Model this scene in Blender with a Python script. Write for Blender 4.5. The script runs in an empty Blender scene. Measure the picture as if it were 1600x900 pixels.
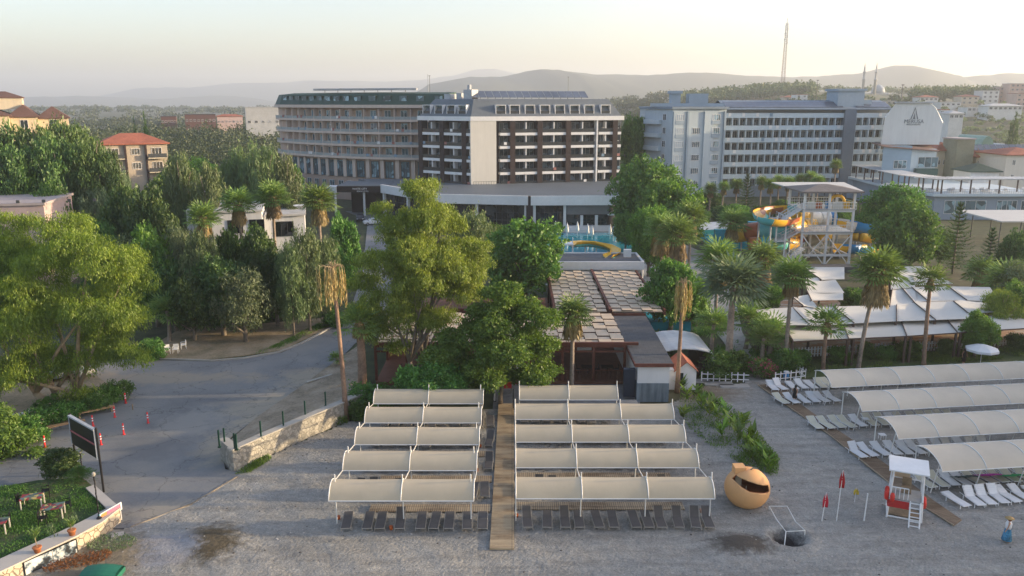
import bpy, bmesh, math, random
import numpy as np
from mathutils import Vector, Matrix
R = math.radians
SC = bpy.context.scene
COL = SC.collection
# ---------------------------------------------------------------- camera, sky, sun, exposure
CAMZ = 26.0; FPX = 1250.0; PITCH = R(13.06)
cam = bpy.data.cameras.new('camera'); camo = bpy.data.objects.new('camera', cam); COL.objects.link(camo)
cam.sensor_width = 36; cam.lens = FPX/1600*36; cam.clip_start = .5; cam.clip_end = 40000
camo.location = (0, 0, CAMZ); camo.rotation_euler = (R(90)-PITCH, 0, 0); SC.camera = camo
SUN_AZ = R(86.5); SUN_EL = R(9)
w = bpy.data.worlds.new('World'); SC.world = w; w.use_nodes = True
nt = w.node_tree; bg = nt.nodes['Background']
sky = nt.nodes.new('ShaderNodeTexSky'); sky.sky_type = 'NISHITA'; sky.sun_disc = False
sky.sun_elevation = SUN_EL; sky.sun_rotation = SUN_AZ; sky.air_density = 1.0; sky.dust_density = 2.2; sky.ozone_density = 1.6
hs_ = nt.nodes.new('ShaderNodeHueSaturation'); hs_.inputs['Saturation'].default_value = .88; nt.links.new(sky.outputs[0], hs_.inputs['Color'])
tn_ = nt.nodes.new('ShaderNodeMix'); tn_.data_type = 'RGBA'; tn_.blend_type = 'MULTIPLY'; tn_.inputs[0].default_value = 1; tn_.inputs[7].default_value = (1.03, .972, 1.02, 1); nt.links.new(hs_.outputs[0], tn_.inputs[6]); nt.links.new(tn_.outputs[2], bg.inputs[0]); bg.inputs[1].default_value = .137
sl = bpy.data.lights.new('sun', 'SUN'); sl.energy = 3.1; sl.angle = R(1.2); sl.color = (1, .76, .46)
so = bpy.data.objects.new('sun', sl); COL.objects.link(so)
sd = Vector((math.sin(SUN_AZ)*math.cos(SUN_EL), math.cos(SUN_AZ)*math.cos(SUN_EL), math.sin(SUN_EL)))
so.rotation_euler = sd.to_track_quat('Z', 'Y').to_euler(); so.location = (60, 0, 60)
SC.view_settings.view_transform = 'Standard'; SC.view_settings.look = 'None'
SC.view_settings.exposure = 1.78; SC.view_settings.gamma = 1
SC.render.engine = 'CYCLES'
cy = SC.cycles; cy.max_bounces = 5; cy.diffuse_bounces = 2; cy.glossy_bounces = 2; cy.transmission_bounces = 3
cy.transparent_max_bounces = 6; cy.volume_bounces = 0; cy.use_denoising = True; cy.caustics_reflective = False; cy.caustics_refractive = False
# ---------------------------------------------------------------- helpers
CP, SP_ = math.cos(PITCH), math.sin(PITCH)
def at(px, py, z=0.0):
    a = (px-800)/FPX; b = -(py-450)/FPX
    d = Vector((a, CP + b*SP_, -SP_ + b*CP))
    t = (z-CAMZ)/d.z
    return Vector((d.x*t, d.y*t, z))
def zat(py, D):
    """height of a point at distance D that shows at row py"""
    return CAMZ - D*math.tan(PITCH + math.atan((py-450)/FPX))
def xat(px, D, z=0.0):
    return (px-800)*(D*CP + (CAMZ-z)*SP_)/FPX
def tag(o, label=None, cat=None, group=None, kind=None):
    if label: o['label'] = label
    if cat: o['category'] = cat
    if group: o['group'] = group
    if kind: o['kind'] = kind
    return o
def E(name, label, cat, loc=(0,0,0), rz=0, group=None):
    o = bpy.data.objects.new(name, None); COL.objects.link(o); o.empty_display_size = .3
    o.location = loc; o.rotation_euler = (0, 0, rz)
    return tag(o, label, cat, group)
def copy_tree(root, loc=None, rz=None, label=None, scale=None):
    c = root.copy(); COL.objects.link(c)
    if loc is not None: c.location = loc
    if rz is not None: c.rotation_euler = (0, 0, rz)
    if scale is not None: c.scale = scale
    if label: c['label'] = label
    for ch in KIDS.get(root.name, []):
        d = ch.copy(); COL.objects.link(d); d.parent = c; KIDS.setdefault(c.name, []).append(d)
        for g in KIDS.get(ch.name, []):
            e = g.copy(); COL.objects.link(e); e.parent = d; KIDS.setdefault(d.name, []).append(e)
    return c
KIDS = {}
def link(o, parent):
    COL.objects.link(o)
    if parent is not None: o.parent = parent; KIDS.setdefault(parent.name, []).append(o)
    return o
ORD = ['first','second','third','fourth','fifth','sixth','seventh','eighth','ninth','tenth','eleventh','twelfth','thirteenth','fourteenth','fifteenth','sixteenth','seventeenth','eighteenth','nineteenth','twentieth','twenty-first','twenty-second','twenty-third','twenty-fourth','twenty-fifth','twenty-sixth','twenty-seventh','twenty-eighth','twenty-ninth','thirtieth']
class MB:
    def __init__(s, o=(0,0,0), a=0.0): s.v = []; s.f = []; s.m = []; s.frame(o, a); s.mi = 0
    def frame(s, o=(0,0,0), a=0.0): s.o = Vector(o); s.c, s.s = math.cos(a), math.sin(a); return s
    def P(s, p):
        x, y, z = p; return (s.o.x + x*s.c - y*s.s, s.o.y + x*s.s + y*s.c, s.o.z + z)
    def add(s, vs, fs):
        n = len(s.v); s.v += [s.P(p) for p in vs]
        for f in fs: s.f.append([n+i for i in f]); s.m.append(s.mi)
    def box(s, x0, x1, y0, y1, z0, z1):
        s.add([(x0,y0,z0),(x1,y0,z0),(x1,y1,z0),(x0,y1,z0),(x0,y0,z1),(x1,y0,z1),(x1,y1,z1),(x0,y1,z1)],
              [(3,2,1,0),(4,5,6,7),(0,1,5,4),(1,2,6,5),(2,3,7,6),(3,0,4,7)])
    def cbox(s, cx, cy, cz, sx, sy, sz): s.box(cx-sx/2, cx+sx/2, cy-sy/2, cy+sy/2, cz-sz/2, cz+sz/2)
    def tube(s, p0, p1, r0, r1=None, n=8, cap=True):
        r1 = r0 if r1 is None else r1
        p0 = Vector(p0); p1 = Vector(p1); d = (p1-p0)
        if d.length < 1e-6: return
        d.normalize(); u = d.orthogonal().normalized(); v = d.cross(u)
        vs = []
        for p, r in ((p0, r0), (p1, r1)):
            for k in range(n):
                t = 2*math.pi*k/n; vs.append(tuple(p + u*math.cos(t)*r + v*math.sin(t)*r))
        fs = [(k, (k+1) % n, n+(k+1) % n, n+k) for k in range(n)]
        if cap: fs += [tuple(range(n-1, -1, -1)), tuple(range(n, 2*n))]
        s.add(vs, fs)
    def path(s, pts, r, n=7):
        """connected tube along points; r is a number or one radius per point"""
        pts = [Vector(p) for p in pts]; rs = r if isinstance(r, (list, tuple)) else [r]*len(pts)
        vs = []; u = None
        for i, p in enumerate(pts):
            d = (pts[min(i+1, len(pts)-1)] - pts[max(i-1, 0)]).normalized()
            u = d.orthogonal().normalized() if u is None else (u - d*u.dot(d)).normalized()
            v = d.cross(u)
            for k in range(n):
                t = 2*math.pi*k/n; vs.append(tuple(p + u*math.cos(t)*rs[i] + v*math.sin(t)*rs[i]))
        fs = [(i*n+k, i*n+(k+1) % n, (i+1)*n+(k+1) % n, (i+1)*n+k) for i in range(len(pts)-1) for k in range(n)]
        fs += [tuple(range(n-1, -1, -1)), tuple(range((len(pts)-1)*n, len(pts)*n))]
        s.add(vs, fs)
    def prism(s, pts, z0, z1):
        n = len(pts)
        ar = sum(pts[i][0]*pts[(i+1) % n][1]-pts[(i+1) % n][0]*pts[i][1] for i in range(n))
        if ar < 0: pts = pts[::-1]
        s.add([(p[0],p[1],z0) for p in pts]+[(p[0],p[1],z1) for p in pts],
              [tuple(range(n-1,-1,-1)), tuple(range(n,2*n))]+[(i,(i+1)%n,n+(i+1)%n,n+i) for i in range(n)])
    def lathe(s, prof, n=16, c=(0,0,0)):
        vs = []
        for r, z in prof:
            for k in range(n):
                t = 2*math.pi*k/n; vs.append((c[0]+r*math.cos(t), c[1]+r*math.sin(t), c[2]+z))
        fs = [(i*n+k, i*n+(k+1)%n, (i+1)*n+(k+1)%n, (i+1)*n+k) for i in range(len(prof)-1) for k in range(n)]
        if prof[-1][0] > 1e-4: fs.append(tuple(range((len(prof)-1)*n, len(prof)*n)))
        if prof[0][0] > 1e-4: fs.append(tuple(range(n-1, -1, -1)))
        s.add(vs, fs)
    def grid(s, P, nu, nv):
        """P[i][j] surface, nu x nv points"""
        s.add([tuple(P[i][j]) for i in range(nu) for j in range(nv)],
              [(i*nv+j, (i+1)*nv+j, (i+1)*nv+j+1, i*nv+j+1) for i in range(nu-1) for j in range(nv-1)])
    def mesh(s, name, mats, smooth=False):
        me = bpy.data.meshes.new(name); me.from_pydata(s.v, [], s.f)
        mats = mats if isinstance(mats, (list, tuple)) else [mats]
        for m in mats: me.materials.append(m)
        if len(mats) > 1: me.polygons.foreach_set('material_index', s.m)
        if smooth: me.polygons.foreach_set('use_smooth', [True]*len(s.f))
        me.update(); return me
    def build(s, name, mats, parent=None, smooth=False, bevel=0):
        o = bpy.data.objects.new(name, s.mesh(name, mats, smooth))
        if bevel:
            b = o.modifiers.new('bevel', 'BEVEL'); b.width = bevel; b.segments = 1; b.limit_method = 'ANGLE'
        return link(o, parent)
def put(src, parent, loc, rz=0, scale=None):
    """one more object of a part already built"""
    c = src.copy(); link(c, parent); c.location = loc; c.rotation_euler = (0, 0, rz)
    if scale: c.scale = scale
    return c
# ---------------------------------------------------------------- materials
def ramp(nt, stops, fac):
    r = nt.nodes.new('ShaderNodeValToRGB'); el = r.color_ramp.elements
    while len(el) < len(stops): el.new(.5)
    for e, (p, c) in zip(el, stops): e.position = p; e.color = (*c, 1)
    nt.links.new(fac, r.inputs[0]); return r.outputs[0]
def noise(nt, scale, detail=4, rough=.6, vec=None, stretch=None):
    n = nt.nodes.new('ShaderNodeTexNoise'); n.inputs['Scale'].default_value = scale
    n.inputs['Detail'].default_value = detail; n.inputs['Roughness'].default_value = rough
    if vec is None: vec = coord(nt)
    if stretch:
        mp = nt.nodes.new('ShaderNodeMapping'); mp.inputs['Scale'].default_value = stretch; nt.links.new(vec, mp.inputs[0]); vec = mp.outputs[0]
    nt.links.new(vec, n.inputs['Vector']); return n.outputs['Fac']
def coord(nt):
    for n in nt.nodes:
        if n.type == 'NEW_GEOMETRY': return n.outputs['Position']
    return nt.nodes.new('ShaderNodeNewGeometry').outputs['Position']
def mul(nt, a, b, op='MULTIPLY'):
    m = nt.nodes.new('ShaderNodeMath'); m.operation = op
    for i, x in enumerate((a, b)):
        if isinstance(x, (int, float)): m.inputs[i].default_value = x
        else: nt.links.new(x, m.inputs[i])
    return m.outputs[0]
def mixc(nt, fac, a, b, blend='MIX'):
    m = nt.nodes.new('ShaderNodeMix'); m.data_type = 'RGBA'; m.blend_type = blend
    for i, x in ((0, fac), (6, a), (7, b)):
        if isinstance(x, (int, float)): m.inputs[i].default_value = x
        elif isinstance(x, tuple): m.inputs[i].default_value = (*x, 1)
        else: nt.links.new(x, m.inputs[i])
    return m.outputs[2]
def bump(nt, h, strength, dist, bsdf):
    b = nt.nodes.new('ShaderNodeBump'); b.inputs['Strength'].default_value = strength; b.inputs['Distance'].default_value = dist
    nt.links.new(h, b.inputs['Height']); nt.links.new(b.outputs[0], bsdf.inputs['Normal'])
MATS = {}
def M(name, col, rough=.75, var=.12, scale=1.5, metal=0, bmp=0, streak=0, spec=.3):
    """plain painted, plastered or woven surface, mottled by two scales of noise and run with vertical weather streaks"""
    if name in MATS: return MATS[name]
    m = bpy.data.materials.new(name); m.use_nodes = True; nt = m.node_tree; b = nt.nodes['Principled BSDF']
    n1 = noise(nt, scale, 5, .65); n2 = noise(nt, scale*.13, 3)
    f = mul(nt, mul(nt, n1, .5), mul(nt, n2, .5), 'ADD')
    if streak: f = mul(nt, mul(nt, f, 1-streak), mul(nt, noise(nt, 2.2, 4, .6, stretch=(1, 1, .08)), streak), 'ADD')
    lo = tuple(c*(1-var*1.6) for c in col); hi = tuple(min(.95, c*(1+var*1.2)) for c in col)
    nt.links.new(ramp(nt, [(.32, lo), (.68, hi)], f), b.inputs['Base Color'])
    b.inputs['Roughness'].default_value = rough; b.inputs['Metallic'].default_value = metal
    b.inputs['Specular IOR Level'].default_value = spec
    if bmp: bump(nt, n1, .5, bmp, b)
    MATS[name] = m; return m
def Mglass(name, col, rough=.12):
    if name in MATS: return MATS[name]
    m = bpy.data.materials.new(name); m.use_nodes = True; nt = m.node_tree; b = nt.nodes['Principled BSDF']
    nn = nt.nodes.new('ShaderNodeTexVoronoi'); nn.inputs['Scale'].default_value = .8; nt.links.new(coord(nt), nn.inputs['Vector'])
    sep = nt.nodes.new('ShaderNodeSeparateColor'); nt.links.new(nn.outputs['Color'], sep.inputs[0])
    nt.links.new(ramp(nt, [(.0, tuple(c*.35 for c in col)), (.7, col), (1, tuple(min(.8, c*2.4+.05) for c in col))], sep.outputs[0]), b.inputs['Base Color'])
    b.inputs['Roughness'].default_value = rough; b.inputs['Specular IOR Level'].default_value = .6
    MATS[name] = m; return m
def Mleaf(name, lo, mid, hi, trans=.35, rnd=.10):
    """leaves: each leaf has its own shade (face attribute 'v'); light passes partly through"""
    if name in MATS: return MATS[name]
    m = bpy.data.materials.new(name); m.use_nodes = True; nt = m.node_tree
    for n in list(nt.nodes):
        if n.type == 'BSDF_PRINCIPLED': nt.nodes.remove(n)
    out = [n for n in nt.nodes if n.type == 'OUTPUT_MATERIAL'][0]
    a = nt.nodes.new('ShaderNodeAttribute'); a.attribute_name = 'v'
    oi = nt.nodes.new('ShaderNodeObjectInfo')
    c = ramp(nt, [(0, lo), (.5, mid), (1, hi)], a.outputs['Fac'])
    hs = nt.nodes.new('ShaderNodeHueSaturation'); nt.links.new(c, hs.inputs['Color'])
    nt.links.new(mul(nt, mul(nt, oi.outputs['Random'], rnd*.35), .5-rnd*.175, 'ADD'), hs.inputs['Hue'])
    nt.links.new(mul(nt, mul(nt, oi.outputs['Random'], rnd*5), 1-rnd*2.5, 'ADD'), hs.inputs['Value'])
    d = nt.nodes.new('ShaderNodeBsdfDiffuse'); t = nt.nodes.new('ShaderNodeBsdfTranslucent')
    g = nt.nodes.new('ShaderNodeBsdfGlossy'); g.inputs['Roughness'].default_value = .5
    nt.links.new(hs.outputs[0], d.inputs[0])
    tc = mixc(nt, 1.0, hs.outputs[0], (1.0, 1.0, .45), 'MULTIPLY'); nt.links.new(tc, t.inputs[0])
    mx = nt.nodes.new('ShaderNodeMixShader'); mx.inputs[0].default_value = trans
    nt.links.new(d.outputs[0], mx.inputs[1]); nt.links.new(t.outputs[0], mx.inputs[2])
    m2 = nt.nodes.new('ShaderNodeMixShader'); m2.inputs[0].default_value = .035
    nt.links.new(mx.outputs[0], m2.inputs[1]); nt.links.new(g.outputs[0], m2.inputs[2]); nt.links.new(m2.outputs[0], out.inputs['Surface'])
    MATS[name] = m; return m
def Mbrick(name, c1, c2, mortar, scale, rough=.85, w=.5, h=.25, ms=.02, rot=None, off=.5):
    if name in MATS: return MATS[name]
    m = bpy.data.materials.new(name); m.use_nodes = True; nt = m.node_tree; b = nt.nodes['Principled BSDF']
    t = nt.nodes.new('ShaderNodeTexBrick'); v = coord(nt)
    if rot is not None:
        mp = nt.nodes.new('ShaderNodeMapping'); mp.inputs['Rotation'].default_value = rot; nt.links.new(v, mp.inputs[0]); v = mp.outputs[0]
    nt.links.new(v, t.inputs['Vector']); t.offset = off
    for k, x in (('Color1', c1), ('Color2', c2), ('Mortar', mortar)): t.inputs[k].default_value = (*x, 1)
    t.inputs['Scale'].default_value = scale; t.inputs['Mortar Size'].default_value = ms; t.inputs['Brick Width'].default_value = w; t.inputs['Row Height'].default_value = h
    c = mixc(nt, .35, t.outputs['Color'], ramp(nt, [(.3, (.35,.35,.35)), (.7, (1,1,1))], noise(nt, 2, 5)), 'MULTIPLY')
    nt.links.new(c, b.inputs['Base Color']); b.inputs['Roughness'].default_value = rough; MATS[name] = m; return m
def Mstone(name, c1, c2, mortar, scale):
    if name in MATS: return MATS[name]
    m = bpy.data.materials.new(name); m.use_nodes = True; nt = m.node_tree; b = nt.nodes['Principled BSDF']
    t = nt.nodes.new('ShaderNodeTexVoronoi'); t.feature = 'DISTANCE_TO_EDGE'; t.inputs['Scale'].default_value = scale; nt.links.new(coord(nt), t.inputs['Vector'])
    q = nt.nodes.new('ShaderNodeTexVoronoi'); q.inputs['Scale'].default_value = scale; nt.links.new(coord(nt), q.inputs['Vector'])
    sep = nt.nodes.new('ShaderNodeSeparateColor'); nt.links.new(q.outputs['Color'], sep.inputs[0])
    c = ramp(nt, [(0, c1), (1, c2)], sep.outputs[0])
    e = ramp(nt, [(.02, (0,0,0)), (.07, (1,1,1))], t.outputs['Distance'])
    nt.links.new(mixc(nt, e, mortar, c), b.inputs['Base Color']); b.inputs['Roughness'].default_value = .9
    bump(nt, e, .8, .05, b); MATS[name] = m; return m
WHITE = M('white_paint', (.72,.72,.72), .5, .06, 2)
WHITEW = M('white_render', (.62,.62,.62), .8, .10, .8, streak=.5)
CREAM = M('cream_fabric', (.55,.50,.42), .85, .07, .6, bmp=.01)
PIPE = M('white_pipe', (.70,.70,.68), .4, .05, 3)
DGREY = M('dark_grey_metal', (.06,.065,.07), .5, .2, 2)
BLACK = M('black_paint', (.012,.012,.014), .4, .3, 3)
WOOD = M('weathered_wood', (.30,.22,.14), .85, .3, 3)
RED = M('red_paint', (.45,.03,.03), .5, .15, 3)
# ================================================================ ground, sand, roads
rng = np.random.default_rng(7)
def smooth(a, b, x):
    t = max(0., min(1., (x-a)/(b-a))); return t*t*(3-2*t)
def terr(x, y):
    """height of the land: flat coast, rising behind on the right"""
    h = 0
    side = smooth(.12, .42, x/max(y, 1))
    h += side*(smooth(330, 700, y)*24 + smooth(700, 1100, y)*8)
    mid = smooth(.02, .18, x/max(y, 1))*(1-smooth(.36, .5, x/max(y, 1)))
    h += mid*smooth(500, 950, y)*22*(1-side*.75)
    h += smooth(500, 1500, y)*6
    if y > 300: h += 1.5*math.sin(x*.013+y*.004)*smooth(300, 500, y)
    return h
def ground_mat():
    m = bpy.data.materials.new('scrub_ground'); m.use_nodes = True; nt = m.node_tree; b = nt.nodes['Principled BSDF']
    a = ramp(nt, [(.3, (.035,.05,.018)), (.5, (.07,.085,.03)), (.62, (.14,.12,.07)), (.75, (.20,.17,.11))], noise(nt, .02, 8, .65))
    c = ramp(nt, [(.35, (.5,.5,.5)), (.65, (1,1,1))], noise(nt, .5, 6))
    nt.links.new(mixc(nt, 1., a, c, 'MULTIPLY'), b.inputs['Base Color']); b.inputs['Roughness'].default_value = .95; return m
xs = np.unique(np.concatenate([np.linspace(-7000, -900, 24), np.linspace(-900, 900, 91), np.linspace(900, 7000, 24)]))
ys = np.unique(np.concatenate([[-600, -100, 20, 50, 58, 70, 120, 180, 240], np.linspace(240, 1600, 69), np.linspace(1600, 7200, 24)]))
g = MB(); g.grid([[(x, y, terr(x, y)-(.06 if y > 55 else 1.4)) for y in ys] for x in xs], len(xs), len(ys))
tag(g.build('ground', ground_mat(), smooth=True), kind='structure')
# sand: fine grid, trampled, with a dug pit and two mounds
PIT = at(1231, 841); MND = at(1160, 852); MND2 = at(325, 850)
def sand_h(x, y):
    h = .03*math.sin(x*.9+math.sin(y*.7)*1.3)*math.sin(y*1.1+x*.2) + .02*math.sin(x*2.3+y*1.9)
    d = math.hypot((x-PIT.x)/1.05, (y-PIT.y)/1.0); h -= .75*math.exp(-d**4/.55); h += .14*math.exp(-(d-1.35)**2/.09)
    d = math.hypot((x-MND.x)/1.7, (y-MND.y)/1.0); h += .38*math.exp(-d*d)
    d = math.hypot((x-MND2.x)/2.0, (y-MND2.y)/1.6); h += .30*math.exp(-d*d)
    return h + .02
def sand_mat():
    m = bpy.data.materials.new('pebble_sand'); m.use_nodes = True; nt = m.node_tree; b = nt.nodes['Principled BSDF']; v = coord(nt)
    fine = noise(nt, 9, 6, .75); mid = noise(nt, 1.6, 5, .7); big = noise(nt, .12, 4, .6)
    f = mul(nt, mul(nt, fine, .5), mul(nt, mul(nt, mid, .3), mul(nt, big, .2), 'ADD'), 'ADD')
    c = ramp(nt, [(.36, (.175,.172,.162)), (.5, (.295,.29,.27)), (.64, (.44,.43,.39))], f)
    def spot(p, rx, ry, col, c, edge=.45):
        s = nt.nodes.new('ShaderNodeVectorMath'); s.operation = 'SUBTRACT'; nt.links.new(v, s.inputs[0]); s.inputs[1].default_value = p
        q = nt.nodes.new('ShaderNodeVectorMath'); q.operation = 'MULTIPLY'; nt.links.new(s.outputs[0], q.inputs[0]); q.inputs[1].default_value = (1/rx, 1/ry, 0)
        l = nt.nodes.new('ShaderNodeVectorMath'); l.operation = 'LENGTH'; nt.links.new(q.outputs[0], l.inputs[0])
        d = mul(nt, l.outputs['Value'], mul(nt, mul(nt, mid, 1.2), .6, 'SUBTRACT'), 'ADD')
        return mixc(nt, ramp(nt, [(1-edge, (1,1,1)), (1, (0,0,0))], d), c, col)
    c = spot(tuple(PIT), 1.15, 1.1, (.05,.045,.045), c)
    c = spot(tuple(MND), 2.3, 1.4, (.12,.105,.09), c)
    c = spot(tuple(MND2), 2.4, 2.6, (.10,.085,.06), c, .5)
    c = spot(tuple(at(250, 860)), 2.6, 2.3, (.30,.30,.31), c, .3)
    c = spot(tuple(at(150, 880)), 3.2, 4.0, (.24,.20,.14), c, .5)
    c = spot(tuple(at(1090, 612)), 5.0, 3.6, (.24,.20,.15), c, .6)
    st_ = noise(nt, .5, 5, .7, stretch=(.25, 1.6, 1)); c = mixc(nt, .55, c, ramp(nt, [(.38, (.62,.60,.58)), (.55, (1,1,1)), (.68, (1.0,.94,.86))], st_), 'MULTIPLY')
    nt.links.new(c, b.inputs['Base Color']); b.inputs['Roughness'].default_value = .95; b.inputs['Specular IOR Level'].default_value = .1
    wv = nt.nodes.new('ShaderNodeTexWave'); wv.inputs['Scale'].default_value = 1.1; wv.inputs['Distortion'].default_value = 9; wv.inputs['Detail'].default_value = 3; wv.inputs['Detail Scale'].default_value = 1.6
    mp = nt.nodes.new('ShaderNodeMapping'); mp.inputs['Rotation'].default_value = (0, 0, .6); nt.links.new(v, mp.inputs[0]); nt.links.new(mp.outputs[0], wv.inputs[0])
    foot = nt.nodes.new('ShaderNodeTexVoronoi'); foot.inputs['Scale'].default_value = 2.6; foot.inputs['Randomness'].default_value = 1; nt.links.new(v, foot.inputs['Vector'])
    ft = ramp(nt, [(0, (0,0,0)), (.45, (1,1,1))], foot.outputs['Distance'])
    hh = mul(nt, mul(nt, mul(nt, fine, .5), mul(nt, wv.outputs['Fac'], .10), 'ADD'), mul(nt, mul(nt, mid, 1.0), mul(nt, ft, .35), 'ADD'), 'ADD')
    bump(nt, hh, 1., .11, b); return m
def inside(p, poly):
    x, y = p; c = False; n = len(poly)
    for i in range(n):
        x1, y1 = poly[i]; x2, y2 = poly[(i+1) % n]
        if (y1 > y) != (y2 > y) and x < (x2-x1)*(y-y1)/(y2-y1)+x1: c = not c
    return c
xs = np.arange(-36, 60, .3); ys = np.arange(33, 77, .3)
g = MB(); g.grid([[(x, y, sand_h(x, y)) for y in ys] for x in xs], len(xs), len(ys))
beach = [(at(px, py).x, at(px, py).y) for px, py in [(-60,905),(60,880),(150,835),(205,822),(300,788),(372,742),(366,737),(540,660),(575,655),(600,636),(800,640),(1000,636),(1046,632),(1100,605),(1200,596),(1262,592),(1700,560),(1700,1010),(-60,1010)]]
keep = [(f, m) for f, m in zip(g.f, g.m) if inside((sum(g.v[i][0] for i in f)/4, sum(g.v[i][1] for i in f)/4), beach)]
g.f = [k[0] for k in keep]; g.m = [k[1] for k in keep]
SAND = sand_mat()
tag(g.build('beach_sand', SAND, smooth=True), kind='structure')
def sheet(name, pts, z, mat, kind='structure', z0=None):
    g = MB(); P = [at(px, py, 0) for px, py in pts]; P = [(p.x, p.y) for p in P]
    g.prism(P, z-.25 if z0 is None else z0, z); return tag(g.build(name, mat), kind=kind)
def spotc(nt, p, rx, ry, col, c):
    v = coord(nt); s = nt.nodes.new('ShaderNodeVectorMath'); s.operation = 'SUBTRACT'; nt.links.new(v, s.inputs[0]); s.inputs[1].default_value = p
    q = nt.nodes.new('ShaderNodeVectorMath'); q.operation = 'MULTIPLY'; nt.links.new(s.outputs[0], q.inputs[0]); q.inputs[1].default_value = (1/rx, 1/ry, 0)
    l = nt.nodes.new('ShaderNodeVectorMath'); l.operation = 'LENGTH'; nt.links.new(q.outputs[0], l.inputs[0])
    d = mul(nt, l.outputs['Value'], mul(nt, mul(nt, noise(nt, .5, 6, .7), 2.2), 1.1, 'SUBTRACT'), 'ADD')
    return mixc(nt, ramp(nt, [(.45, (.8,.8,.8)), (1, (0,0,0))], d), c, col)
def asphalt_mat():
    m = bpy.data.materials.new('worn_asphalt'); m.use_nodes = True; nt = m.node_tree; b = nt.nodes['Principled BSDF']
    f = mul(nt, mul(nt, noise(nt, .16, 6, .6), .65), mul(nt, noise(nt, 6, 5, .7), .35), 'ADD')
    c = ramp(nt, [(.34, (.125,.13,.135)), (.5, (.19,.195,.198)), (.64, (.24,.235,.22)), (.75, (.31,.28,.23))], f)
    for pp, rx_, ry_, cc in (((430,635),6,5,(.33,.29,.22)),((375,690),4,5,(.33,.29,.22)),((490,590),4,4,(.32,.28,.21)),((250,590),14,2.2,(.30,.26,.20)),((300,800),6,2,(.30,.27,.22)),((110,600),6,4,(.32,.26,.19)),((340,620),5,2,(.16,.165,.17)),((240,700),4,3,(.15,.155,.16)),((300,660),3,4,(.26,.255,.24))): c = spotc(nt, at(*pp), rx_, ry_, cc, c)
    vo = nt.nodes.new('ShaderNodeTexVoronoi'); vo.feature = 'DISTANCE_TO_EDGE'; vo.inputs['Scale'].default_value = .22
    wn = nt.nodes.new('ShaderNodeVectorMath'); wn.operation = 'ADD'; nt.links.new(coord(nt), wn.inputs[0])
    cn = nt.nodes.new('ShaderNodeTexNoise'); cn.inputs['Scale'].default_value = .8; cn.inputs['Detail'].default_value = 5; nt.links.new(coord(nt), cn.inputs['Vector'])
    sc = nt.nodes.new('ShaderNodeVectorMath'); sc.operation = 'SCALE'; sc.inputs['Scale'].default_value = 2.4; nt.links.new(cn.outputs['Color'], sc.inputs[0]); nt.links.new(sc.outputs[0], wn.inputs[1]); nt.links.new(wn.outputs[0], vo.inputs['Vector'])
    crack = ramp(nt, [(0, (.55,.55,.55)), (.012, (1,1,1))], vo.outputs['Distance'])
    nt.links.new(mixc(nt, 1, c, crack, 'MULTIPLY'), b.inputs['Base Color']); b.inputs['Roughness'].default_value = .85
    bump(nt, f, .5, .04, b); return m
ASPH = asphalt_mat()
sheet('asphalt_yard', [(-120,600),(0,596),(120,562),(225,562),(330,565),(440,551),(500,523),(535,505),(560,500),(556,535),(505,590),(440,625),(385,665),(345,695),(352,733),(380,738),(300,789),(205,824),(160,826),(-120,850)], .0, ASPH)
sheet('access_road', [(500,522),(545,490),(566,430),(572,370),(575,345),(560,338),(540,330),(700,330),(640,345),(618,400),(610,470),(556,536)], .012, ASPH)
def dirt_mat(name, a, b_, c_):
    m = bpy.data.materials.new(name); m.use_nodes = True; nt = m.node_tree; b = nt.nodes['Principled BSDF']
    f = mul(nt, mul(nt, noise(nt, .35, 6, .65), .6), mul(nt, noise(nt, 5, 6, .75), .4), 'ADD')
    nt.links.new(ramp(nt, [(.36, a), (.5, b_), (.64, c_)], f), b.inputs['Base Color']); b.inputs['Roughness'].default_value = .95
    bump(nt, f, 1, .12, b); return m
DIRT = dirt_mat('dry_dirt', (.12,.12,.06), (.27,.21,.13), (.38,.31,.22))
RUBB = dirt_mat('stony_dirt', (.13,.11,.07), (.30,.24,.17), (.44,.37,.28))
sheet('dirt_lot', [(226,560),(250,533),(285,512),(420,505),(500,497),(545,488),(532,503),(498,520),(438,548),(330,562)], .035, DIRT)
sheet('dirt_under_tree', [(-120,600),(0,597),(60,585),(150,588),(170,600),(110,660),(-10,700),(-120,760)], .03, DIRT)
LAWN = dirt_mat('lawn', (.025,.05,.012), (.045,.085,.018), (.10,.11,.04))
sheet('lawn_strip', [(1245,592),(1262,563),(1340,556),(1700,535),(1700,562),(1262,590)], .03, LAWN)
sheet('garden_lawn', [(-200,330),(60,328),(200,325),(210,300),(150,292),(-200,300)], .02, LAWN)
PAVE = M('pale_paving', (.34,.33,.31), .85, .25, 1.2)
sheet('paved_deck', [(770,640),(772,598),(1000,598),(1000,640)], .05, M('grey_deck', (.22,.22,.22), .8, .3, 1))
sheet('pool_terrace', [(860,395),(870,352),(1000,352),(1100,395),(1100,460),(1010,460),(1000,420)], .02, PAVE)
sheet('path', [(1165,602),(1160,575),(1120,520),(1100,470),(1100,400),(1140,400),(1150,470),(1160,520),(1195,575),(1200,600)], .03, PAVE)
g = MB()
for px, py, n in ((1125,600,0),(1150,604,.3),(1090,596,.5)):
    p = at(px, py); g.box(p.x-1.5, p.x+1.2, p.y-.5, p.y+.5, 0, .09)
tag(g.build('paving_slabs', PAVE), kind='structure')
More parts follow.
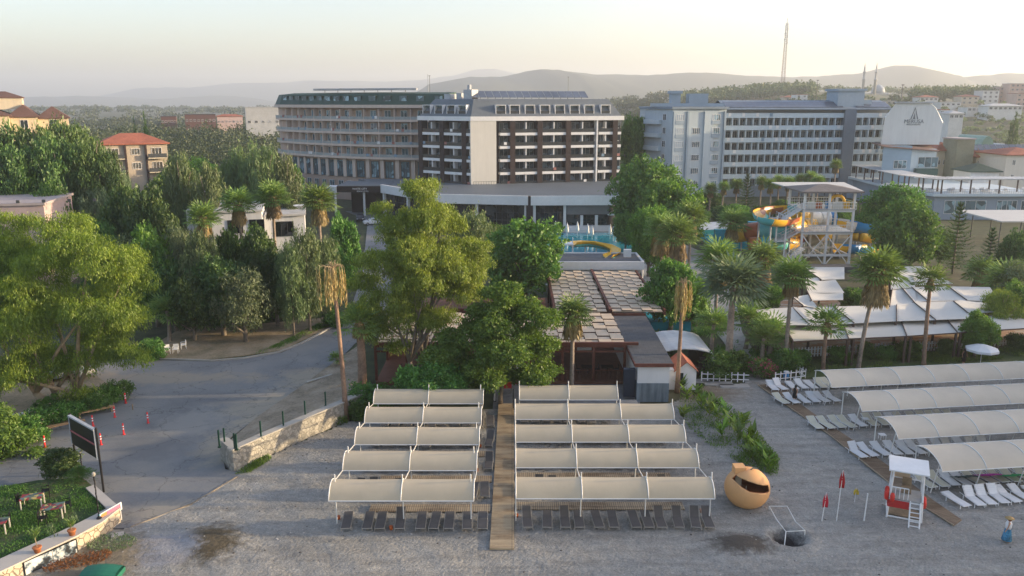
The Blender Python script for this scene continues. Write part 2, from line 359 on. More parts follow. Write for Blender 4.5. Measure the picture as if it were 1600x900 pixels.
# wall-backed plot of rubble: high at the stone wall, low at the road
WA = at(343, 727); WB = at(366, 737); WC = at(540, 658); WD = at(585, 640)
def plotz(t): return 1.25*(1-t)
g = MB(); top = [at(366,735), at(430,706), at(490,680), at(540,657), at(560,650)]; bot = [at(346,700), at(400,653), at(470,604), at(530,560), at(560,540)]
P = []
for i in range(25):
    u = i/24*4; k = min(3, int(u)); fr = u-k; a = top[k].lerp(top[k+1], fr); b_ = bot[k].lerp(bot[k+1], fr); row = []
    for j in range(17):
        t = j/16; q = a.lerp(b_, t); row.append((q.x, q.y, 1.3*(1-t)**1.2+.03+(.10*math.sin(q.x*3.1)*math.sin(q.y*2.7) if 0 < j < 16 else 0)))
    P.append(row)
g.grid(P, 25, 17)
g.f = [f[::-1] for f in g.f]
tag(g.build('rubble_plot', RUBB, smooth=True), kind='structure')
# boardwalks: one plank deck each
def plank_mat(name, a, b_, rot, scale=1.0, rough=.8):
    m = bpy.data.materials.new(name); m.use_nodes = True; nt = m.node_tree; b = nt.nodes['Principled BSDF']
    mp = nt.nodes.new('ShaderNodeMapping'); mp.inputs['Rotation'].default_value = (0, 0, rot); nt.links.new(coord(nt), mp.inputs[0])
    t = nt.nodes.new('ShaderNodeTexBrick'); nt.links.new(mp.outputs[0], t.inputs['Vector']); t.inputs['Scale'].default_value = scale
    t.inputs['Brick Width'].default_value = 6; t.inputs['Row Height'].default_value = .14; t.inputs['Mortar Size'].default_value = .012; t.offset = 0
    t.inputs['Color1'].default_value = (*a, 1); t.inputs['Color2'].default_value = (*b_, 1); t.inputs['Mortar'].default_value = (.03,.025,.02,1)
    st = ramp(nt, [(.36, (.42,.34,.27)), (.54, (1,1,1))], noise(nt, .55, 6, .7, stretch=(.5, 1.6, 1)))
    nt.links.new(mixc(nt, .8, t.outputs['Color'], st, 'MULTIPLY'), b.inputs['Base Color']); b.inputs['Roughness'].default_value = rough; return m
PLK = plank_mat('boardwalk_planks', (.52,.40,.25), (.42,.32,.20), 0)
MATW = plank_mat('slat_mat_wood', (.42,.33,.22), (.34,.27,.18), R(90))
P4 = [at(780,640), at(803,640), at(803,860), at(765,860)]
g = MB(); g.prism([(-1.18,66.5),(.16,66.5),(.12,42.9),(-1.33,42.9)], .04, .15)
tag(g.build('boardwalk', PLK), 'long plank boardwalk running down between the two blocks of canopies', 'boardwalk')
pth = [(1184,603),(1215,625),(1297,682),(1350,725),(1400,765),(1440,792),(1490,823),(1560,812),(1480,775),(1420,735),(1365,695),(1300,655),(1255,625),(1225,600)]
g = MB(); g.prism([(at(a,b).x, at(a,b).y) for a, b in pth[:7]+[(1502,814),(1457,783),(1408,745),(1348,700),(1277,652),(1240,625),(1225,600)]], .04, .11)
tag(g.build('boardwalk', plank_mat('brown_planks', (.26,.18,.11), (.20,.14,.09), R(45))), 'brown plank boardwalk running diagonally past the white sunloungers', 'boardwalk')
g = MB(); pts = [(at(a,b).x, at(a,b).y) for a, b in pth[:7]]
for a, b_ in zip(pts, pts[1:]): g.tube((a[0],a[1],.11), (b_[0],b_[1],.11), .05, n=5)
tag(g.build('boardwalk_edging', M('tan_edging', (.34,.27,.19))), 'pale timber edging along the brown diagonal boardwalk', 'edging')

def pebbles(name, n, x0, x1, y0, y1, s0, s1, mat, seed, poly=None):
    r = np.random.default_rng(seed); g = MB()
    for i in range(n):
        x, y = r.uniform(x0, x1), r.uniform(y0, y1)
        if poly and not inside((x, y), poly): continue
        s = r.uniform(s0, s1); z = sand_h(x, y); k = [(x+s*r.uniform(.7,1.2)*a, y+s*r.uniform(.7,1.2)*b, z+c*s*.6) for a, b, c in ((1,0,0),(0,1,0),(-1,0,0),(0,-1,0),(0,0,1))]
        g.add(k, [(0,1,4),(1,2,4),(2,3,4),(3,0,4)])
    tag(g.build(name, mat), kind='stuff')
pebbles('pebbles', 2600, -30, 45, 38, 72, .02, .07, M('pebble_pale', (.42,.40,.38), .9, .3, 3), 1, beach); pebbles('seaweed_bits', 260, -30, 45, 38, 60, .03, .10, M('dark_debris', (.09,.08,.07), .9), 2, beach)
# ================================================================ vegetation
def leafmesh(name, C, L, W, up, side, val, mat, extra=None):
    """one mesh of n folded leaf-clump faces. C centres, L/W half sizes, up/side unit vectors (n,3)"""
    n = len(C); L = L[:, None]; W = W[:, None]
    nrm = np.cross(up, side)
    a = C - up*L; b_ = C + side*W + nrm*W*.25; c = C + up*L; d = C - side*W + nrm*W*.25
    V = np.stack([a, b_, c, d], 1).reshape(-1, 3).astype(np.float32)
    me = bpy.data.meshes.new(name); me.vertices.add(4*n); me.vertices.foreach_set('co', V.ravel())
    me.loops.add(4*n); me.loops.foreach_set('vertex_index', np.arange(4*n, dtype=np.int32))
    me.polygons.add(n); me.polygons.foreach_set('loop_start', np.arange(n, dtype=np.int32)*4)
    me.polygons.foreach_set('loop_total', np.full(n, 4, dtype=np.int32))
    me.update(calc_edges=True)
    at_ = me.attributes.new('v', 'FLOAT', 'FACE'); at_.data.foreach_set('value', np.clip(val, 0, 1).astype(np.float32))
    me.materials.append(mat); return me
def unit(v): return v/np.maximum(np.linalg.norm(v, axis=1, keepdims=True), 1e-9)
def subdiv(B, k, f, seed):
    r = np.random.default_rng(seed); out = []
    for b in B:
        out.append((b[0], b[1], b[2], b[3]*.62, b[4]*.62, b[5]*.62)); d = unit(r.normal(size=(k, 3))); d[:, 2] = np.abs(d[:, 2])*.9-.25
        for q in d: s = f*r.uniform(.75, 1.25); out.append((b[0]+q[0]*b[3]*.78, b[1]+q[1]*b[4]*.78, b[2]+q[2]*b[5]*.8, b[3]*s, b[4]*s, b[5]*s*.8))
    return out
def crown(name, blobs, twigs, per, tw_r, leaf, mat, droop=0., seed=1, aspect=.5, shell=.55, flat=0., hang=0.):
    """foliage: twigs spread through the outer part of each blob, a tuft of leaves at each twig"""
    r = np.random.default_rng(seed); B = np.array(blobs, float)
    wgt = (B[:, 3]*B[:, 4]*B[:, 5])**(.72); k = r.choice(len(B), twigs, p=wgt/wgt.sum())
    d = unit(r.normal(size=(twigs, 3))); low = d[:, 2] < -.2
    d[low, 2] *= .6; d = unit(d)
    rad = shell + (1.02-shell)*r.random(twigs)**.6
    rad *= 1 + .13*np.sin(d[:, 0]*5+k) * np.sin(d[:, 2]*6+k*2)
    T = B[k, :3] + d*B[k, 3:6]*rad[:, None]
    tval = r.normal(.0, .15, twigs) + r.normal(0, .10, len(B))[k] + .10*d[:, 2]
    idx = np.repeat(np.arange(twigs), per); n = len(idx)
    off = r.normal(size=(n, 3))*tw_r; off[:, 2] *= .75
    if hang: off[:, 2] -= np.abs(r.normal(size=n))*hang
    C = T[idx] + off
    up = unit(r.normal(size=(n, 3)) + np.array([0, 0, -droop*3]) + d[idx]*.7)
    sd_ = unit(np.cross(up, unit(r.normal(size=(n, 3))*(1-flat) + np.array([0, 0, flat]) + .4*d[idx])))
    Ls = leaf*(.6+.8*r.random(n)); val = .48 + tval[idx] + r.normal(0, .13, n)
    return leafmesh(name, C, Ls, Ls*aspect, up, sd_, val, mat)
LFM = {
 'ficus': Mleaf('leaf_ficus', (0.040,0.095,0.020), (0.089,0.201,0.035), (0.167,0.318,0.058)),
 'euca': Mleaf('leaf_euca', (0.092,0.151,0.020), (0.192,0.292,0.033), (0.333,0.415,0.047), .42, .05),
 'eucay': Mleaf('leaf_euca_yellow', (0.103,0.156,0.026), (0.214,0.292,0.042), (0.373,0.429,0.067), .42, .04),
 'pine': Mleaf('leaf_pine', (0.037,0.076,0.022), (0.077,0.143,0.037), (0.138,0.208,0.055), .25),
 'dark': Mleaf('leaf_dark', (0.032,0.078,0.023), (0.068,0.146,0.036), (0.135,0.218,0.056), .25),
 'cas': Mleaf('leaf_casuarina', (0.071,0.111,0.047), (0.125,0.187,0.077), (0.200,0.265,0.102), .3),
 'bright': Mleaf('leaf_bright', (0.054,0.125,0.018), (0.116,0.235,0.034), (0.202,0.336,0.054), .4),
 'olive': Mleaf('leaf_olive', (0.086,0.132,0.064), (0.144,0.202,0.101), (0.216,0.279,0.144), .3),
 'far': Mleaf('leaf_far', (0.044,0.084,0.034), (0.078,0.130,0.052), (0.129,0.177,0.069), .25, .16),
 'palm': Mleaf('leaf_palm', (0.087,0.147,0.039), (0.166,0.261,0.068), (0.292,0.398,0.098), .3, .06),
 'palmb': Mleaf('leaf_palm_blue', (0.097,0.149,0.083), (0.166,0.238,0.138), (0.248,0.328,0.193), .3, .05),
 'straw': Mleaf('leaf_straw', (0.170,0.119,0.050), (0.330,0.238,0.100), (0.460,0.346,0.160), .3, .05),
 'dead': Mleaf('leaf_dead', (0.264,0.169,0.066), (0.440,0.318,0.143), (0.440,0.437,0.220), .3, .03),
 'pink': Mleaf('flower_pink', (0.250,0.020,0.100), (0.450,0.040,0.200), (0.550,0.100,0.280), .4),
 'rust': Mleaf('leaf_rust', (0.120,0.054,0.020), (0.250,0.108,0.040), (0.360,0.184,0.070), .3),
 'banana': Mleaf('leaf_banana', (0.069,0.149,0.014), (0.149,0.274,0.023), (0.299,0.422,0.057), .4),
}
BARK = M('bark_grey', (.20,.17,.14), .9, .35, 4, bmp=.03); BARKL = M('bark_pale', (.40,.30,.20), .85, .3, 2, bmp=.03)
BARKP = M('palm_bark', (.27,.22,.18), .95, .3, 5, bmp=.04); BARKD = M('palm_bark_red', (.26,.17,.12), .95, .3, 5, bmp=.04)
def blobs_round(n, seed, h0=.34, h1=1., core=.30, br=.22, spread=.36, top=.55):
    """unit tree: height 1, crown radius .5 between h0 and h1"""
    r = random.Random(seed); cz = (h0+h1)/2; hz = (h1-h0)/2; B = [(0, 0, cz, core, core, hz*.75)]
    for i in range(n):
        z = -1 + 2*(i+.5)/n; a = i*2.399+r.random()*.8; rr = math.sqrt(max(0, 1-z*z)); k = spread*(.85+.3*r.random())
        if z < 0: rr = rr**.6
        s = br*(.7+.6*r.random()); B.append((math.cos(a)*rr*k, math.sin(a)*rr*k, cz+z*hz*.78, s, s, s*hz*1.5))
    return B
def trunk_mesh(mat, seed, h=.6, r0=.035, limbs=6, fork=.25, spread=.3, lean=0):
    r = random.Random(seed); g = MB(); g.path([(0,0,-.02),(lean*.2,0,h*.35),(lean*.6,.01,h*.7),(lean,0,h)], [r0*1.35, r0, r0*.75, r0*.35], 8)
    for i in range(limbs):
        a = i*2.4+r.random(); z = fork+(h-fork)*r.random()*.6; e = z+.12+.25*r.random(); q = spread*(.6+.6*r.random())
        g.path([(lean*z,0,z),(math.cos(a)*q*.45,math.sin(a)*q*.45,z+(e-z)*.6),(math.cos(a)*q,math.sin(a)*q,e+.06)], [r0*.55, r0*.38, r0*.15], 6)
    return g.mesh('trunk', mat, True)
PROTO = {}
def proto(kind):
    if kind in PROTO: return PROTO[kind]
    base, _, s = kind.partition('#'); s = int(s or 0)
    hb = {'ficus': .17, 'pine': .35, 'cypress': .06, 'araucaria': .08, 'dark': .12, 'bush': 0., 'cas': .12, 'bright': .15, 'olive': .2, 'euca': .25, 'eucay': .25, 'far': .15}[base]
    if base == 'cypress':
        B = [(0,0,.08+.9*i/9,.5*(1-(i/9)**1.6)+.08,.5*(1-(i/9)**1.6)+.08,.09) for i in range(10)]
        me = crown('crown', B, 330, 16, .035, .028, LFM['dark'], seed=s+5); tr = trunk_mesh(BARK, s, .9, .03, 0)
    elif base == 'araucaria':
        C = []; r = np.random.default_rng(s+9); U = []; S = []; Lh = []
        for t in range(17):
            z = .10+.88*t/17; rad = .5*(1-(t/17)**1.15)+.03
            for b in range(7):
                a = 2*math.pi*b/7+t*.7+r.random()*.3
                for q in range(26):
                    f = (q+.5)/26; e = rad*f; w_ = rad*.30*math.sin(math.pi*min(1, f*.9+.12))*r.uniform(-1, 1)
                    C.append((math.cos(a)*e-math.sin(a)*w_, math.sin(a)*e+math.cos(a)*w_, z+.05*f*f-.015+r.normal()*.004))
                    U.append((math.cos(a+np.sign(w_)*.7), math.sin(a+np.sign(w_)*.7), .25)); S.append((-math.sin(a), math.cos(a), 0)); Lh.append(.028)
        n = len(C); me = leafmesh('crown', np.array(C), np.array(Lh), np.array(Lh)*.5, unit(np.array(U)), unit(np.array(S)), .45+r.normal(0, .18, n), LFM['dark'])
        tr = trunk_mesh(BARK, s, .97, .02, 0)
    elif base == 'pine':
        me = crown('crown', blobs_round(22, s+3, .42, 1., .26, .17, .38), 700, 16, .030, .022, LFM['pine'], seed=s+3, aspect=.4, shell=.35); tr = trunk_mesh(BARK, s, .75, .03, 9, .35, .32)
    elif base == 'cas':
        me = crown('crown', blobs_round(24, s+2, .12, 1., .24, .15, .34), 650, 18, .034, .024, LFM['cas'], droop=.5, seed=s+2, aspect=.3, shell=.3, hang=.02); tr = trunk_mesh(BARK, s, .8, .025, 8, .2, .3)
    elif base in ('euca', 'eucay'):
        me = crown('crown', blobs_round(22, s+7, .25, 1., .22, .17, .36), 800, 22, .034, .020, LFM[base], droop=.8, seed=s+7, aspect=.28, shell=.35, hang=.03); tr = trunk_mesh(BARKL, s, .8, .03, 9, .2, .33)
    elif base == 'bush':
        me = crown('crown', blobs_round(12, s+4, -.1, 1., .36, .26, .30), 420, 16, .05, .04, LFM['ficus'], seed=s+4, shell=.5); tr = trunk_mesh(BARK, s, .4, .03, 4, .05, .2)
    elif base == 'olive':
        me = crown('crown', blobs_round(16, s+4, .12, 1., .30, .2, .34), 520, 16, .04, .026, LFM['olive'], droop=.3, seed=s+4, shell=.35, aspect=.3); tr = trunk_mesh(BARK, s, .6, .035, 7, .1, .25)
    elif base == 'far':
        me = crown('crown', blobs_round(12, s+11, .1, 1., .3, .22, .34), 260, 9, .05, .042, LFM['far'], seed=s+11, shell=.4); tr = trunk_mesh(BARK, s, .5, .03, 3)
    else:
        me = crown('crown', blobs_round(20, s+1, .14 if base != 'ficus' else .2, 1., .34, .2, .33), 900, 17, .032, .024, LFM[base], seed=s+1, shell=.5); tr = trunk_mesh(BARK, s, .6, .035, 8, .12, .3)
    PROTO[kind] = (me, tr); return PROTO[kind]
def tree(kind, name, label, px, D, ytop, wpx, group=None, z0=0., zt=None, rz=None, depth=None):
    """a tree whose crown centre shows at column px, top at row ytop, wpx wide, standing D metres away"""
    top = zat(ytop, D) if zt is None else zt; h = max(1., top-z0); Zc = D*CP+(CAMZ-(z0+top)/2)*SP_
    X = (px-800)*Zc/FPX; wd = wpx*Zc/FPX; me, tr = proto(kind)
    e = E(name, label, 'tree', (X, D, z0), random.Random(px*7+D).random()*6.28 if rz is None else rz, group)
    for nm, m in (('trunk', tr), ('crown', me)):
        o = bpy.data.objects.new(nm, m); link(o, e); o.scale = (wd*.98, wd*.98, h)
    return e
# ---- palms
def palm_mesh(seed, nf=46, L=1.6, seg=16, droop=.9, mat='palm', up0=-.25, up1=1.35):
    """fan-leaved crown: bare stalks ending in round pleated fans"""
    r = np.random.default_rng(seed); C=[]; U=[]; S=[]; Ls=[]; V=[]
    g = MB()
    for i in range(nf):
        a = i*2.399+r.random()*.3; el = up0+(up1-up0)*((i+.5)/nf)**1.1; pl = L*.50*(.85+.3*r.random())
        d = np.array([math.cos(a)*math.cos(el), math.sin(a)*math.cos(el), math.sin(el)])
        e = d*pl+np.array([0, 0, -.10*pl]); g.path([(0,0,0), tuple(d*pl*.5+np.array([0,0,.02])), tuple(e)], .018, 4)
        side = unit(np.cross(d, [0, 0, 1.])[None])[0]; fl = L*.58*(.85+.3*r.random()); bv = r.normal(0, .12)
        for s in range(seg):
            t = (s/(seg-1)-.5)*3.9; dr = d*math.cos(t)+side*math.sin(t); dr = dr+np.array([0, 0, -droop*(.25+.15*abs(t))]); dr /= np.linalg.norm(dr)
            ln = fl*(1-.28*abs(t)/1.95)
            for q in (0, 1):
                u = dr+np.array([0, 0, -.55*droop*q]); u /= np.linalg.norm(u); st = e if q == 0 else e+dr*ln*.5
                C.append(st+u*ln*.26); U.append(u); sv = np.cross(u, np.cross(side, d)+r.normal(size=3)*.3); S.append(sv); Ls.append(ln*.29); V.append(.5+bv+.10*(el)-.05*q+r.normal(0, .08))
    me = leafmesh('crown', np.array(C), np.array(Ls), np.array(Ls)*.19, np.array(U), unit(np.array(S)), np.array(V), LFM[mat])
    return me, g.mesh('leaf_stalk', M('stalk_green', (.13,.14,.05)))
def skirt_mesh(seed, n=900, r0=.5, h=1.4, mat='straw'):
    r = np.random.default_rng(seed); a = r.random(n)*6.283; f = r.random(n)
    rad = r0*(.25+.75*np.sin(np.clip(f*1.25+.25, 0, 1.5)))*(.75+.35*r.random(n))*(1+.12*np.sin(a*5))
    C = np.stack([np.cos(a)*rad, np.sin(a)*rad, -f*h], 1)
    up = unit(np.stack([np.cos(a)*.32, np.sin(a)*.32, -np.ones(n)], 1)+r.normal(size=(n, 3))*.16)
    sd_ = unit(np.stack([-np.sin(a), np.cos(a), 0*a], 1)+r.normal(size=(n, 3))*.3)
    return leafmesh('skirt', C, .20+.14*r.random(n), .035+.03*r.random(n), up, sd_, .5+r.normal(0, .2, n)-.2*f, LFM[mat])
PM = {k: palm_mesh(k, mat=m, nf=nf, L=L, droop=d) for k, (m, nf, L, d) in {1: ('palm', 48, 1.7, .55), 2: ('palm', 40, 1.5, .75), 3: ('palmb', 54, 1.9, .6), 4: ('palm', 26, 1.7, .35)}.items()}
SK = {1: skirt_mesh(1), 2: skirt_mesh(2, 1300, .75, 2.3), 3: skirt_mesh(3, 500, .4, .8)}
def palm(label, px, yb, ytop, wpx, kind=1, skirt=1, sks=1., lean=(0, 0), r0=.2, D=None, z0=0., group=None, bark=None, name='fan_palm', cat='palm tree'):
    p = at(px, yb, z0); D = p.y if D is None else D; X = (px-800)*(D*CP+(CAMZ-z0)*SP_)/FPX
    top = zat(ytop, D); Zc = D*CP+(CAMZ-top)*SP_; s = wpx*Zc/FPX/3.1; hub = max(.8, top-1.05*s)-z0
    e = E(name, label, cat, (X, D, z0), 0, group); lx, ly = lean
    g = MB(); N = 30; pts = []; rs = []; wb = random.Random(px).uniform(-.18,.18)
    for i in range(N+1):
        t = i/N; pts.append((lx*t**1.5+wb*math.sin(t*math.pi), ly*t**1.5, hub*t)); rs.append(r0*(1.35 if i == 0 else 1.05-.30*t)*(1+.09*(i % 2)))
    g.path(pts, rs, 10); g.build('trunk', bark or BARKP, e, True)
    me, st = PM[kind]; rr = random.Random(px).random()*6.28
    for nm, m in (('crown', me), ('leaf_stalk', st)):
        o = bpy.data.objects.new(nm, m); link(o, e); o.location = (lx, ly, hub); o.scale = (s, s, s*.95); o.rotation_euler = (0, 0, rr)
    if skirt:
        o = bpy.data.objects.new('skirt', SK[skirt]); link(o, e); o.location = (lx, ly, hub+.05*s); o.scale = (s*sks, s*sks, s*sks)
    return e
def dead_palm(label, px, yb, ytop, wpx, lean=(0, 0), spread=1.):
    p = at(px, yb); D = p.y; top = zat(ytop, D); s = wpx*(D*CP+(CAMZ-top)*SP_)/FPX/2.4; hub = top-.35*s
    e = E('dead_palm', label, 'palm tree', (p.x, D, 0)); lx, ly = lean
    g = MB(); g.path([(lx*t**1.5, ly*t**1.5, hub*t) for t in (0,.2,.4,.6,.8,1)], [.27,.2,.18,.16,.15,.13], 10); g.build('trunk', BARKD, e, True)
    r = np.random.default_rng(px); C=[];U=[];S=[];Ls=[];V=[]; st = MB()
    for i in range(18):
        a = i*2.399; el = .5; out = s*(.28+.75*r.random()**1.5)*spread
        pts = [(lx, ly, hub)]
        for q in range(1, 6):
            t = q/5; pts.append((lx+math.cos(a)*out*math.sin(t*1.7), ly+math.sin(a)*out*math.sin(t*1.7), hub+s*.42*math.sin(t*2.6)-s*.35*t*t))
        st.path(pts, .022, 4); e0 = np.array(pts[-1])
        for q in range(60):
            f = r.random(); b = r.random()*6.28; rd = (.03+.065*math.sin(f*3.0))*s; C.append(e0+np.array([math.cos(b)*rd, math.sin(b)*rd, -f*s*(1.7 if i % 3 else 2.3)])); U.append((r.normal()*.1, r.normal()*.1, -1)); S.append((math.sin(b), -math.cos(b), 0.01)); Ls.append(s*.17); V.append(.5+r.normal(0, .2))
    for q in range(500):
        f = r.random(); b = r.random()*6.28; rd = s*(.10+.16*math.sin(f*2.8)); C.append(np.array([lx+math.cos(b)*rd, ly+math.sin(b)*rd, hub+s*.1-f*s*1.9])); U.append((math.cos(b)*.15+r.normal()*.08, math.sin(b)*.15, -1)); S.append((math.sin(b), -math.cos(b), 0.01)); Ls.append(s*.2); V.append(.42+r.normal(0, .22))
    for q in range(9):
        b = q*2.4; st.path([(lx,ly,hub),(lx+math.cos(b)*s*.12,ly+math.sin(b)*s*.12,hub+s*.28),(lx+math.cos(b)*s*.22,ly+math.sin(b)*s*.22,hub+s*(.42+.1*(q % 3)))], .03, 4)
    me = leafmesh('dead_fronds', np.array(C), np.array(Ls), np.array(Ls)*.16, unit(np.array(U)), unit(np.array(S)), np.array(V), LFM['dead'])
    link(bpy.data.objects.new('dead_fronds', me), e); st.build('leaf_stalk', M('stalk_straw', (.38,.28,.16)), e)
    return e
def tuft(n, seed, w, h, ll, mat, asp=.12, lean=.5):
    """grassy or strap-leaved clump filling a w x w x h space"""
    r = np.random.default_rng(seed); a = r.random(n)*6.283; rd = w*.5*np.sqrt(r.random(n))
    C = np.stack([np.cos(a)*rd, np.sin(a)*rd, h*r.random(n)**1.2], 1); u = unit(np.stack([np.cos(a)*lean, np.sin(a)*lean, np.ones(n)], 1)+r.normal(size=(n, 3))*.3)
    return leafmesh('foliage', C, ll*(.6+.7*r.random(n)), ll*asp*(.6+.7*r.random(n)), u, unit(np.cross(u, r.normal(size=(n, 3)))), .5+r.normal(0, .22, n), LFM[mat])
# ================================================================ buildings
GL = Mglass('window_glass', (.05,.07,.085)); GLB = Mglass('bluish_glass', (.12,.19,.22)); GLD = Mglass('dark_glass', (.012,.016,.02), .08)
BWALL = M('brown_cladding', (.038,.025,.025), .7, .25, 1.5)
def seg_frame(p, q):
    p = Vector(p); q = Vector(q); return (p.x, p.y, 0), math.atan2(q.y-p.y, q.x-p.x), math.hypot(q.x-p.x, q.y-p.y)
def win_mesh(wd, h, gl, fr, nx=2, t=.07, name='window'):
    """a framed window standing in the plane y=0, facing -y"""
    g = MB(); g.mi = 0; g.box(-wd/2, wd/2, .03, .08, 0, h); g.mi = 1
    for i in range(nx+1):
        x = -wd/2+wd*i/nx; g.box(x-t/2, x+t/2, -.04, .025, 0, h)
    g.box(-wd/2, wd/2, -.03, .027, h-t, h); g.box(-wd/2, wd/2, -.03, .027, 0, t)
    return g.mesh(name, [gl, fr])
def part(name, me, parent, fr, x, y, z):
    """link a part at facade coordinates (x along, y inward, z up) of frame (origin, angle), root coordinates"""
    o = bpy.data.objects.new(name, me); link(o, parent); c, s = math.cos(fr[1]), math.sin(fr[1])
    o.location = (fr[0][0]+x*c-y*s, fr[0][1]+x*s+y*c, fr[0][2]+z); o.rotation_euler = (0, 0, fr[1]); return o
# ---- dark hotel with white balconies
e = E('hotel', 'dark brown and white hotel with black balconies and grey mansard roof, in the middle', 'hotel', (xat(737,190,7), 190, 0))
O = e.location.copy()
def loc(px, D, z=10): return Vector((xat(px, D, z), D, 0))-O
Cn = Vector((0,0,0)); Lf = loc(657, 199); Rt = loc(970, 200); z0, fh, nf = 6.4, 3.08, 5; zt = z0+fh*nf
WGR = M('grey_slate', (.13,.15,.17), .6, .12, 1, streak=.3)
walls = MB(); slabs = []; 
def frame_of(p, q): o, a, L = seg_frame(p, q); return (o, a), L
FL, LL = frame_of(Lf, Cn); FR, LR = frame_of(Cn, Rt)
g = MB(); n1 = Vector((-math.sin(FL[1]), math.cos(FL[1]), 0)); n2 = Vector((-math.sin(FR[1]), math.cos(FR[1]), 0))
k = (n1+n2); k = k/(k.dot(n2))
def ring(d, z):
    """outline of the two-winged block set in by d"""
    a = Lf+n1*d+Vector((math.cos(FL[1]), math.sin(FL[1]), 0))*d; b = Cn+k*d; c = Rt+n2*d-Vector((math.cos(FR[1]), math.sin(FR[1]), 0))*d
    c2 = Rt+n2*(16-d)-Vector((math.cos(FR[1]), math.sin(FR[1]), 0))*d; b2 = Cn+k*(16-d); a2 = Lf+n1*(16-d)+Vector((math.cos(FL[1]), math.sin(FL[1]), 0))*d
    return [(p.x, p.y, z) for p in (a, b, c, c2, b2, a2)]
def loft(g, rings, cap=True):
    n = len(rings[0]); vs = [p for r_ in rings for p in r_]; fs = [(i*n+j, i*n+(j+1)%n, (i+1)*n+(j+1)%n, (i+1)*n+j) for i in range(len(rings)-1) for j in range(n)]
    if cap: fs.append(tuple(range((len(rings)-1)*n, len(rings)*n)))
    g.add(vs, fs)
loft(g, [ring(1.7, 0), ring(1.7, zt)]); g.build('wall', BWALL, e)
g = MB(); loft(g, [ring(-.35, zt), ring(-.35, zt+1.0), ring(.2, zt+1.0)]); g.build('cornice', WHITE, e)
g = MB(); loft(g, [ring(.1, zt+1.0), ring(2.6, zt+4.8), ring(2.9, zt+5.0)]); g.build('mansard_roof', WGR, e)
g = MB(); g.frame(*FR); g.box(-.2, 6.0, -.25, 2.2, z0, zt)
# the bright plastered stair tower between the wings
g.build('stair_tower', M('warm_white_render', (.62,.60,.55), .8, .05, .6, streak=.4), e)
def cols(px_list, fr, L, pa, pb):
    return [(p-pa)/(pb-pa)*L for p in px_list]
cl = cols([657,691,725,737], FL, LL, 657, 737); cr = cols([775,797,838.5,882.7,928,957,970], FR, LR, 737, 970)
RB = random.Random(12); TWB = M('towel_blue', (.20,.30,.40)); TWR = M('towel_red', (.35,.16,.14))
WM3 = win_mesh(2.1, 2.3, GL, M('aluminium_grey', (.28,.29,.30), .4), 2)
RAILG = M('dark_balcony_glass', (.035,.04,.045), .25, .2, 2, spec=.6)
for fr, cs, L in ((FL, cl, LL), (FR, cr, LR)):
    for i, x in enumerate(cs[:-1] if fr is FL else cs[1:-1]):
        wdt = .35 if fr is FR and i == 3 else 1.25
        g = MB(); g.frame(*fr); g.box(x-wdt/2+.3, x+wdt/2+.3, -.2, 1.9, z0, zt); g.build('column', WHITE if wdt < 1 else BWALL, e)
    for i, (xa, xb) in enumerate(zip(cs, cs[1:])):
        xa += 1.0; xb -= .4
        if xb-xa < .6: continue
        for f in range(nf):
            z = z0+fh*f
            g = MB(); g.frame(*fr); g.box(xa-.2, xb+.2, -.05, 1.75, z-.35, z+.28); s_ = g.build('balcony', WHITE, e)
            g = MB(); g.frame(*fr); g.box(xa-.1, xb+.1, .0, .05, z+.29, z+1.15); g.build('railing', RAILG, s_)
            q_ = RB.random()
            if q_ < .35: g = MB(); g.frame(*fr); xx = xa+(xb-xa)*RB.random()*.8; g.box(xx, xx+.7, -.05, -.01, z+.55, z+1.2); g.build('towel', RB.choice([WHITE, TWB, TWR]), s_)
            if q_ > .3: g = MB(); g.frame(*fr); xx = xa+(xb-xa)*.4; g.box(xx, xx+.5, .6, 1.1, z+.3, z+.75); g.box(xx, xx+.5, 1.05, 1.1, z+.75, z+1.2); g.build('chair', WHITE if q_ < .6 else DGREY, s_)
            if xb-xa > 3.2:
                g = MB(); g.frame(*fr); m_ = (xa+xb)/2; g.box(m_-.12, m_+.12, .15, 1.72, z+.28, z+fh-.36); g.build('divider', WHITE, s_)
                for q in (.27, .73): part('window', WM3, e, fr, xa+(xb-xa)*q, 1.62, z+.3)
            else: part('window', WM3, e, fr, (xa+xb)/2, 1.62, z+.3)
DM = MB(); DM.mi = 1; DM.box(-1.25,1.25,-.1,2.3,2.35,2.5); DM.box(-1.25,-1.12,-.1,2.2,.2,2.35); DM.box(1.12,1.25,-.1,2.2,.2,2.35); DM.mi = 0; DM.box(-1.1,1.1,.9,.98,.1,2.35); DM.mi = 2; DM.box(-1.1,1.1,-.05,0,.2,1.1)
DM = DM.mesh('dormer', [GLB, WHITE, RAILG])
for fr, L, pl, pa, pb in ((FL, LL, [667,686,705,722], 657, 737), (FR, LR, [782,803,826,849,872,895,918,944], 737, 970)):
    for p in pl: part('dormer', DM, e, fr, (p-pa)/(pb-pa)*L, .55, zt+1.15)
g = MB(); g.frame(*FR); 
for i in range(16):
    x = 1.5+i*1.85; g.mi = 0; g.add([(x,5.5,zt+5.4),(x+1.75,5.5,zt+5.4),(x+1.75,8.2,zt+6.9),(x,8.2,zt+6.9),(x,5.5,zt+5.33),(x+1.75,5.5,zt+5.33),(x+1.75,8.2,zt+6.83),(x,8.2,zt+6.83)], [(0,1,2,3),(7,6,5,4),(0,4,5,1),(1,5,6,2),(2,6,7,3),(3,7,4,0)])
    g.mi = 1; g.tube((x+.8,7.9,zt+5),(x+.8,7.9,zt+6.7),.06)
g.build('solar_panels', [M('solar_glass', (.10,.12,.16), .25, .2, 1, spec=.6), DGREY], e)
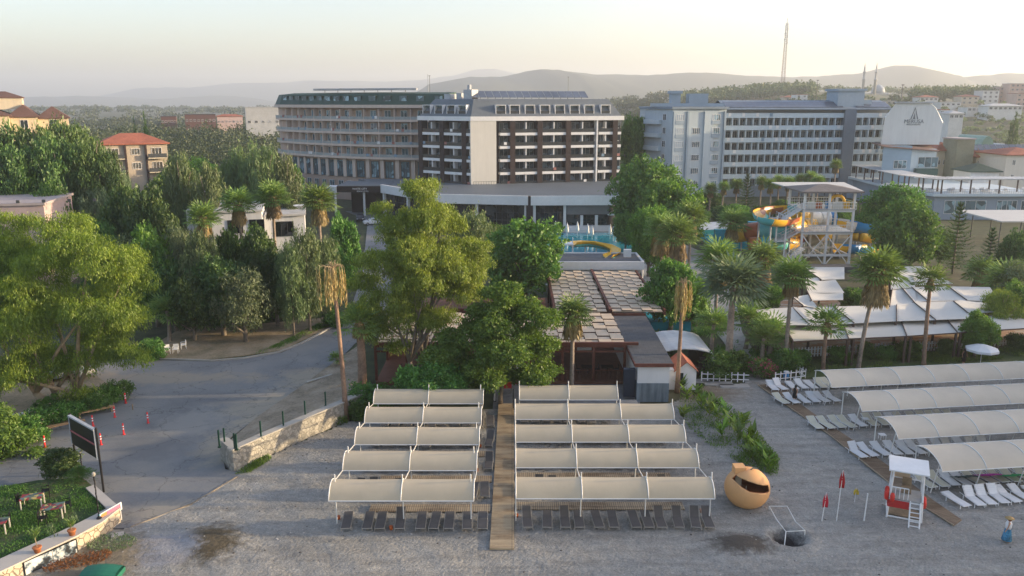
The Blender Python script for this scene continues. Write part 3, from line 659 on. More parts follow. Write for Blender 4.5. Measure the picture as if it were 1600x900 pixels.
g = MB(); g.frame(*FL); g.box(LL-6, LL-3.5, 5, 7.5, zt+4.9, zt+7.2); g.box(LL-9, LL-7.6, 6, 7.4, zt+4.9, zt+6.4); g.tube((LL-5,6,zt+7.2),(LL-5,6,zt+8.3),.5,.5); g.box(LL-12,LL-10,5,8,zt+4.9,zt+6.2); g.build('rooftop_plant', M('light_grey_metal', (.42,.44,.46), .5, .15, 2), e)
g = MB(); g.frame(*FR); g.tube((.2,.2,z0+.2),(8.2,-.9,z0+.2),.04)
for i in range(14): x = .2+i*.62; g.tube((x,-1.1,z0+.3),(x,-1.1,z0+1.4),.03)
g.tube((.2,-1.1,z0+1.4),(8.3,-1.1,z0+1.4),.04); g.build('terrace_railing', DGREY, e)
# ---- podium of the hotel: slate roof, white fascia, dark glazing
e2 = E('hotel_podium', 'low white and black glass podium with flat slate roof in front of the dark hotel', 'building', tuple(at(830,352)))
O2 = e2.location.copy(); ZF = 7.4
def w2(px, D, z=ZF-1): v = Vector((xat(px, D, z), D, 0))-O2; return (v.x, v.y)
front = [w2(598,187), w2(690,167), w2(830,163.5), w2(962,164)]
back = [w2(985,182), w2(975,204), w2(657,204), w2(560,205)]
def shrink(pts, d): return [(x, y+d) for x, y in pts]
g = MB(); g.prism(front+back, ZF-.9, ZF-.35); g.build('roof', WGR, e2)
for a, b, nm in ((front[0], front[1], 0), (front[1], front[2], 1), (front[2], front[3], 2), (front[3], back[0], 3)):
    o, an, L = seg_frame((*a,0), (*b,0)); g = MB(); g.frame(o, an); g.box(-.1, L-(.6 if nm in (1,) else 0), -.55, -.02, ZF-1.9, ZF); g.build('fascia', WHITE, e2)
inner = [(x, y+1.2) for x, y in front]; inner[-1] = (inner[-1][0]-1.3, inner[-1][1]); ib = [(back[0][0]-1.5, back[0][1]), back[1], back[2], back[3]]
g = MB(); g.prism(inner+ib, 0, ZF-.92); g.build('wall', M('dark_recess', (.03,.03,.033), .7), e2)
WGM = win_mesh(1, 1, GLD, DGREY, 1, .05)
def glaze(a, b, xs_, z0_, z1_, nx, y=-.12):
    o, an, L = seg_frame((*a,0), (*b,0)); n = 0
    for xa, xb in xs_:
        g = MB(); g.frame(o, an); g.mi = 0; g.box(xa*L, xb*L, y, y+.1, z0_, z1_); g.mi = 1
        for i in range(nx+1): x = (xa+(xb-xa)*i/nx)*L; g.box(x-.05, x+.05, y-.06, y-.004, z0_, z1_)
        for i in range(4): z = z0_+(z1_-z0_)*i/3; g.box(xa*L, xb*L, y-.05, y-.006, z-.05, z+.04)
        g.build('window', [GLD, M('mullion_grey', (.05,.055,.06))], e2)
glaze(inner[0], inner[1], [(.1,.48),(.52,.95)], .6, 5.4, 5); glaze(inner[1], inner[2], [(.06,.38),(.43,.93)], .5, 5.4, 8); glaze(inner[2], inner[3], [(.06,.40)], .5, 5.4, 6)
glaze(inner[2], inner[3], [(.47,.63),(.67,.82),(.86,.99)], 1.2, 3.3, 3)
o, an, L = seg_frame((*inner[2],0), (*inner[3],0))
g = MB(); g.frame(o, an); g.box(L*.46, L*1.0, -1.0, -.02, 3.5, 5.5); g.build('cladding', M('grey_cladding', (.17,.17,.175), .6, .1), e2)
g = MB(); g.frame(o, an); g.box(L*.44, L*1.02, -1.3, -.02, .0, 1.15); g.box(L*.45, L*.75, -3.2, -1.31, 0, .7); g.build('terrace_base', WHITE, e2)
g = MB(); g.frame(o, an); g.box(L*.985, L*1.12, -1.0, 6, 3.3, 3.6); g.build('side_balcony', WHITE, e2)
for (a, b), q in (((inner[0], inner[1]), (.07,.5)), ((inner[1], inner[2]), (.02,.405)), ((inner[1], inner[2]), (.95,)), ((inner[2], inner[3]), (.04, .43)), ((inner[2], inner[3]), (.65,.84))):
    o, an, L = seg_frame((*a,0), (*b,0))
    for f in q: g = MB(); g.frame(o, an); g.box(L*f-.28, L*f+.28, -1.1, -.5, 0, ZF-1.92 if f < .6 or f > .9 else 3.3); g.build('column', WHITE, e2)
o, an, L = seg_frame((*inner[1],0), (*inner[2],0)); g = MB(); g.frame(o, an); g.box(L*.96, L*1.03, -1.5, -.7, 0, ZF-.05); g.build('brown_pier', BWALL, e2)
# entrance porch
e3 = E('entrance_porch', 'black entrance porch with small white lettering at the left of the hotel podium', 'porch', tuple(at(562,338)))
O3 = e3.location.copy(); D3 = O3.y
xl, xr = xat(526, D3, 5)-O3.x, xat(606, D3, 5)-O3.x; zt3 = zat(290, D3)
g = MB(); g.box(xl, xr, .3, 12, zt3-1.6, zt3-.2); g.box(xl+2, xr, 7, 12, 0, zt3-1.6); g.build('canopy', M('black_brown', (.02,.014,.016), .5), e3)
g = MB(); g.box(xl+.1, xr-.1, .6, 11.7, zt3-.197, zt3-.05); g.build('roof', WGR, e3)
g = MB(); g.prism([(xl-2.6,1.5),(xl-.02,.2),(xl-.02,4),(xl-2.6,4)], zt3-1.7, zt3-.3); g.build('fascia', WHITE, e3)
for x in (xl-.6, (xl+xr)/2+.2): g = MB(); g.tube((x,1.2,0),(x,1.2,zt3-1.72),.28,n=12); g.build('column', WHITE, e3)
def text(body, size, mat, parent, locn, rot=(R(90),0,0), name='lettering', ext=.02, sx=1):
    c = bpy.data.curves.new(name, 'FONT'); c.body = body; c.size = size; c.extrude = ext; c.align_x = 'CENTER'; c.resolution_u = 2
    t = bpy.data.objects.new(name, c); COL.objects.link(t); dg = bpy.context.evaluated_depsgraph_get()
    me = bpy.data.meshes.new_from_object(t.evaluated_get(dg)); bpy.data.objects.remove(t); me.materials.clear(); me.materials.append(mat)
    o = bpy.data.objects.new(name, me); link(o, parent); o.location = locn; o.rotation_euler = rot; o.scale = (sx, 1, 1); return o
text('WHITE CITY', .62, WHITE, e3, ((xl+xr)/2-.6, .27, zt3-1.0)); text('BEACH HOTEL', .42, WHITE, e3, ((xl+xr)/2+.1, .27, zt3-1.48))
# ---- beige hotel with curved front
e = E('hotel', 'long beige hotel with curved balcony rows and green mansard roof', 'hotel', (xat(550,216,10), 216, 0))
O = e.location.copy(); GRN = M('green_roof', (.035,.07,.055), .7, .15, 1); BEI = M('beige_render', (.50,.365,.29), .85, .10, .8, streak=.5); BEL = M('light_beige_render', (.60,.49,.42), .85, .08, .8, streak=.4)
ctrl = [(434,243),(441,236),(470,228),(505,221.5),(548,216.5),(593,213),(643,211),(700,209.5)]
cp = [Vector((xat(p, D, 12), D, 0))-O for p, D in ctrl]; zt = 24.6; fh = 3.25
def off(d, z): return [(p.x+(.30 if i == 0 else .15)*d, p.y+d, z) for i, p in enumerate(cp)]
def strip(g, d0, z0_, d1, z1_, thick=None):
    a = off(d0, z0_); b = off(d1, z1_); n = len(a); g.add(a+b, [(i, i+1, n+i+1, n+i) for i in range(n-1)])
def slab(g, d0, d1, za, zb, zc=None):
    zc = zb if zc is None else zc
    a = [off(d0, za), off(d1, za), off(d1, zc), off(d0, zb)]; n = len(cp); vs = [p for r_ in a for p in r_]
    fs = [(q*n+i, ((q+1)%4)*n+i, ((q+1)%4)*n+i+1, q*n+i+1) for q in range(4) for i in range(n-1)]+[(0,n,2*n,3*n),(n-1,4*n-1,3*n-1,2*n-1)]
    g.add(vs, fs)
g = MB(); slab(g, 1.6, 16, 0, zt-.02); g.build('wall', BEI, e)
g = MB(); slab(g, -.3, 1.5, zt, zt+.8); slab(g, 1.51, 15, zt+.01, zt+.6); g.build('cornice', BEL, e)
g = MB(); slab(g, .1, 14, zt+.8, zt+.85); a = [off(.2, zt+.85), off(2.4, zt+3.6), off(11, zt+4.1), off(14, zt+.85)]; n = len(cp); g.add([p for r_ in a for p in r_], [(q*n+i+1, q*n+i, ((q+1))*n+i, (q+1)*n+i+1) for q in range(3) for i in range(n-1)]+[(0,3*n,2*n,n),(n-1,2*n-1,3*n-1,4*n-1)]); g.build('mansard_roof', GRN, e)
for f in range(4):
    z = zt-fh*(f+1); g = MB(); slab(g, 0, 1.58, z-.25, z+.3); s_ = g.build('balcony', BEL, e)
    g = MB(); slab(g, .05, .1, z+.31, z+1.05); g.build('railing', M('pale_rail', (.30,.33,.33), .4, .2, 1.5), s_)
    for q in range(7): c_ = cp[1].lerp(cp[6], RB.random()) ; k_ = min(range(len(cp)-1), key=lambda i: abs(cp[i].x-c_.x) if cp[i].x <= c_.x else 1e9); t_ = (c_.x-cp[k_].x)/(cp[k_+1].x-cp[k_].x); yy = cp[k_].y+(cp[k_+1].y-cp[k_].y)*t_; g = MB(); g.box(c_.x-.35, c_.x+.35, yy-.06, yy-.02, z+.5, z+1.2); g.build('towel', RB.choice([WHITE, TWB, TWR, WHITE]), s_)
zb4 = zt-fh*4
seg = []
for i in range(1, len(cp)-1):
    (o_, a_, L_) = seg_frame(cp[i], cp[i+1]); nb = max(2, round(L_/ (3.9)))
    for b in range(nb): seg.append(((o_, a_), L_*(b+.5)/nb, L_/nb))
WB = win_mesh(1.7, 2.3, GLB, WHITE, 2); WT = win_mesh(2.3, 4.4, GLB, DGREY, 3, .1); g_ = MB(); g_.box(-.07,.07,.02,1.55,.3,fh-.26); DV = g_.mesh('divider', BEL)
g_ = MB(); g_.mi = 1; g_.box(-1.15,1.15,-.05,1.6,1.95,2.05); g_.mi = 0; g_.box(-1.0,1.0,-.03,.05,.1,1.95); g_.mi = 1; g_.box(-.04,.04,-.06,-.035,.1,1.9)
DG = g_.mesh('dormer', [GLB, GRN]); g_ = MB(); g_.box(-.55,.55,-.35,0,0,5.0); PL = g_.mesh('pilaster', BEL)
for fr, x, wd in seg:
    for f in range(4):
        z = zt-fh*(f+1); part('window', WB, e, fr, x, 1.3, z+.32); part('divider', DV, e, fr, x+wd/2, 0, z)
    part('window', WT, e, fr, x, 1.2, zb4-5.2); part('pilaster', PL, e, fr, x+wd/2, 1.4, zb4-5.3); part('window', WB, e, fr, x, 1.2, zb4-8.6)
    part('dormer', DG, e, fr, x, .95, zt+1.1)
g = MB()
for i in range(7):
    q = cp[3].lerp(cp[6], i/6.5); g.box(q.x-3, q.x+3, q.y+5, q.y+8, zt+4.6, zt+5.1); g.tube((q.x,q.y+6,zt+4),(q.x,q.y+6,zt+4.7),.1)
g.tube((cp[6].x+4,cp[6].y+7,zt+4),(cp[6].x+4,cp[6].y+7,zt+8.6),.07); g.build('solar_panels', M('light_grey_metal',(1,1,1)), e)
# ---- blue hotel: near wing with bay windows, long balcony wing, tower, white gable
e = E('hotel', 'long light blue hotel with rows of white balconies and a white gable wall at right', 'hotel', (xat(1137,208,5), 208, 0))
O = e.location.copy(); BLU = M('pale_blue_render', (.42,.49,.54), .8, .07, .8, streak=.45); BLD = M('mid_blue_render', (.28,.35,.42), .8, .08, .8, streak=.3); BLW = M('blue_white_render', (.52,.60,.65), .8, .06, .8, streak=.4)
fh = 3.33; ztop = 24.2
a = Vector((xat(1048,203,12),203,0))-O; b = Vector((xat(1131,207,12),207,0))-O; l = Vector((xat(1006,214,12),214,0))-O
g = MB(); g.prism([(l.x,l.y),(a.x,a.y),(b.x,b.y),(b.x,b.y+14),(l.x,b.y+16)], 0, ztop+.2); g.build('wall', BLU, e)
FA, LA = frame_of(a, b); FB, LB = frame_of(l, a)
for xx, wd in ((.03, .16), (.28,.10), (.60,.16), (.97,.05)):
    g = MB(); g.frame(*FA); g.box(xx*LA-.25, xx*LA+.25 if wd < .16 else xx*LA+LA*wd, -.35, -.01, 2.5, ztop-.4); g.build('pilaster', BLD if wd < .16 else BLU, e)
WL = win_mesh(2.1, 1.5, GLB, WHITE, 4); WS = win_mesh(1.3, 1.6, GL, WHITE, 2); g_ = MB(); g_.box(-1.15,1.15,-.42,-.36,-1.0,-.05); SPD = g_.mesh('spandrel', BLD)
for f in range(6):
    z = ztop-2.6-fh*f
    for xx, y in ((.13,-.36), (.45,-.03), (.80,-.36)):
        if xx == .45 and f == 0: continue
        part('window', WL, e, FA, xx*LA, y, z)
        if xx != .45 and f < 5: part('spandrel', SPD, e, FA, xx*LA, 0, z)
    part('window', WS, e, FB, LB*.72, -.03, z)
    if f < 5:
        g = MB(); g.frame(*FB); g.box(LB*.05, LB*.62, -.9, -.01, z-1.0, z+.1); g.build('balcony', BLW, e)
g = MB(); g.prism([(l.x-.4,l.y-.4),(a.x-.3,a.y-.6),(b.x+.5,b.y-.6),(b.x+.5,b.y+14),(l.x-.4,b.y+16)], ztop+.2, ztop+.75); g.build('roof', M('blue_grey_roof', (.20,.25,.31), .7, .15, 1), e)
g = MB(); g.box(l.x+6, l.x+8.4, b.y+4, b.y+7, ztop+.75, ztop+4); g.box(l.x+5.6, l.x+8.8, b.y+3.6, b.y+7.4, ztop+4, ztop+4.7); g.build('chimney_tower', BLD, e)
g = MB(); g.box(a.x+5.6, a.x+10.5, b.y+4, b.y+8, ztop+.75, ztop+4.0); g.build('chimney_tower', BLD, e)
g = MB(); g.box(l.x+.5, b.x, b.y+2, b.y+3, ztop+.76, ztop+1.6); g.build('parapet', BLD, e)
# long wing
p0 = Vector((xat(1131,224,12),224,0))-O; p1 = Vector((xat(1385,228,12),228,0))-O; FW, LW = frame_of(p0, p1); zt = 22.7; fh = 3.32
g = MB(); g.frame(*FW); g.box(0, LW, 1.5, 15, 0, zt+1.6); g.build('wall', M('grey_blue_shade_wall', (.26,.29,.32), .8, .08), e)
g = MB(); g.frame(*FW); y = 0
g.add([(-.5,-.6,zt+1.6),(LW,-.6,zt+1.6),(LW,6,zt+3.9),(-.5,6,zt+3.9),(LW,14,zt+1.7),(-.5,14,zt+1.7),(-.5,-.6,zt+1.3),(LW,-.6,zt+1.3)], [(0,1,2,3),(3,2,4,5),(6,7,1,0)]); g.build('roof', M('blue_grey_roof',(1,1,1)), e)
pan = MB(); pan.add([(-1,0,0),(1,0,0),(1,3.6,1.5),(-1,3.6,1.5),(-1,0,-.1),(1,0,-.1),(1,3.6,1.4),(-1,3.6,1.4)], [(0,1,2,3),(7,6,5,4),(0,4,5,1),(1,5,6,2),(2,6,7,3),(3,7,4,0)]); pan = pan.mesh('solar_panel', M('solar_glass',(1,1,1)))
nb = 24; bw = LW/nb
WN = win_mesh(2.1, 1.75, GL, M('cream_frame', (.5,.48,.42)), 3); g_ = MB(); g_.box(-.12,.12,.0,1.45,.5,fh-.35); DV2 = g_.mesh('divider', BLW)
tower = [i for i in range(nb) if .70 < (i+.5)/nb < .795]
for f in range(6):
    z = zt-fh*f
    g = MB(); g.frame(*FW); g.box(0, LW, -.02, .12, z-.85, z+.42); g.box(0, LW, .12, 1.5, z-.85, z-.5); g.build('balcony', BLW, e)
    for i in range(nb):
        if i not in tower and RB.random() < .3: g = MB(); g.frame(*FW); g.box((i+.3)*bw, (i+.3)*bw+.8, -.09, -.05, z-.5-fh*0, z+.45); g.build('towel', RB.choice([WHITE]*9+[TWB]), e)
    for i in range(nb):
        if i in tower: continue
        part('divider', DV2, e, FW, i*bw, .05, z-fh+.0)
        if f < 5 or i % 2 == 0: part('window', WN, e, FW, (i+.5)*bw, 1.42, z-fh+.35)
for i in range(nb):
    if i in tower: continue
    part('solar_panel', pan, e, FW, (i+.5)*bw, .2, zt+2.05)
g = MB(); g.frame(*FW); g.box(LW*.715, LW*.785, -.6, 1.4, 0, zt+1.4); g.build('tower_shaft', M('dark_slate_blue', (.13,.17,.22), .7, .08), e)
g = MB(); g.frame(*FW); g.box(LW*.68, LW*.84, 1, 8, zt+1.5, zt+6.4); g.box(LW*.67, LW*.85, .6, 8.4, zt+6.4, zt+7.0); g.box(LW*.84, LW*.9, 2, 7, zt+1.5, zt+4); g.build('lift_tower', BLD, e)
# white gable block
DG_ = 207; gx0, gx1 = xat(1378,DG_,18)-O.x, xat(1471,DG_,18)-O.x; gy = DG_-O.y; za, zb = zat(226,DG_), zat(161,DG_)
g = MB(); c = 2.2
prof = [(gx0,za),(gx1-.3,za),(gx1,zb-5.0),(gx1-c,zb-1.2),(gx1-c-1.6,zb),(gx0+c+.6,zb),(gx0+.3,zb-3.6)]
n = len(prof); g.add([(x,gy,z) for x, z in prof]+[(x+(x+O.x)*17/DG_,gy+17,z) for x, z in prof], [tuple(range(n))]+[tuple(range(2*n-1,n-1,-1))]+[(i,n+i,n+(i+1)%n,(i+1)%n) for i in range(n)]); g.build('gable_wall', M('grey_white_render', (.60,.62,.62), .8, .05, .5, streak=.6), e)
g = MB(); rp = prof[3:6]; g.prism([(gx0+2.5,gy-.5),(gx1-3.2,gy-.5),(gx1-3.2+(gx1+O.x)*14/DG_,gy+14),(gx0+2.5+(gx0+O.x)*14/DG_,gy+14)], zb+.01, zb+.35); g.build('gable_roof', M('light_grey_metal',(1,1,1)), e)
gm = M('sign_grey', (.16,.18,.20), .6, .05); cx = (xat(1427,DG_,20)-O.x)
text('MERUSA', 1.35, gm, e, (cx, gy-.05, zat(192.5,DG_))); text('BEACH HOTEL', .5, gm, e, (cx, gy-.05, zat(195.6,DG_)), sx=1.1)
g = MB(); zz = zat(186,DG_); g.add([(cx-1,gy-.06,zz),(cx-.7,gy-.06,zz),(cx,gy-.06,zz+2.6),(cx,gy-.06,zz+3)], [(0,1,2,3)]); g.add([(cx+1,gy-.06,zz),(cx+.7,gy-.06,zz),(cx,gy-.06,zz+2.6),(cx,gy-.06,zz+3)], [(3,2,1,0)]); g.add([(cx-.35,gy-.06,zz),(cx+.25,gy-.06,zz),(cx,gy-.06,zz+1.7)], [(0,1,2)])
g.build('emblem', gm, e)
# lower blue block below the gable
bx0, bx1 = xat(1376,204,8)-O.x, xat(1462,204,8)-O.x; by = 204-O.y; bt = zat(228,204)
g = MB(); g.prism([(bx0,by),(bx0+(bx1-bx0)*.52,by),(bx0+(bx1-bx0)*.52,gy+8),(bx0+(bx0+O.x)*(gy+8-by)/204,gy+8)], 0, bt-.02); g.build('annex', M('sky_blue_render', (.25,.35,.44), .8, .08, .8), e)
g = MB(); g.box(bx0+(bx1-bx0)*.52+.01, bx1, by+.8, gy+8, 0, bt-.8); g.build('annex', BLW, e)
g = MB(); g.add([(bx0-.4,by-.5,bt),(bx1,by-.5,bt-1.2),(bx1+.6,gy+3,bt-.2),(bx0-.4,gy+3,bt+.6),(bx0-.4,by-.5,bt-.25),(bx1,by-.5,bt-1.45),(bx1+.6,gy+3,bt-.45),(bx0-.4,gy+3,bt+.35)], [(0,1,2,3),(4,7,6,5),(0,4,5,1),(1,5,6,2),(2,6,7,3),(3,7,4,0)]); g.build('annex_roof', M('brown_roof', (.20,.13,.11), .8, .2, 1.5), e)
part('window', win_mesh(3.2, 2.0, GLB, WHITE, 3), e, ((0,0,0),0), bx0+4.6, by-.04, bt-5.6); part('window', win_mesh(5, 2.6, GLB, WHITE, 3), e, ((0,0,0),0), bx0+12, by+.75, bt-5.4)
g = MB(); g.box(bx0+8.6, bx1, by-.9, by+.75, bt-7.4, bt-5.6); g.build('balcony', M('dark_green_glass', (.05,.10,.09), .3), e)
g = MB(); g.box(bx0+8.0, bx1, by-.95, by+.75, bt-8.0, bt-7.42); g.build('band', BLW, e)
# ================================================================ other buildings
RT = M('terracotta_tiles', (.34,.12,.075), .85, .25, 2.5, bmp=.04); CRW = M('cream_render', (.55,.48,.36), .85, .08, .8, streak=.4)
PNK = M('pink_render', (.50,.38,.36), .85, .10, .8, streak=.3); BRT = M('brown_tiles', (.13,.075,.06), .85, .2, 2)
def hip(g, x0, x1, y0, y1, z, h, ov=.6):
    x0 -= ov; x1 += ov; y0 -= ov; y1 += ov; m = (y1-y0)/2; ym = (y0+y1)/2
    if x1-x0 > y1-y0: r0, r1 = (x0+m, ym), (x1-m, ym)
    else: m = (x1-x0)/2; xm = (x0+x1)/2; r0, r1 = (xm, y0+m), (xm, y1-m)
    g.add([(x0,y0,z),(x1,y0,z),(x1,y1,z),(x0,y1,z),(r0[0],r0[1],z+h),(r1[0],r1[1],z+h),(x0,y0,z-.25),(x1,y0,z-.25),(x1,y1,z-.25),(x0,y1,z-.25)],
          ([(0,1,5,4),(1,2,5),(2,3,4,5),(3,0,4)] if x1-x0 > y1-y0 else [(0,1,4),(1,2,5,4),(2,3,5),(3,0,4,5)])+[(9,8,7,6),(0,6,7,1),(1,7,8,2),(2,8,9,3),(3,9,6,0)])
def house(name, label, cat, px0, px1, D, ztop, dep, wallm, roofm, rh=2.5, nf=2, nw=4, z0=0, rz=0, group=None, ww=1.3, wh=1.4, flat=False, glz=None, balc=None):
    x0, x1 = xat(px0, D, ztop), xat(px1, D, ztop); wd = x1-x0; e = E(name, label, cat, ((x0+x1)/2, D, z0), rz, group); H = ztop-z0
    g = MB(); g.box(-wd/2, wd/2, 0, dep, 0, H); g.build('wall', wallm, e)
    g = MB()
    if flat: g.box(-wd/2-.25, wd/2+.25, -.25, dep+.25, H+.003, H+.35)
    else: hip(g, -wd/2, wd/2, 0, dep, H+.26, rh)
    g.build('roof', roofm, e); me = win_mesh(ww, wh, glz or GL, WHITE, 2); fh = H/nf if z0 == 0 else 3.1
    for f in range(nf):
        z = H-fh*(f+1)+fh*.33
        for i in range(nw):
            part('window', me, e, ((0,0,0),0), -wd/2+wd*(i+.5)/nw, -.03, z)
        if balc and z > .5:
            g = MB(); g.box(-wd/2*.98, wd/2*.98, -1.2, -.09, z-.9, z-.65); g.build('balcony', balc, e)
    return e
# three storey house with red roof, left
e = house('house', 'cream three storey house with red tiled hip roof standing among the left trees', 'house', 160, 257, 178, zat(226,178), 9, M('tan_render', (.42,.36,.29), .85, .1, .8, streak=.4), RT, 2.1, 3, 0, rz=R(29))
wd = xat(257,178,9)-xat(160,178,9)
for f in range(2):
    z = zat(226,178)-3.1*(f+1)
    for xx, w_ in ((-.30,.30),(.33,.28)):
        g = MB(); g.box(wd*(xx-w_/2), wd*(xx+w_/2), -1.3, -.01, z, z+.22); s_ = g.build('balcony', CRW, e)
        g = MB(); g.box(wd*(xx-w_/2), wd*(xx+w_/2), -1.28, -1.22, z+.23, z+1.1); g.build('railing', DGREY, s_)
        part('window', win_mesh(2.0, 2.1, GL, WHITE, 3), e, ((0,0,0),0), wd*xx, -.03, z+.25)
    part('window', win_mesh(1.7, 1.4, GLB, WHITE, 3), e, ((0,0,0),0), wd*.02, -.03, z+.9)
for xx in (-.13, .17): g = MB(); g.box(wd*xx-.2, wd*xx+.2, -.5, -.02, 0, zat(226,178)-.05); g.build('pilaster', BWALL, e)
e = E('hotel', 'cream hotel with brown mansard roofs at the far left edge', 'hotel', (xat(30,200,20),200,0), R(28))
zz = zat(181,200)
for i, (a, b, dy) in enumerate(((-70,18,0),(18,56,1.5),(56,98,3))):
    x0, x1 = xat(a,200,20)-e.location.x, xat(b,200,20)-e.location.x
    g = MB(); g.box(x0+.01, x1, dy, 14, 0, zz-i*.4); g.build('wall', M('yellow_render', (.62,.50,.33), .85, .06, .8, streak=.3), e)
    g = MB(); hip(g, x0, x1, dy, 14, zz-i*.4+.26, 2.8, .5); g.build('roof', BRT, e)
    for f in range(2):
        part('window', win_mesh(1.6, 2.0, GL, WHITE, 2), e, ((0,0,0),0), (x0*.5+x1*.5), dy-.04, zz-3-3.1*f)
g = MB(); g.mi = 0; x = xat(6,200,26)-e.location.x; g.box(x-4, x+4, 5, 12, zz+1.5, zz+4.2); g.mi = 1; hip(g, x-4, x+4, 5, 12, zz+4.5, 1.4, .3); g.build('roof_turret', [CRW, BRT], e)
# buildings far off on the left and behind
house('brick_building', 'dark red low building beyond the trees, left of the longer red one', 'building', 252, 274, 520, zat(182,520), 8, M('dark_red_wall', (.12,.06,.05)), DGREY, 1, 3, 5, flat=True, rz=R(20))
house('brick_building', 'long dark red building with grey flat roof beyond the trees on the left', 'building', 290, 335, 500, zat(179,500), 8, M('dark_red_wall', (1,1,1)), DGREY, 1, 3, 8, flat=True, rz=R(20))
house('apartment_building', 'small pale pink far building right of the long dark red one', 'building', 340, 378, 520, zat(182,520), 8, PNK, RT, 1.2, 3, 7, rz=R(20))
e = house('factory', 'white factory shed with curved roof left of the beige hotel', 'factory', 384, 436, 420, zat(168,420), 8, M('factory_grey', (.40,.41,.42)), M('light_grey_metal', (.42,.44,.46)), 1.2, 2, 5, flat=True, rz=R(20))
# white garden house with tank, middle left
ZH = zat(331, 112)
e = E('garden_house', 'low white house with flat roofs and a water tank between the left palms', 'house', (xat(390,112,4), 112, 0), R(14)); ox = e.location.x
def hx(p, D=112): return xat(p, D, 5)-ox
g = MB(); g.box(hx(338), hx(412), 0, 12, 0, ZH); g.build('wall', WHITEW, e); g = MB(); g.box(hx(336), hx(414), -.3, 12.3, ZH+.003, ZH+.3); g.build('roof', M('pale_roof', (.5,.49,.47)), e)
g = MB(); g.box(hx(412)+.02, hx(476), 2, 12, 0, ZH-1.0); g.build('wall', WHITEW, e); g = MB(); g.box(hx(412)+.32, hx(478), 1.6, 12.3, ZH-.997, ZH-.7); g.build('roof', M('pale_roof', (1,1,1)), e)
g = MB(); g.box(hx(298), hx(338)-.02, 3, 13, 0, ZH-.3); g.build('wall', WHITEW, e)
g = MB(); g.box(hx(298), hx(336)-.33, 2.8, 13, ZH-.297, ZH+.1); g.build('roof', M('pale_roof', (1,1,1)), e)
for p in (372, 404): part('window', win_mesh(2.0, 1.9, GLD, DGREY, 2), e, ((0,0,0),0), hx(p), -.04, ZH-3.0)
part('window', win_mesh(2.6, 2.2, GLD, DGREY, 3), e, ((0,0,0),0), hx(444), 1.95, ZH-4)
g = MB(); x = hx(328); g.mi = 1; g.box(x-1.3, x+1.3, 4.5, 7, ZH+.11, ZH+.9); g.mi = 0; g.tube((x-.7,5.4,ZH+2.0),(x+.7,5.4,ZH+2.0),.55,n=14); g.mi = 1; g.tube((x-.5,5.4,ZH+.9),(x-.5,5.4,ZH+1.5),.06); g.tube((x+.5,5.4,ZH+.9),(x+.5,5.4,ZH+1.5),.06); g.build('water_tank', [WHITE, M('light_grey_metal',(1,1,1))], e)
g = MB(); g.lathe([(.0,0),(.5,.06),(.95,.3),(1.0,.36)], 18, (hx(470), 3, ZH)); o = g.build('satellite_dish', WHITE, e)
g = MB()
for a, b, y0, y1 in ((404, 438, -4.5, -.4),(352,372,-6,-2)):
    g.add([(hx(a),y0,1.9),(hx(b),y0,1.9),(hx(b),y1,3.0),(hx(a),y1,3.0),(hx(a),y0,1.7),(hx(b),y0,1.7),(hx(b),y1,2.8),(hx(a),y1,2.8)], [(0,1,2,3),(7,6,5,4),(0,4,5,1),(1,5,6,2),(2,6,7,3),(3,7,4,0)])
g.build('tiled_porch', RT, e)
# pink sheds at left edge
e = house('pink_building', 'low pink flat building behind the big yellow-green tree at left', 'building', -60, 62, 108, zat(322,108), 12, PNK, M('pink_roof', (.42,.36,.35), .8), 1, 1, 3, flat=True, rz=R(12))
g = MB(); 
for i in range(9): g.box(-14+i*3.2, -13.6+i*3.2, -.2, .05, zat(322,108)+.36, zat(322,108)+.75)
g.build('roof_posts', DGREY, e)
e = E('garden_tent', 'small white pointed garden tent beside the pink building', 'tent', tuple(at(82,362)))
g = MB(); hip(g, -1.7, 1.7, -1.7, 1.7, 2.4, 1.2, .1); g.build('canopy', WHITE, e)
for x in (-1.6,1.6):
    for y in (-1.6,1.6): g = MB(); g.tube((x,y,0),(x,y,2.2),.05); g.build('leg', WHITE, e)
e = E('shade_roof', 'flat teal shade roof on posts beside the left garden lawn', 'canopy', tuple(at(140,338)))
g = MB(); g.add([(-4.5,-1.5,2.4),(3.5,-2.5,2.6),(4.0,2,3.0),(-3,1.5,2.6),(-4.5,-1.5,2.3),(3.5,-2.5,2.5),(4.0,2,2.9),(-3,1.5,2.5)], [(0,1,2,3),(7,6,5,4),(0,4,5,1),(1,5,6,2),(2,6,7,3),(3,7,4,0)]); g.build('canopy', M('teal_fabric', (.03,.17,.20), .7), e)
for x, y, z in ((-4.3,-1.4,2.2),(3.4,-2.3,2.4),(3.8,1.8,2.8),(-2.9,1.4,2.4)): g = MB(); g.tube((x,y,0),(x,y,z),.06); g.build('leg', DGREY, e)
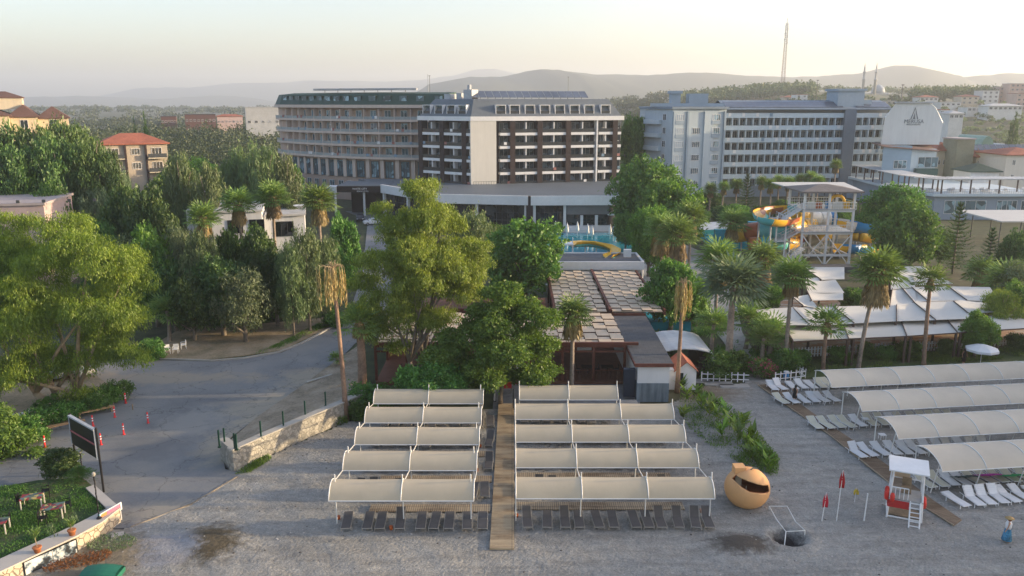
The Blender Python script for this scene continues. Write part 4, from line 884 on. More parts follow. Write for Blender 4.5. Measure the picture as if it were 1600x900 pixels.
for i, (px, py, w_) in enumerate(((2,285,3.4),(24,286,3.2),(92,292,4.2),(144,290,4.6),(118,288,2.4))):
    e = E('thatched_hut', ['orange-brown hut roof at the far left edge of the garden','second orange-brown hut from the left edge of the garden','hut with orange thatched roof directly left of the tall skirted palm','hut with orange thatched roof directly right of the tall skirted palm','small hut half hidden behind the tall skirted palm'][i], 'hut', tuple(at(px, py+16)), 0, 'thatched huts round the garden lawn')
    g = MB(); hip(g, -w_, w_, -2.2, 2.2, 2.5, 1.5, .5); g.build('roof', M('orange_thatch', (.36,.18,.09), .95, .2, 4, bmp=.05), e)
    for x in (-w_+.3, w_-.3):
        for y in (-2,2): g = MB(); g.box(x-.1, x+.1, y-.1, y+.1, 0, 2.3); g.build('post', WOOD, e)
    g = MB(); g.box(-w_+.5, w_-.5, 1.2, 1.5, 0, 2.2); g.build('back_wall', M('tan_render',(1,1,1)), e)
# right: blue terrace building with slatted pergola
e = E('terrace_building', 'blue grey flat building with railed roof terrace and white slatted pergola at the right edge', 'building', (xat(1465,180,5),180,0)); O = e.location.copy()
def rr(px, D, z=6): v = Vector((xat(px, D, z), D, 0))-O; return (v.x, v.y)
zs = zat(303, 180)
fr = [rr(1330,222), rr(1400,192), rr(1459,180), rr(1640,180)]; bk = [(fr[3][0],36), (fr[0][0],44)]
g = MB(); g.prism(fr+bk, zs-.6, zs); g.build('terrace_slab', BLW, e)
inn = [(x+.8, y+.9) for x, y in fr]; g = MB(); g.prism(inn+bk, 0, zs-.62); g.build('wall', M('blue_grey_wall', (.25,.31,.38), .8, .08, .8, streak=.3), e)
g = MB(); x0, x1 = xat(1462,179)-O.x, xat(1640,179)-O.x; 
for a, b in ((1476,1541),(1558,1589),(1596,1640)):
    w_ = xat(b,180)-xat(a,180); part('window', win_mesh(w_, 3.0, GLB, WHITE, 4), e, ((0,0,0),0), (xat(a,180)+xat(b,180))/2-O.x, .85, zs-4.6)
for f0, f1 in zip(fr, fr[1:]):
    o, an, L = seg_frame((*f0,0), (*f1,0)); g = MB(); g.frame(o, an); g.tube((0,.15,zs+1.0),(L,.15,zs+1.0),.04)
    n = int(L/.5)
    for i in range(n): g.tube((L*i/n,.15,zs),(L*i/n,.15,zs+1.0),.02,n=4,cap=False)
    g.build('railing', M('grey_metal', (.25,.26,.28), .4), e)
    n = max(2, int(L/5.4))
    for i in range(n):
        g = MB(); g.frame(o, an); g.box(L*(i+.3)/n-.12, L*(i+.3)/n+.12, .5, .74, zs, zs+3.2); g.build('post', M('brown_post', (.09,.06,.05)), e)
        g = MB(); g.frame(o, an); g.box(L*(i+.3)/n-.12, L*(i+.3)/n+.12, 4.5, 4.74, zs, zs+3.2); g.build('post', M('brown_post', (1,1,1)), e)
    g = MB(); g.frame(o, an)
    for i in range(int(L/1.1)): g.box(i*1.1, i*1.1+.55, -.2, 6, zs+3.25, zs+3.36)
    g.box(0, L, .5, .7, zs+3.05, zs+3.22); g.box(0, L, 4.5, 4.7, zs+3.05, zs+3.22); g.build('pergola_slats', WHITEW, e)
g = MB(); r_ = random.Random(3)
for i in range(46):
    t = r_.random(); k = 1+int(r_.random()*2); x = fr[k][0]+(fr[k+1][0]-fr[k][0])*t; y = fr[k][1]+(fr[k+1][1]-fr[k][1])*t+2+4*r_.random()
    g.box(x-.3, x+.3, y-.9, y+.9, zs+.25, zs+.35); g.box(x-.3, x+.3, y+.5, y+.9, zs+.3, zs+.8)
g.build('terrace_chairs', WHITE, e)
# grey canopies low in front of it
for i, (a, b, py, D, lb) in enumerate(((1222,1340,292,165,'pale flat canvas roof behind the water slide tower'),(1525,1640,338,150,'cream flat canopy roof in front of the blue terrace building'))):
    z = zat(py, D); x0, x1 = xat(a, D, z), xat(b, D, z); e = E('canvas_roof', lb, 'canopy', ((x0+x1)/2, D, 0)); w_ = x1-x0
    g = MB(); g.add([(-w_/2+3,-3,z-.5),(w_/2,-3,z-.5),(w_/2,7,z+.3),(-w_/2,7,z+.3),(-w_/2+3,-3,z-.7),(w_/2,-3,z-.7),(w_/2,7,z+.1),(-w_/2,7,z+.1)], [(0,1,2,3),(7,6,5,4),(0,4,5,1),(1,5,6,2),(2,6,7,3),(3,7,4,0)]); g.build('canopy', M('white_canvas', (.58,.56,.52), .8, .06, .5), e)
    for x in (-w_/2+3.2, 0, w_/2-.3):
        for y in (-2.8, 6.5): g = MB(); g.tube((x,y,0),(x,y,z-.6),.1); g.build('post', DGREY, e)
# cream hotel with red roof, right edge
D = 235; z = zat(246,D); e = house('hotel', 'cream hotel with red tiled roof and arched windows at the right edge', 'hotel', 1526, 1572, D, z, 14, CRW, RT, 2.0, 3, 4)
house('hotel_wing', 'plain pale wing with paired windows at the far right edge', 'building', 1573, 1650, 222, zat(243,222), 15, M('warm_white_render', (1,1,1)), RT, 1.6, 3, 3, ww=.8)
house('stair_block', 'olive grey stair block between red tiled roofs', 'building', 1497, 1524, 234, zat(218,234), 8, M('olive_render', (.26,.26,.19)), M('pink_roof', (1,1,1)), 1, 3, 0, flat=True)
house('house', 'low house with red tiled roof touching the white gable wall', 'house', 1462, 1496, 240, zat(236,240), 14, CRW, RT, 2.2, 2, 3)
house('house', 'low pale house with dark green roof in front of the cream hotel', 'house', 1517, 1562, 205, zat(269,205), 8, WHITEW, GRN, 1.8, 1, 5)
g = MB(); e = E('solar_rack', 'row of tilted solar panels on the roof of the cream hotel at right', 'solar panels', (xat(1565,236,14), 236, 0))
for i in range(16): g.add([(-12+i*1.9,0,z+2.1),(-10.3+i*1.9,0,z+2.1),(-10.3+i*1.9,2,z+3.6),(-12+i*1.9,2,z+3.6),(-12+i*1.9,0,z+2.0),(-10.3+i*1.9,0,z+2.0),(-10.3+i*1.9,2,z+3.5),(-12+i*1.9,2,z+3.5)], [(0,1,2,3),(7,6,5,4),(0,4,5,1),(1,5,6,2),(2,6,7,3),(3,7,4,0)])
g.build('panel', M('solar_glass', (1,1,1)), e)
e = E('greenhouse', 'grey domed roof with a green curved vent behind the cream hotel', 'building', (xat(1522,300,8), 300, 0))
for a, b, h, mm in ((1470,1534,5,M('light_grey_metal',(1,1,1))),(1530,1553,7,M('pale_green_metal', (.22,.34,.27), .5)),(1553,1592,5,M('light_grey_metal',(1,1,1)))):
    x0, x1 = xat(a,300,8)-e.location.x, xat(b,300,8)-e.location.x; c = (x0+x1)/2; r = (x1-x0)/2; zb = 6 if h == 5 else 7
    P = [[(c-r*math.cos(t*math.pi/10), y, zb+h*math.sin(t*math.pi/10)) for y in (0, 18)] for t in range(11)]
    g = MB(); g.grid(P, 11, 2); g.add([P[t][0] for t in range(11)], [tuple(range(11))]); g.box(x0+.05, x1-.05, .05, 18, 0, zb); g.build('roof_vault', mm, e)
# ---- hillside town on the right and the far left (each house a thing)
r_ = random.Random(11); WCOL = [M('town_white', (.60,.60,.58), .8), M('town_cream', (.55,.48,.38), .8), M('town_pink', (.50,.36,.31), .8), M('town_grey', (.40,.42,.44), .8)]
RCOL = [RT, M('pale_roof', (1,1,1)), M('pink_roof', (1,1,1))]
town = [(1438,1466,620,152,2,'low white house'),(1470,1502,600,160,1,'long low white building'),(1503,1530,640,151,2,'pale house'),(1512,1540,560,168,1,'low white house with flat roof'),(1536,1562,640,142,4,'white block of flats'),(1563,1578,660,136,5,'tall pink block of flats'),(1580,1602,650,131,6,'tallest pink block of flats'),(1590,1630,600,146,4,'orange block of flats at the photo edge'),(1545,1598,540,166,1,'long white low building'),
        (1244,1262,700,148,2,'white house'),(1226,1246,720,152,2,'cream house'),(1262,1290,680,156,2,'pale house'),(1292,1330,720,157,2,'wide grey house'),(1385,1410,640,158,2,'cream house'),(1408,1436,650,160,2,'grey house'),(1470,1482,450,172,1,'small white cottage'),(1484,1506,440,178,1,'white cottage with a dark door')]
for i, (a, b, D, py, nf_, lb) in enumerate(town):
    zt_ = zat(py, D); x = (xat(a, D, zt_)+xat(b, D, zt_))/2; z0_ = terr(x, D)-3
    house('house' if nf_ < 3 else 'apartment_building', lb.replace(' at the photo edge','')+', '+ORD[sorted(t[0] for t in town).index(a)]+' from the left on the far hillside', 'house' if nf_ < 3 else 'flats', a, b, D, zt_, 12, WCOL[[0,0,1,0,0,2,2,2,0,0,1,0,3,1,3,0,0][i]], RCOL[[0,1,0,1,1,1,2,0,1,0,0,1,0,1,0,0,1][i]], 1.5, max(1, nf_), max(2, int((b-a)/7)), z0=z0_, flat=nf_ > 2 or i % 2 == 1, group='houses on the far hillside', ww=1.8, wh=1.5)
# mosque
D = 1000; zb = 20; e = E('mosque', 'distant mosque with grey dome and two thin minarets above the blue hotel roof', 'mosque', (xat(1372,D,30), D, terr(xat(1372,D,30), D)))
zb = e.location.z; g = MB(); MW = M('mosque_stone', (.45,.44,.42), .8); hh_ = 37-zb
g.box(-6,14,4,24,0,hh_); g.build('hall', MW, e); g = MB(); g.lathe([(8.2,0),(8.0,2.5),(7,5.5),(4.8,8.2),(2,9.8),(.3,10.3),(.05,12)], 20, (5,13,hh_)); g.build('dome', M('lead_grey', (.28,.32,.36), .5), e, True)
for px in (1349,1367.5):
    x = xat(px,D,40)-e.location.x; tt = zat(98,D)-zb; g = MB(); g.lathe([(1.7,0),(1.5,tt*.45),(2.1,tt*.46),(2.1,tt*.49),(1.3,tt*.5),(1.2,tt*.68),(1.8,tt*.69),(1.8,tt*.72),(1.0,tt*.73),(.9,tt*.84),(.1,tt)], 12, (x,2,0)); g.build('minaret', MW, e, True)
# lattice radio mast
D = 900; x = xat(1224.5,D,60); zb = terr(x,D)-1; e = E('radio_mast', 'tall thin lattice radio mast on the wooded hill behind the blue hotel', 'mast', (x,D,zb)); g = MB(); H = zat(36,D)-zb
tw = lambda t: 1.0*(1-t)+.9
N = 18
for i in range(N):
    a, b = i/N, (i+1)/N; A = [(sx*tw(a)/1, sy*tw(a), H*a) for sx, sy in ((-1,-1),(1,-1),(1,1),(-1,1))]; B = [(sx*tw(b), sy*tw(b), H*b) for sx, sy in ((-1,-1),(1,-1),(1,1),(-1,1))]
    for k in range(4):
        g.tube(A[k], B[k], .13, n=4, cap=False); g.tube(A[k], B[(k+1)%4], .08, n=4, cap=False); g.tube(A[(k+1)%4], B[k], .08, n=4, cap=False); g.tube(B[k], B[(k+1)%4], .08, n=4, cap=False)
g.tube((0,0,H),(0,0,H+5),.2); g.build('lattice', M('mast_red_grey', (.22,.12,.11), .6), e)
g = MB()
for t in (.72,.8,.9): g.tube((tw(t)+.4,-.5,H*t),(tw(t)+.4,-.5,H*t+2.4),.7,n=8); g.tube((-tw(t)-.4,-.5,H*t+3),(-tw(t)-.4,-.5,H*t+5),.6,n=8)
g.build('antenna', WHITE, e)
for i, (px, D, t, b) in enumerate(((671,700,118,150),(888,900,120,150),(1278,600,125,160),(1411,500,132,160))):
    z = zat(t, D); x = xat(px, D, z); e = E('lamp_mast', ['thin pole above the beige hotel roof','thin pole behind the dark hotel roof','thin pole left of the blue hotel tower','thin pole right of the two minarets'][i], 'pole', (x, D, 0)); g = MB(); g.tube((0,0,0),(0,0,z),.35,.2,6); g.build('pole', DGREY, e)
    g = MB(); g.box(-.8,.8,-.15,.15,z-.5,z); g.build('antenna', DGREY, e)
# ---- mountains
def ridge(name, D, px, ys, depth, seed, col):
    r = np.random.default_rng(seed); n = 240; X = np.linspace(px[0], px[-1], n); Y = np.interp(X, px, ys); P = []
    ph = r.random(12)*6.28
    for i in range(n):
        y = Y[i]+sum(math.sin(X[i]*.012*(1.7**k)+ph[k])*1.9/(1.5**k) for k in range(7)); z = zat(y, D); x = xat(X[i], D, z); row = []
        for j in range(9):
            t = j/8; s_ = math.sin(t*math.pi)**.8 if t <= .5 else math.sin(t*math.pi)**.6
            yy = D-depth/2+depth*t; row.append((x*(yy/D)+depth*.05*math.sin(x*.004+j), yy, -4+(z+4)*(s_+(.05*math.sin(x*.01+j*1.7+ph[1])*(1 if 0 < t < .5 else 0)))))
        P.append(row)
    g = MB(); g.grid(P, n, 9); g.f = [f[::-1] for f in g.f]; tag(g.build(name, dirt_mat('hill_'+str(D), (.035,.05,.03), (.06,.07,.04), (.10,.10,.07)), smooth=True), kind='structure')
ridge('hills', 3200, [560,640,690,740,800,850,900,960,1000,1060,1130,1200,1300,1350,1400,1430,1480,1520,1560,1650,1800], [170,160,126,122,122,114,111,116,116,117,115,118,118,115,108,106,110,120,115,117,121], 1500, 3, 0)
ridge('far_hills', 5200, [-300,-100,60,130,200,300,350,420,500,600,700,900,1200,1800], [166,160,152,149,150,151,152,159,158,150,150,150,150,150], 1600, 4, 0)
ridge('distant_mountains', 6700, [-300,100,220,300,330,420,500,600,650,700,735,765,800,850,1000,1300,1900], [160,158,137,136,131,130,126,131,124,115,106,105,110,118,125,128,130], 1200, 5, 0)
# ================================================================ restaurant under the chequered pergola
TER = M('terrace_red_floor', (.16,.07,.045), .7, .2, 2); RW = M('red_brown_wood', (.13,.045,.03), .7, .25, 3); TAN = M('tan_shade_cloth', (.60,.47,.34), .85, .10, 1.5); DW = M('dark_wood', (.04,.022,.018), .7, .3, 2)
F0 = 72.0; xr0, xl0 = xat(990,F0,4), xat(586,F0,4); B0 = 105.0; e = E('beach_restaurant', 'open restaurant under a chequered roof of tan cloth squares behind the left canopies', 'restaurant', ((xl0+xr0)/2, F0, 0)); ox = e.location.x
zr = 4.0
def P_(px, D, z=zr): return xat(px, D, z)-ox
xL, xR = xl0-ox, xr0-ox
g = MB(); g.box(xL, xR, -.4, B0-F0, -.1, .30); g.build('floor', TER, e)
g = MB(); g.box(xL, xR, 14, 14.3, .31, zr-.3); g.box(xL, xL+.25, 6, 14, .31, zr-.3); g.build('back_wall', RW, e)
SX = P_(977,F0); 
# timber frame
g = MB()
for x in np.linspace(xL, SX, 9): g.box(x-.12, x+.12, -.05, .2, .31, zr-.12)
g.box(xL, SX, -.12, .12, zr-.4, zr-.14); g.box(xL, SX, -.1, .1, zr-.9, zr-.74)
for x in np.linspace(xL, SX, 9): g.box(x-.08, x+.08, .2, 16, zr-.42, zr-.25)
g.build('front_frame', RW, e)
xbL, xbR = P_(856,B0), P_(992,B0)
g = MB(); 
for k in range(2): g.box(xbL+3.5+k*.0, xbL+3.7, 12, B0-F0, zr-.3, zr-.1) if k == 0 else g.box((xbL+xbR)/2-.15, (xbL+xbR)/2+.15, 11.6, B0-F0, zr+.02, zr+.26)
g.box(xbL-.25, xbL, 12, B0-F0, zr-.5, zr+.1); g.box(xbR, xbR+.25, 12, B0-F0, zr-.5, zr+.1); g.box(xL, SX+1.2, -.3, 0, zr-.14, zr+.12)
g.build('roof_beams', RW, e)
for y in (18, 24, 30):
    for x in (xbL, (xbL+xbR)/2, xbR): g = MB(); g.box(x-.12, x+.12, y-.12, y+.12, .3, zr-.3); g.build('post', DW, e)
# under-structure seen through the gaps
g = MB(); sq = 0.98; rows_b = int((B0-F0-14)/sq)
def squares(x0, x1, y0, y1, s, zz):
    g = MB(); r_ = random.Random(5); nx = int((x1-x0)/s); ny = int((y1-y0)/s)
    for i in range(nx):
        for j in range(ny):
            hi = (i+j) % 2; a, b = x0+i*s, y0+j*s; z = zz+(.10 if hi else 0)+r_.uniform(-.01,.01); d = .02 if hi else .05; t = r_.uniform(-.012,.012)
            g.add([(a+d,b+d,z+t),(a+s-d,b+d,z-t),(a+s-d,b+s-d,z+t*.5),(a+d,b+s-d,z),(a+d,b+d,z-.03),(a+s-d,b+d,z-.03),(a+s-d,b+s-d,z-.03),(a+d,b+s-d,z-.03)], [(0,1,2,3),(7,6,5,4),(0,4,5,1),(1,5,6,2),(2,6,7,3),(3,7,4,0)])
            g.box(a, a+s, b-.0, b+.035, zz-.12, zz-.035)
    return g
squares(xbL, (xbL+xbR)/2-.2, 11.8, B0-F0, 1.1, zr).build('roof_panels', TAN, e)
squares((xbL+xbR)/2+.2, xbR, 11.8, B0-F0, 1.1, zr).build('roof_panels', TAN, e)
squares(xL, P_(980,F0), 0, 11.7, 1.24, zr-.1).build('roof_panels', TAN, e)
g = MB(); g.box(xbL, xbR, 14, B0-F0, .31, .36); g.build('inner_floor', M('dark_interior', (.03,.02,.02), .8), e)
r_ = random.Random(8)
for i in range(12):
    x = xL+3+i*2.7+r_.random(); 
    if abs(x-P_(745,F0)) < 0: continue
    g = MB(); g.box(x-.6, x+.6, 1.5, 2.5, .95, 1.02); g.box(x-.05, x+.05, 1.95, 2.05, .3, .95)
    for sx in (-.9,.9): g.box(x+sx-.22, x+sx+.22, 1.8, 2.2, .72, .77); g.box(x+sx*1.2-.03, x+sx*1.2+.03, 1.8, 2.2, .77, 1.25); g.box(x+sx-.03, x+sx+.03, 1.95, 2.05, .3, .72)
    g.build('table_set', WHITE if i in (4,) else DW, e)
g = MB()
for i in range(40): x = SX-14+i*.36; g.box(x-.02, x+.02, .22, .26, .31, 1.2)
g.box(SX-14, SX, .2, .28, 1.18, 1.26); g.build('railing', RW, e)
g = MB(); g.box(P_(918,F0)-.7, P_(918,F0)+.7, 3, 3.1, 2.2, 2.6); g.build('lit_panel', WHITE, e)
# shed with sloping dark roof and blue-grey rendered block
SF = 67.2; e = E('service_block', 'narrow dark roofed block with blue grey lower wall beside the chequered restaurant', 'building', (xat(1021,SF,2), SF, 0)); ox = e.location.x
a0, a1 = xat(997,SF,3.6)-ox, xat(1047,SF,3.6)-ox; BK = 15.0; zf, zb = 3.65, 3.9
b0, b1 = xat(979,SF+BK,zb)-ox, xat(1036,SF+BK,zb)-ox
b0 = a0-.2; b1 = a1+.1
g = MB(); g.prism([(a0,0),(a1,0),(b1,BK),(b0,BK)], 0, zf-.3); g.build('wall', M('white_render_plain', (.62,.62,.62), .8, .06, .8, streak=.3), e)
g = MB(); g.box(a0+.01, a1-.01, -.06, -.003, 0, 1.75); g.box(a0-.06, a0-.003, 0, 5, 0, 1.75); g.build('render_panel', M('blue_grey_stained', (.17,.21,.24), .85, .35, 1.2, streak=.7), e)
g = MB(); g.add([(a0-.25,-.25,zf),(a1+.25,-.25,zf),(b1+.2,BK,zb),(b0-.2,BK,zb),(a0-.25,-.25,zf-.1),(a1+.25,-.25,zf-.1),(b1+.2,BK,zb-.1),(b0-.2,BK,zb-.1)], [(0,1,2,3),(7,6,5,4),(0,4,5,1),(1,5,6,2),(2,6,7,3),(3,7,4,0)]); g.build('roof', Mbrick('felt_tiles', (.07,.075,.085), (.09,.095,.105), (.05,.05,.055), 1.0, w=.8, h=.5), e)
g = MB(); g.box(a0-.3, a1+.3, -.36, -.26, zf-.3, zf+.02); g.box(b0-.2, b1+.2, BK+.01, BK+.12, zb-.8, zb+.25); g.box(a0-.36,a0-.26,-.3,BK,zf-.26,zf-.0); g.build('roof_trim', RW, e)
g = MB(); g.box(a0-1.15, a0-.12, .4, .9, .3, 2.9); g.build('door', M('navy_door', (.02,.03,.05), .5), e)
g = MB(); g.box(a0-1.6,a0-.1,-2.2,-.9,.0,.2); g.box(a0-1.6,a0-.1,-1.6,-.5,.0,.38); g.build('step', PAVE, e)
e = E('garden_shed', 'small white shed with red gabled roof beside the dead palm', 'shed', tuple(at(1069,609))); g = MB()
g.box(-2.2, 1.05, 0, 3, 0, 1.9); g.add([(-.9,0,1.9),(1.05,0,1.9),(.1,0,2.7),(-.9,3,1.9),(1.05,3,1.9),(.1,3,2.7)], [(0,1,2),(5,4,3)]); g.build('wall', WHITE, e)
g = MB(); g.mi = 0
for s_, (xa, xb, za_, zb_) in enumerate(((-1.05,.1,1.85,2.78),(1.2,.1,1.85,2.78))): g.add([(xa,-.2,za_),(xb,-.2,zb_),(xb,3.2,zb_),(xa,3.2,za_),(xa,-.2,za_-.07),(xb,-.2,zb_-.07),(xb,3.2,zb_-.07),(xa,3.2,za_-.07)], [(0,1,2,3),(7,6,5,4),(0,4,5,1),(1,5,6,2),(2,6,7,3),(3,7,4,0)])
g.build('roof', RT, e); g = MB(); g.box(-.75,-.15,-.05,-.003,.95,1.65); g.build('window', GL, e)
e = E('storage_tent', 'white arched storage tent behind the little red roofed shed', 'tent', tuple(at(1070,588))); g = MB()
P = [[(-2.9+5.8*(.5-.5*math.cos(t*math.pi/8)), y, 1.9+.9*math.sin(t*math.pi/8)) for y in (0,6.5)] for t in range(9)]
g.grid(P, 9, 2); g.grid([[(x, y, z-.08) for x, y, z in row] for row in P], 9, 2); g.build('canopy', M('white_canvas_bright', (.66,.66,.65), .8), e)
g = MB(); g.box(2.55,2.9,-.05,.05,0,1.95); g.box(-2.9,-2.6,-.05,.05,0,1.95); g.box(2.82,2.9,.05,6.4,0,1.9); g.box(-2.9,-2.8,.05,6.4,0,1.9); g.build('wall', WHITE, e)
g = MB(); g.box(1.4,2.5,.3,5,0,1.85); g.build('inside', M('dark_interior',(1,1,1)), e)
g = MB(); g.box(-.6, .6, 0, 1, .0, .3)
# white flat building behind
D = 105.6; zt = zat(409,D); e = E('pool_bar', 'white flat roofed bar with grey felt roof behind the chequered restaurant', 'building', (xat(940,D,zt), D, 0)); ox = e.location.x; x0, x1 = xat(872,D,zt)-ox, xat(1007,D,zt)-ox
g = MB(); g.box(x0+.3, x1-.5, .5, 7.5, 0, zt-1.0); g.build('wall', WHITEW, e); g = MB(); g.box(x0, x1, 0, .3, zt-1.1, zt); g.box(x1-.25, x1, .3, 7, zt-.6, zt); g.box(x0, x1-.26, 6.8, 7, zt-.3, zt); g.build('fascia', WHITE, e)
g = MB(); g.box(x0+.01, x1-.26, .31, 6.79, zt-.6, zt-.15); g.build('roof', M('grey_felt', (.13,.13,.135), .9, .2, 1), e); g = MB(); g.box(x1-2.2, x1-1.2, 4, 4.7, zt-.14, zt+.9); g.build('air_unit', WHITE, e)
g = MB(); g.tube((x1-.2,.2,0),(x1-.2,.2,zt-1.1),.12); g.build('column', WHITE, e)
# pool and yellow slide behind the bar
g = MB(); p0, p1 = at(862,398), at(975,372); g.box(p0.x-2, p1.x+3, p0.y, p1.y+6, .03, .12)
WAT = M('pool_water', (.04,.33,.42), .08, .15, .6, spec=.7)
tag(g.build('water', WAT), kind='structure')
e = E('water_slide', 'yellow curved open water slide over the small pool behind the bar', 'water slide', tuple(at(935,392))); Q = e.location
def chute(g, pts, r, n=9, a0=-.1, a1=math.pi+.1, bank=None):
    """open half-pipe along points"""
    P = []
    for i, p in enumerate(pts):
        p = Vector(p); d = (Vector(pts[min(i+1, len(pts)-1)])-Vector(pts[max(i-1,0)])).normalized(); s_ = d.cross(Vector((0,0,1))).normalized(); u = s_.cross(d)
        P.append([tuple(p+s_*math.cos(a0+(a1-a0)*k/(n-1))*r-u*math.sin(a0+(a1-a0)*k/(n-1))*r) for k in range(n)])
    g.grid(P, len(P), n)
YEL = M('slide_yellow', (.75,.43,.02), .35, .06, 1, spec=.6); ORG = M('slide_orange', (.42,.10,.02), .35, .06, 1, spec=.6); SBL = M('slide_blue', (.015,.22,.50), .35, .06, 1, spec=.6); TQ = M('slide_turquoise', (.10,.45,.46), .35, .06, 1, spec=.6); SWH = M('slide_white', (.68,.66,.60), .35, .05, 1, spec=.5)
D = Q.y
def sp(px, py, D_): 
    v = Vector((0, D_, zat(py, D_))); v.x = xat(px, D_, v.z); return v-Q
pts = [sp(895,375,116),sp(915,374,119),sp(932,376,120),sp(950,380,119),sp(962,386,116),sp(962,391,112),sp(950,395,109)]
g = MB(); chute(g, pts, .8, 9, .3, math.pi-.3); g.build('chute', YEL, e)
g = MB(); chute(g, [p-Vector((0,0,.25)) for p in pts], .85, 9, .4, math.pi-.4); g.build('chute_underside', TQ, e)
for p in pts[:5]: g = MB(); g.tube(tuple(p-Vector((0,0,.9))), (p.x,p.y,0), .1); g.build('leg', WHITE, e)
g = MB(); p = pts[0]; g.box(p.x-3, p.x, p.y-1.2, p.y+1.2, p.z-.6, p.z-.4)
for k in range(9): g.box(p.x-4-k*.01, p.x-3.02, p.y-1.2-k*.35-.3, p.y-1.2-k*.35, (p.z-.6)*(1-k/9)-.1, (p.z-.6)*(1-k/9))
for x in (-2.9,-.1): g.tube((p.x+x,p.y-1.1,0),(p.x+x,p.y-1.1,p.z+.6),.06)
g.build('stair', WHITE, e)
for i, (px, py) in enumerate(((868,368),(886,371),(902,369),(918,373),(925,375),(953,374),(958,377),(961,366),(963,378),(966,379))):
    p = at(px, py); e = E('closed_parasol', 'closed white parasol on the pool terrace, %s from the left' % ORD[i], 'parasol', tuple(p), 0, 'closed parasols on the pool terrace')
    g = MB(); g.tube((0,0,0),(0,0,3.0),.03); g.build('pole', WHITE, e); g = MB(); g.lathe([(.02,3.0),(.18,2.4),(.30,1.6),(.34,1.1),(.25,1.05)], 9); g.build('canopy', WHITE, e, True)
# ---- big water slide tower
e = E('slide_tower', 'white steel water slide tower with brown hipped roof and zigzag stairs', 'slide tower', tuple(at(1296,415))); Q = e.location; T0 = at(1254,409); T1 = at(1328,416); Dt = Q.y
x0, x1 = xat(1253,Dt,5)-Q.x, xat(1330,Dt,5)-Q.x; yb = 7.0; Z1, Z2, Z3 = zat(362,Dt), zat(327,Dt), zat(301,Dt)
g = MB()
xs3 = [x0, (x0+x1)/2, x1]
for x in xs3:
    for y in (0, yb): g.box(x-.16, x+.16, y-.16, y+.16, 0, Z3)
for z in (Z1, Z2, 2.0):
    for y in (0, yb): g.box(x0, x1, y-.1, y+.1, z-.45, z-.1)
    for x in xs3: g.box(x-.09, x+.09, .17, yb-.17, z-.4, z-.15)
for y in (0, yb):
    for a, b in ((x0, xs3[1]), (xs3[1], x1)): g.tube((a,y,0),(b,y,Z1-.5),.09,n=5); g.tube((b,y,0),(a,y,Z1-.5),.09,n=5)
g.build('steel_frame', WHITE, e)
for z in (Z1, Z2):
    g = MB(); g.box(x0-.3, x1+.3, -.3, yb+.3, z-.1, z+.02); s_ = g.build('deck', M('light_grey_metal',(1,1,1)), e)
    g = MB()
    for y in (-.25, yb+.25):
        g.tube((x0-.3,y,z+1.1),(x1+.3,y,z+1.1),.05); g.tube((x0-.3,y,z+.6),(x1+.3,y,z+.6),.035)
        for i in range(22): g.tube((x0-.3+(x1-x0+.6)*i/21,y,z),(x0-.3+(x1-x0+.6)*i/21,y,z+1.1),.03,n=4)
    for x in (x1+.3,): g.tube((x,-.25,z+1.1),(x,yb+.25,z+1.1),.05)
    g.build('railing', WHITE, s_)
for i, (xx, c, w_) in enumerate(((.15,SWH,1.2),(.30,ORG,1.0),(.48,SBL,.8),(.68,SWH,1.6),(.86,YEL,1.0))):
    x = x0+(x1-x0)*xx; g = MB(); g.box(x-w_/2, x+w_/2, .1, .4, Z2+.1, Z2+1.2); g.build('start_panel', c, e)
g = MB(); x = x0+(x1-x0)*.70; g.path([(x+math.cos(t)*1.2, 1, Z2+.9+math.sin(t)*1.2) for t in np.linspace(0, math.pi, 9)], .25, 7); g.build('slide_mouth', YEL, e)
g = MB(); hip(g, x0-.2, x1+.4, -.2, yb+.2, Z3+.25, .8, .7); g.build('roof', M('brown_slate_roof', (.17,.15,.14), .85, .2, 2), e)
def stairflight(a, b, wd=1.5):
    g = MB(); n = 12; a = Vector(a); b = Vector(b)
    for i in range(n): p = a.lerp(b, (i+.5)/n); g.box(p.x-.28, p.x+.28, p.y-wd/2, p.y+wd/2, p.z-.05, p.z+.02)
    for s_ in (-wd/2, wd/2):
        q = Vector((0, s_, 0)); g.tube(a+q, b+q, .09, n=5); g.tube(a+q+Vector((0,0,1.0)), b+q+Vector((0,0,1.0)), .05, n=5)
        for i in range(9): p = a.lerp(b, i/8)+q; g.tube(p, p+Vector((0,0,1)), .03, n=4)
    return g
xs_ = xat(1216,Dt,3)-Q.x
for a, b, y in (((x0,0,2.2*.3+0),(xs_,0,.2),-1.2),):
    stairflight((x0-.2,-1.2,3.2),(xs_+.5,-1.2,.1)).build('stair', WHITE, e)
stairflight((xs_+.5,1.0,4.0),(x0-.2,1.0,Z1)).build('stair', WHITE, e); stairflight((x0-.2,3.0,3.2),(xs_+.5,3.0,4.0)).build('stair', WHITE, e); stairflight((xs_+.5,1.0,Z1+1.8),(x0-.2,1.0,Z2)).build('stair', WHITE, e); stairflight((x0-.2,3.0,Z1),(xs_+.5,3.0,Z1+1.8)).build('stair', WHITE, e)
g = MB()
for x in (xs_-.5, xs_+1.0):
    for y in (0,4): g.box(x-.1,x+.1,y-.1,y+.1,0,Z1+2.6)
g.box(xs_-.6,xs_+1.1,0,4,Z1+1.7,Z1+1.8); g.box(xs_-.6,xs_+1.1,0,4,3.9,4.0); g.build('stair_landing', WHITE, e)
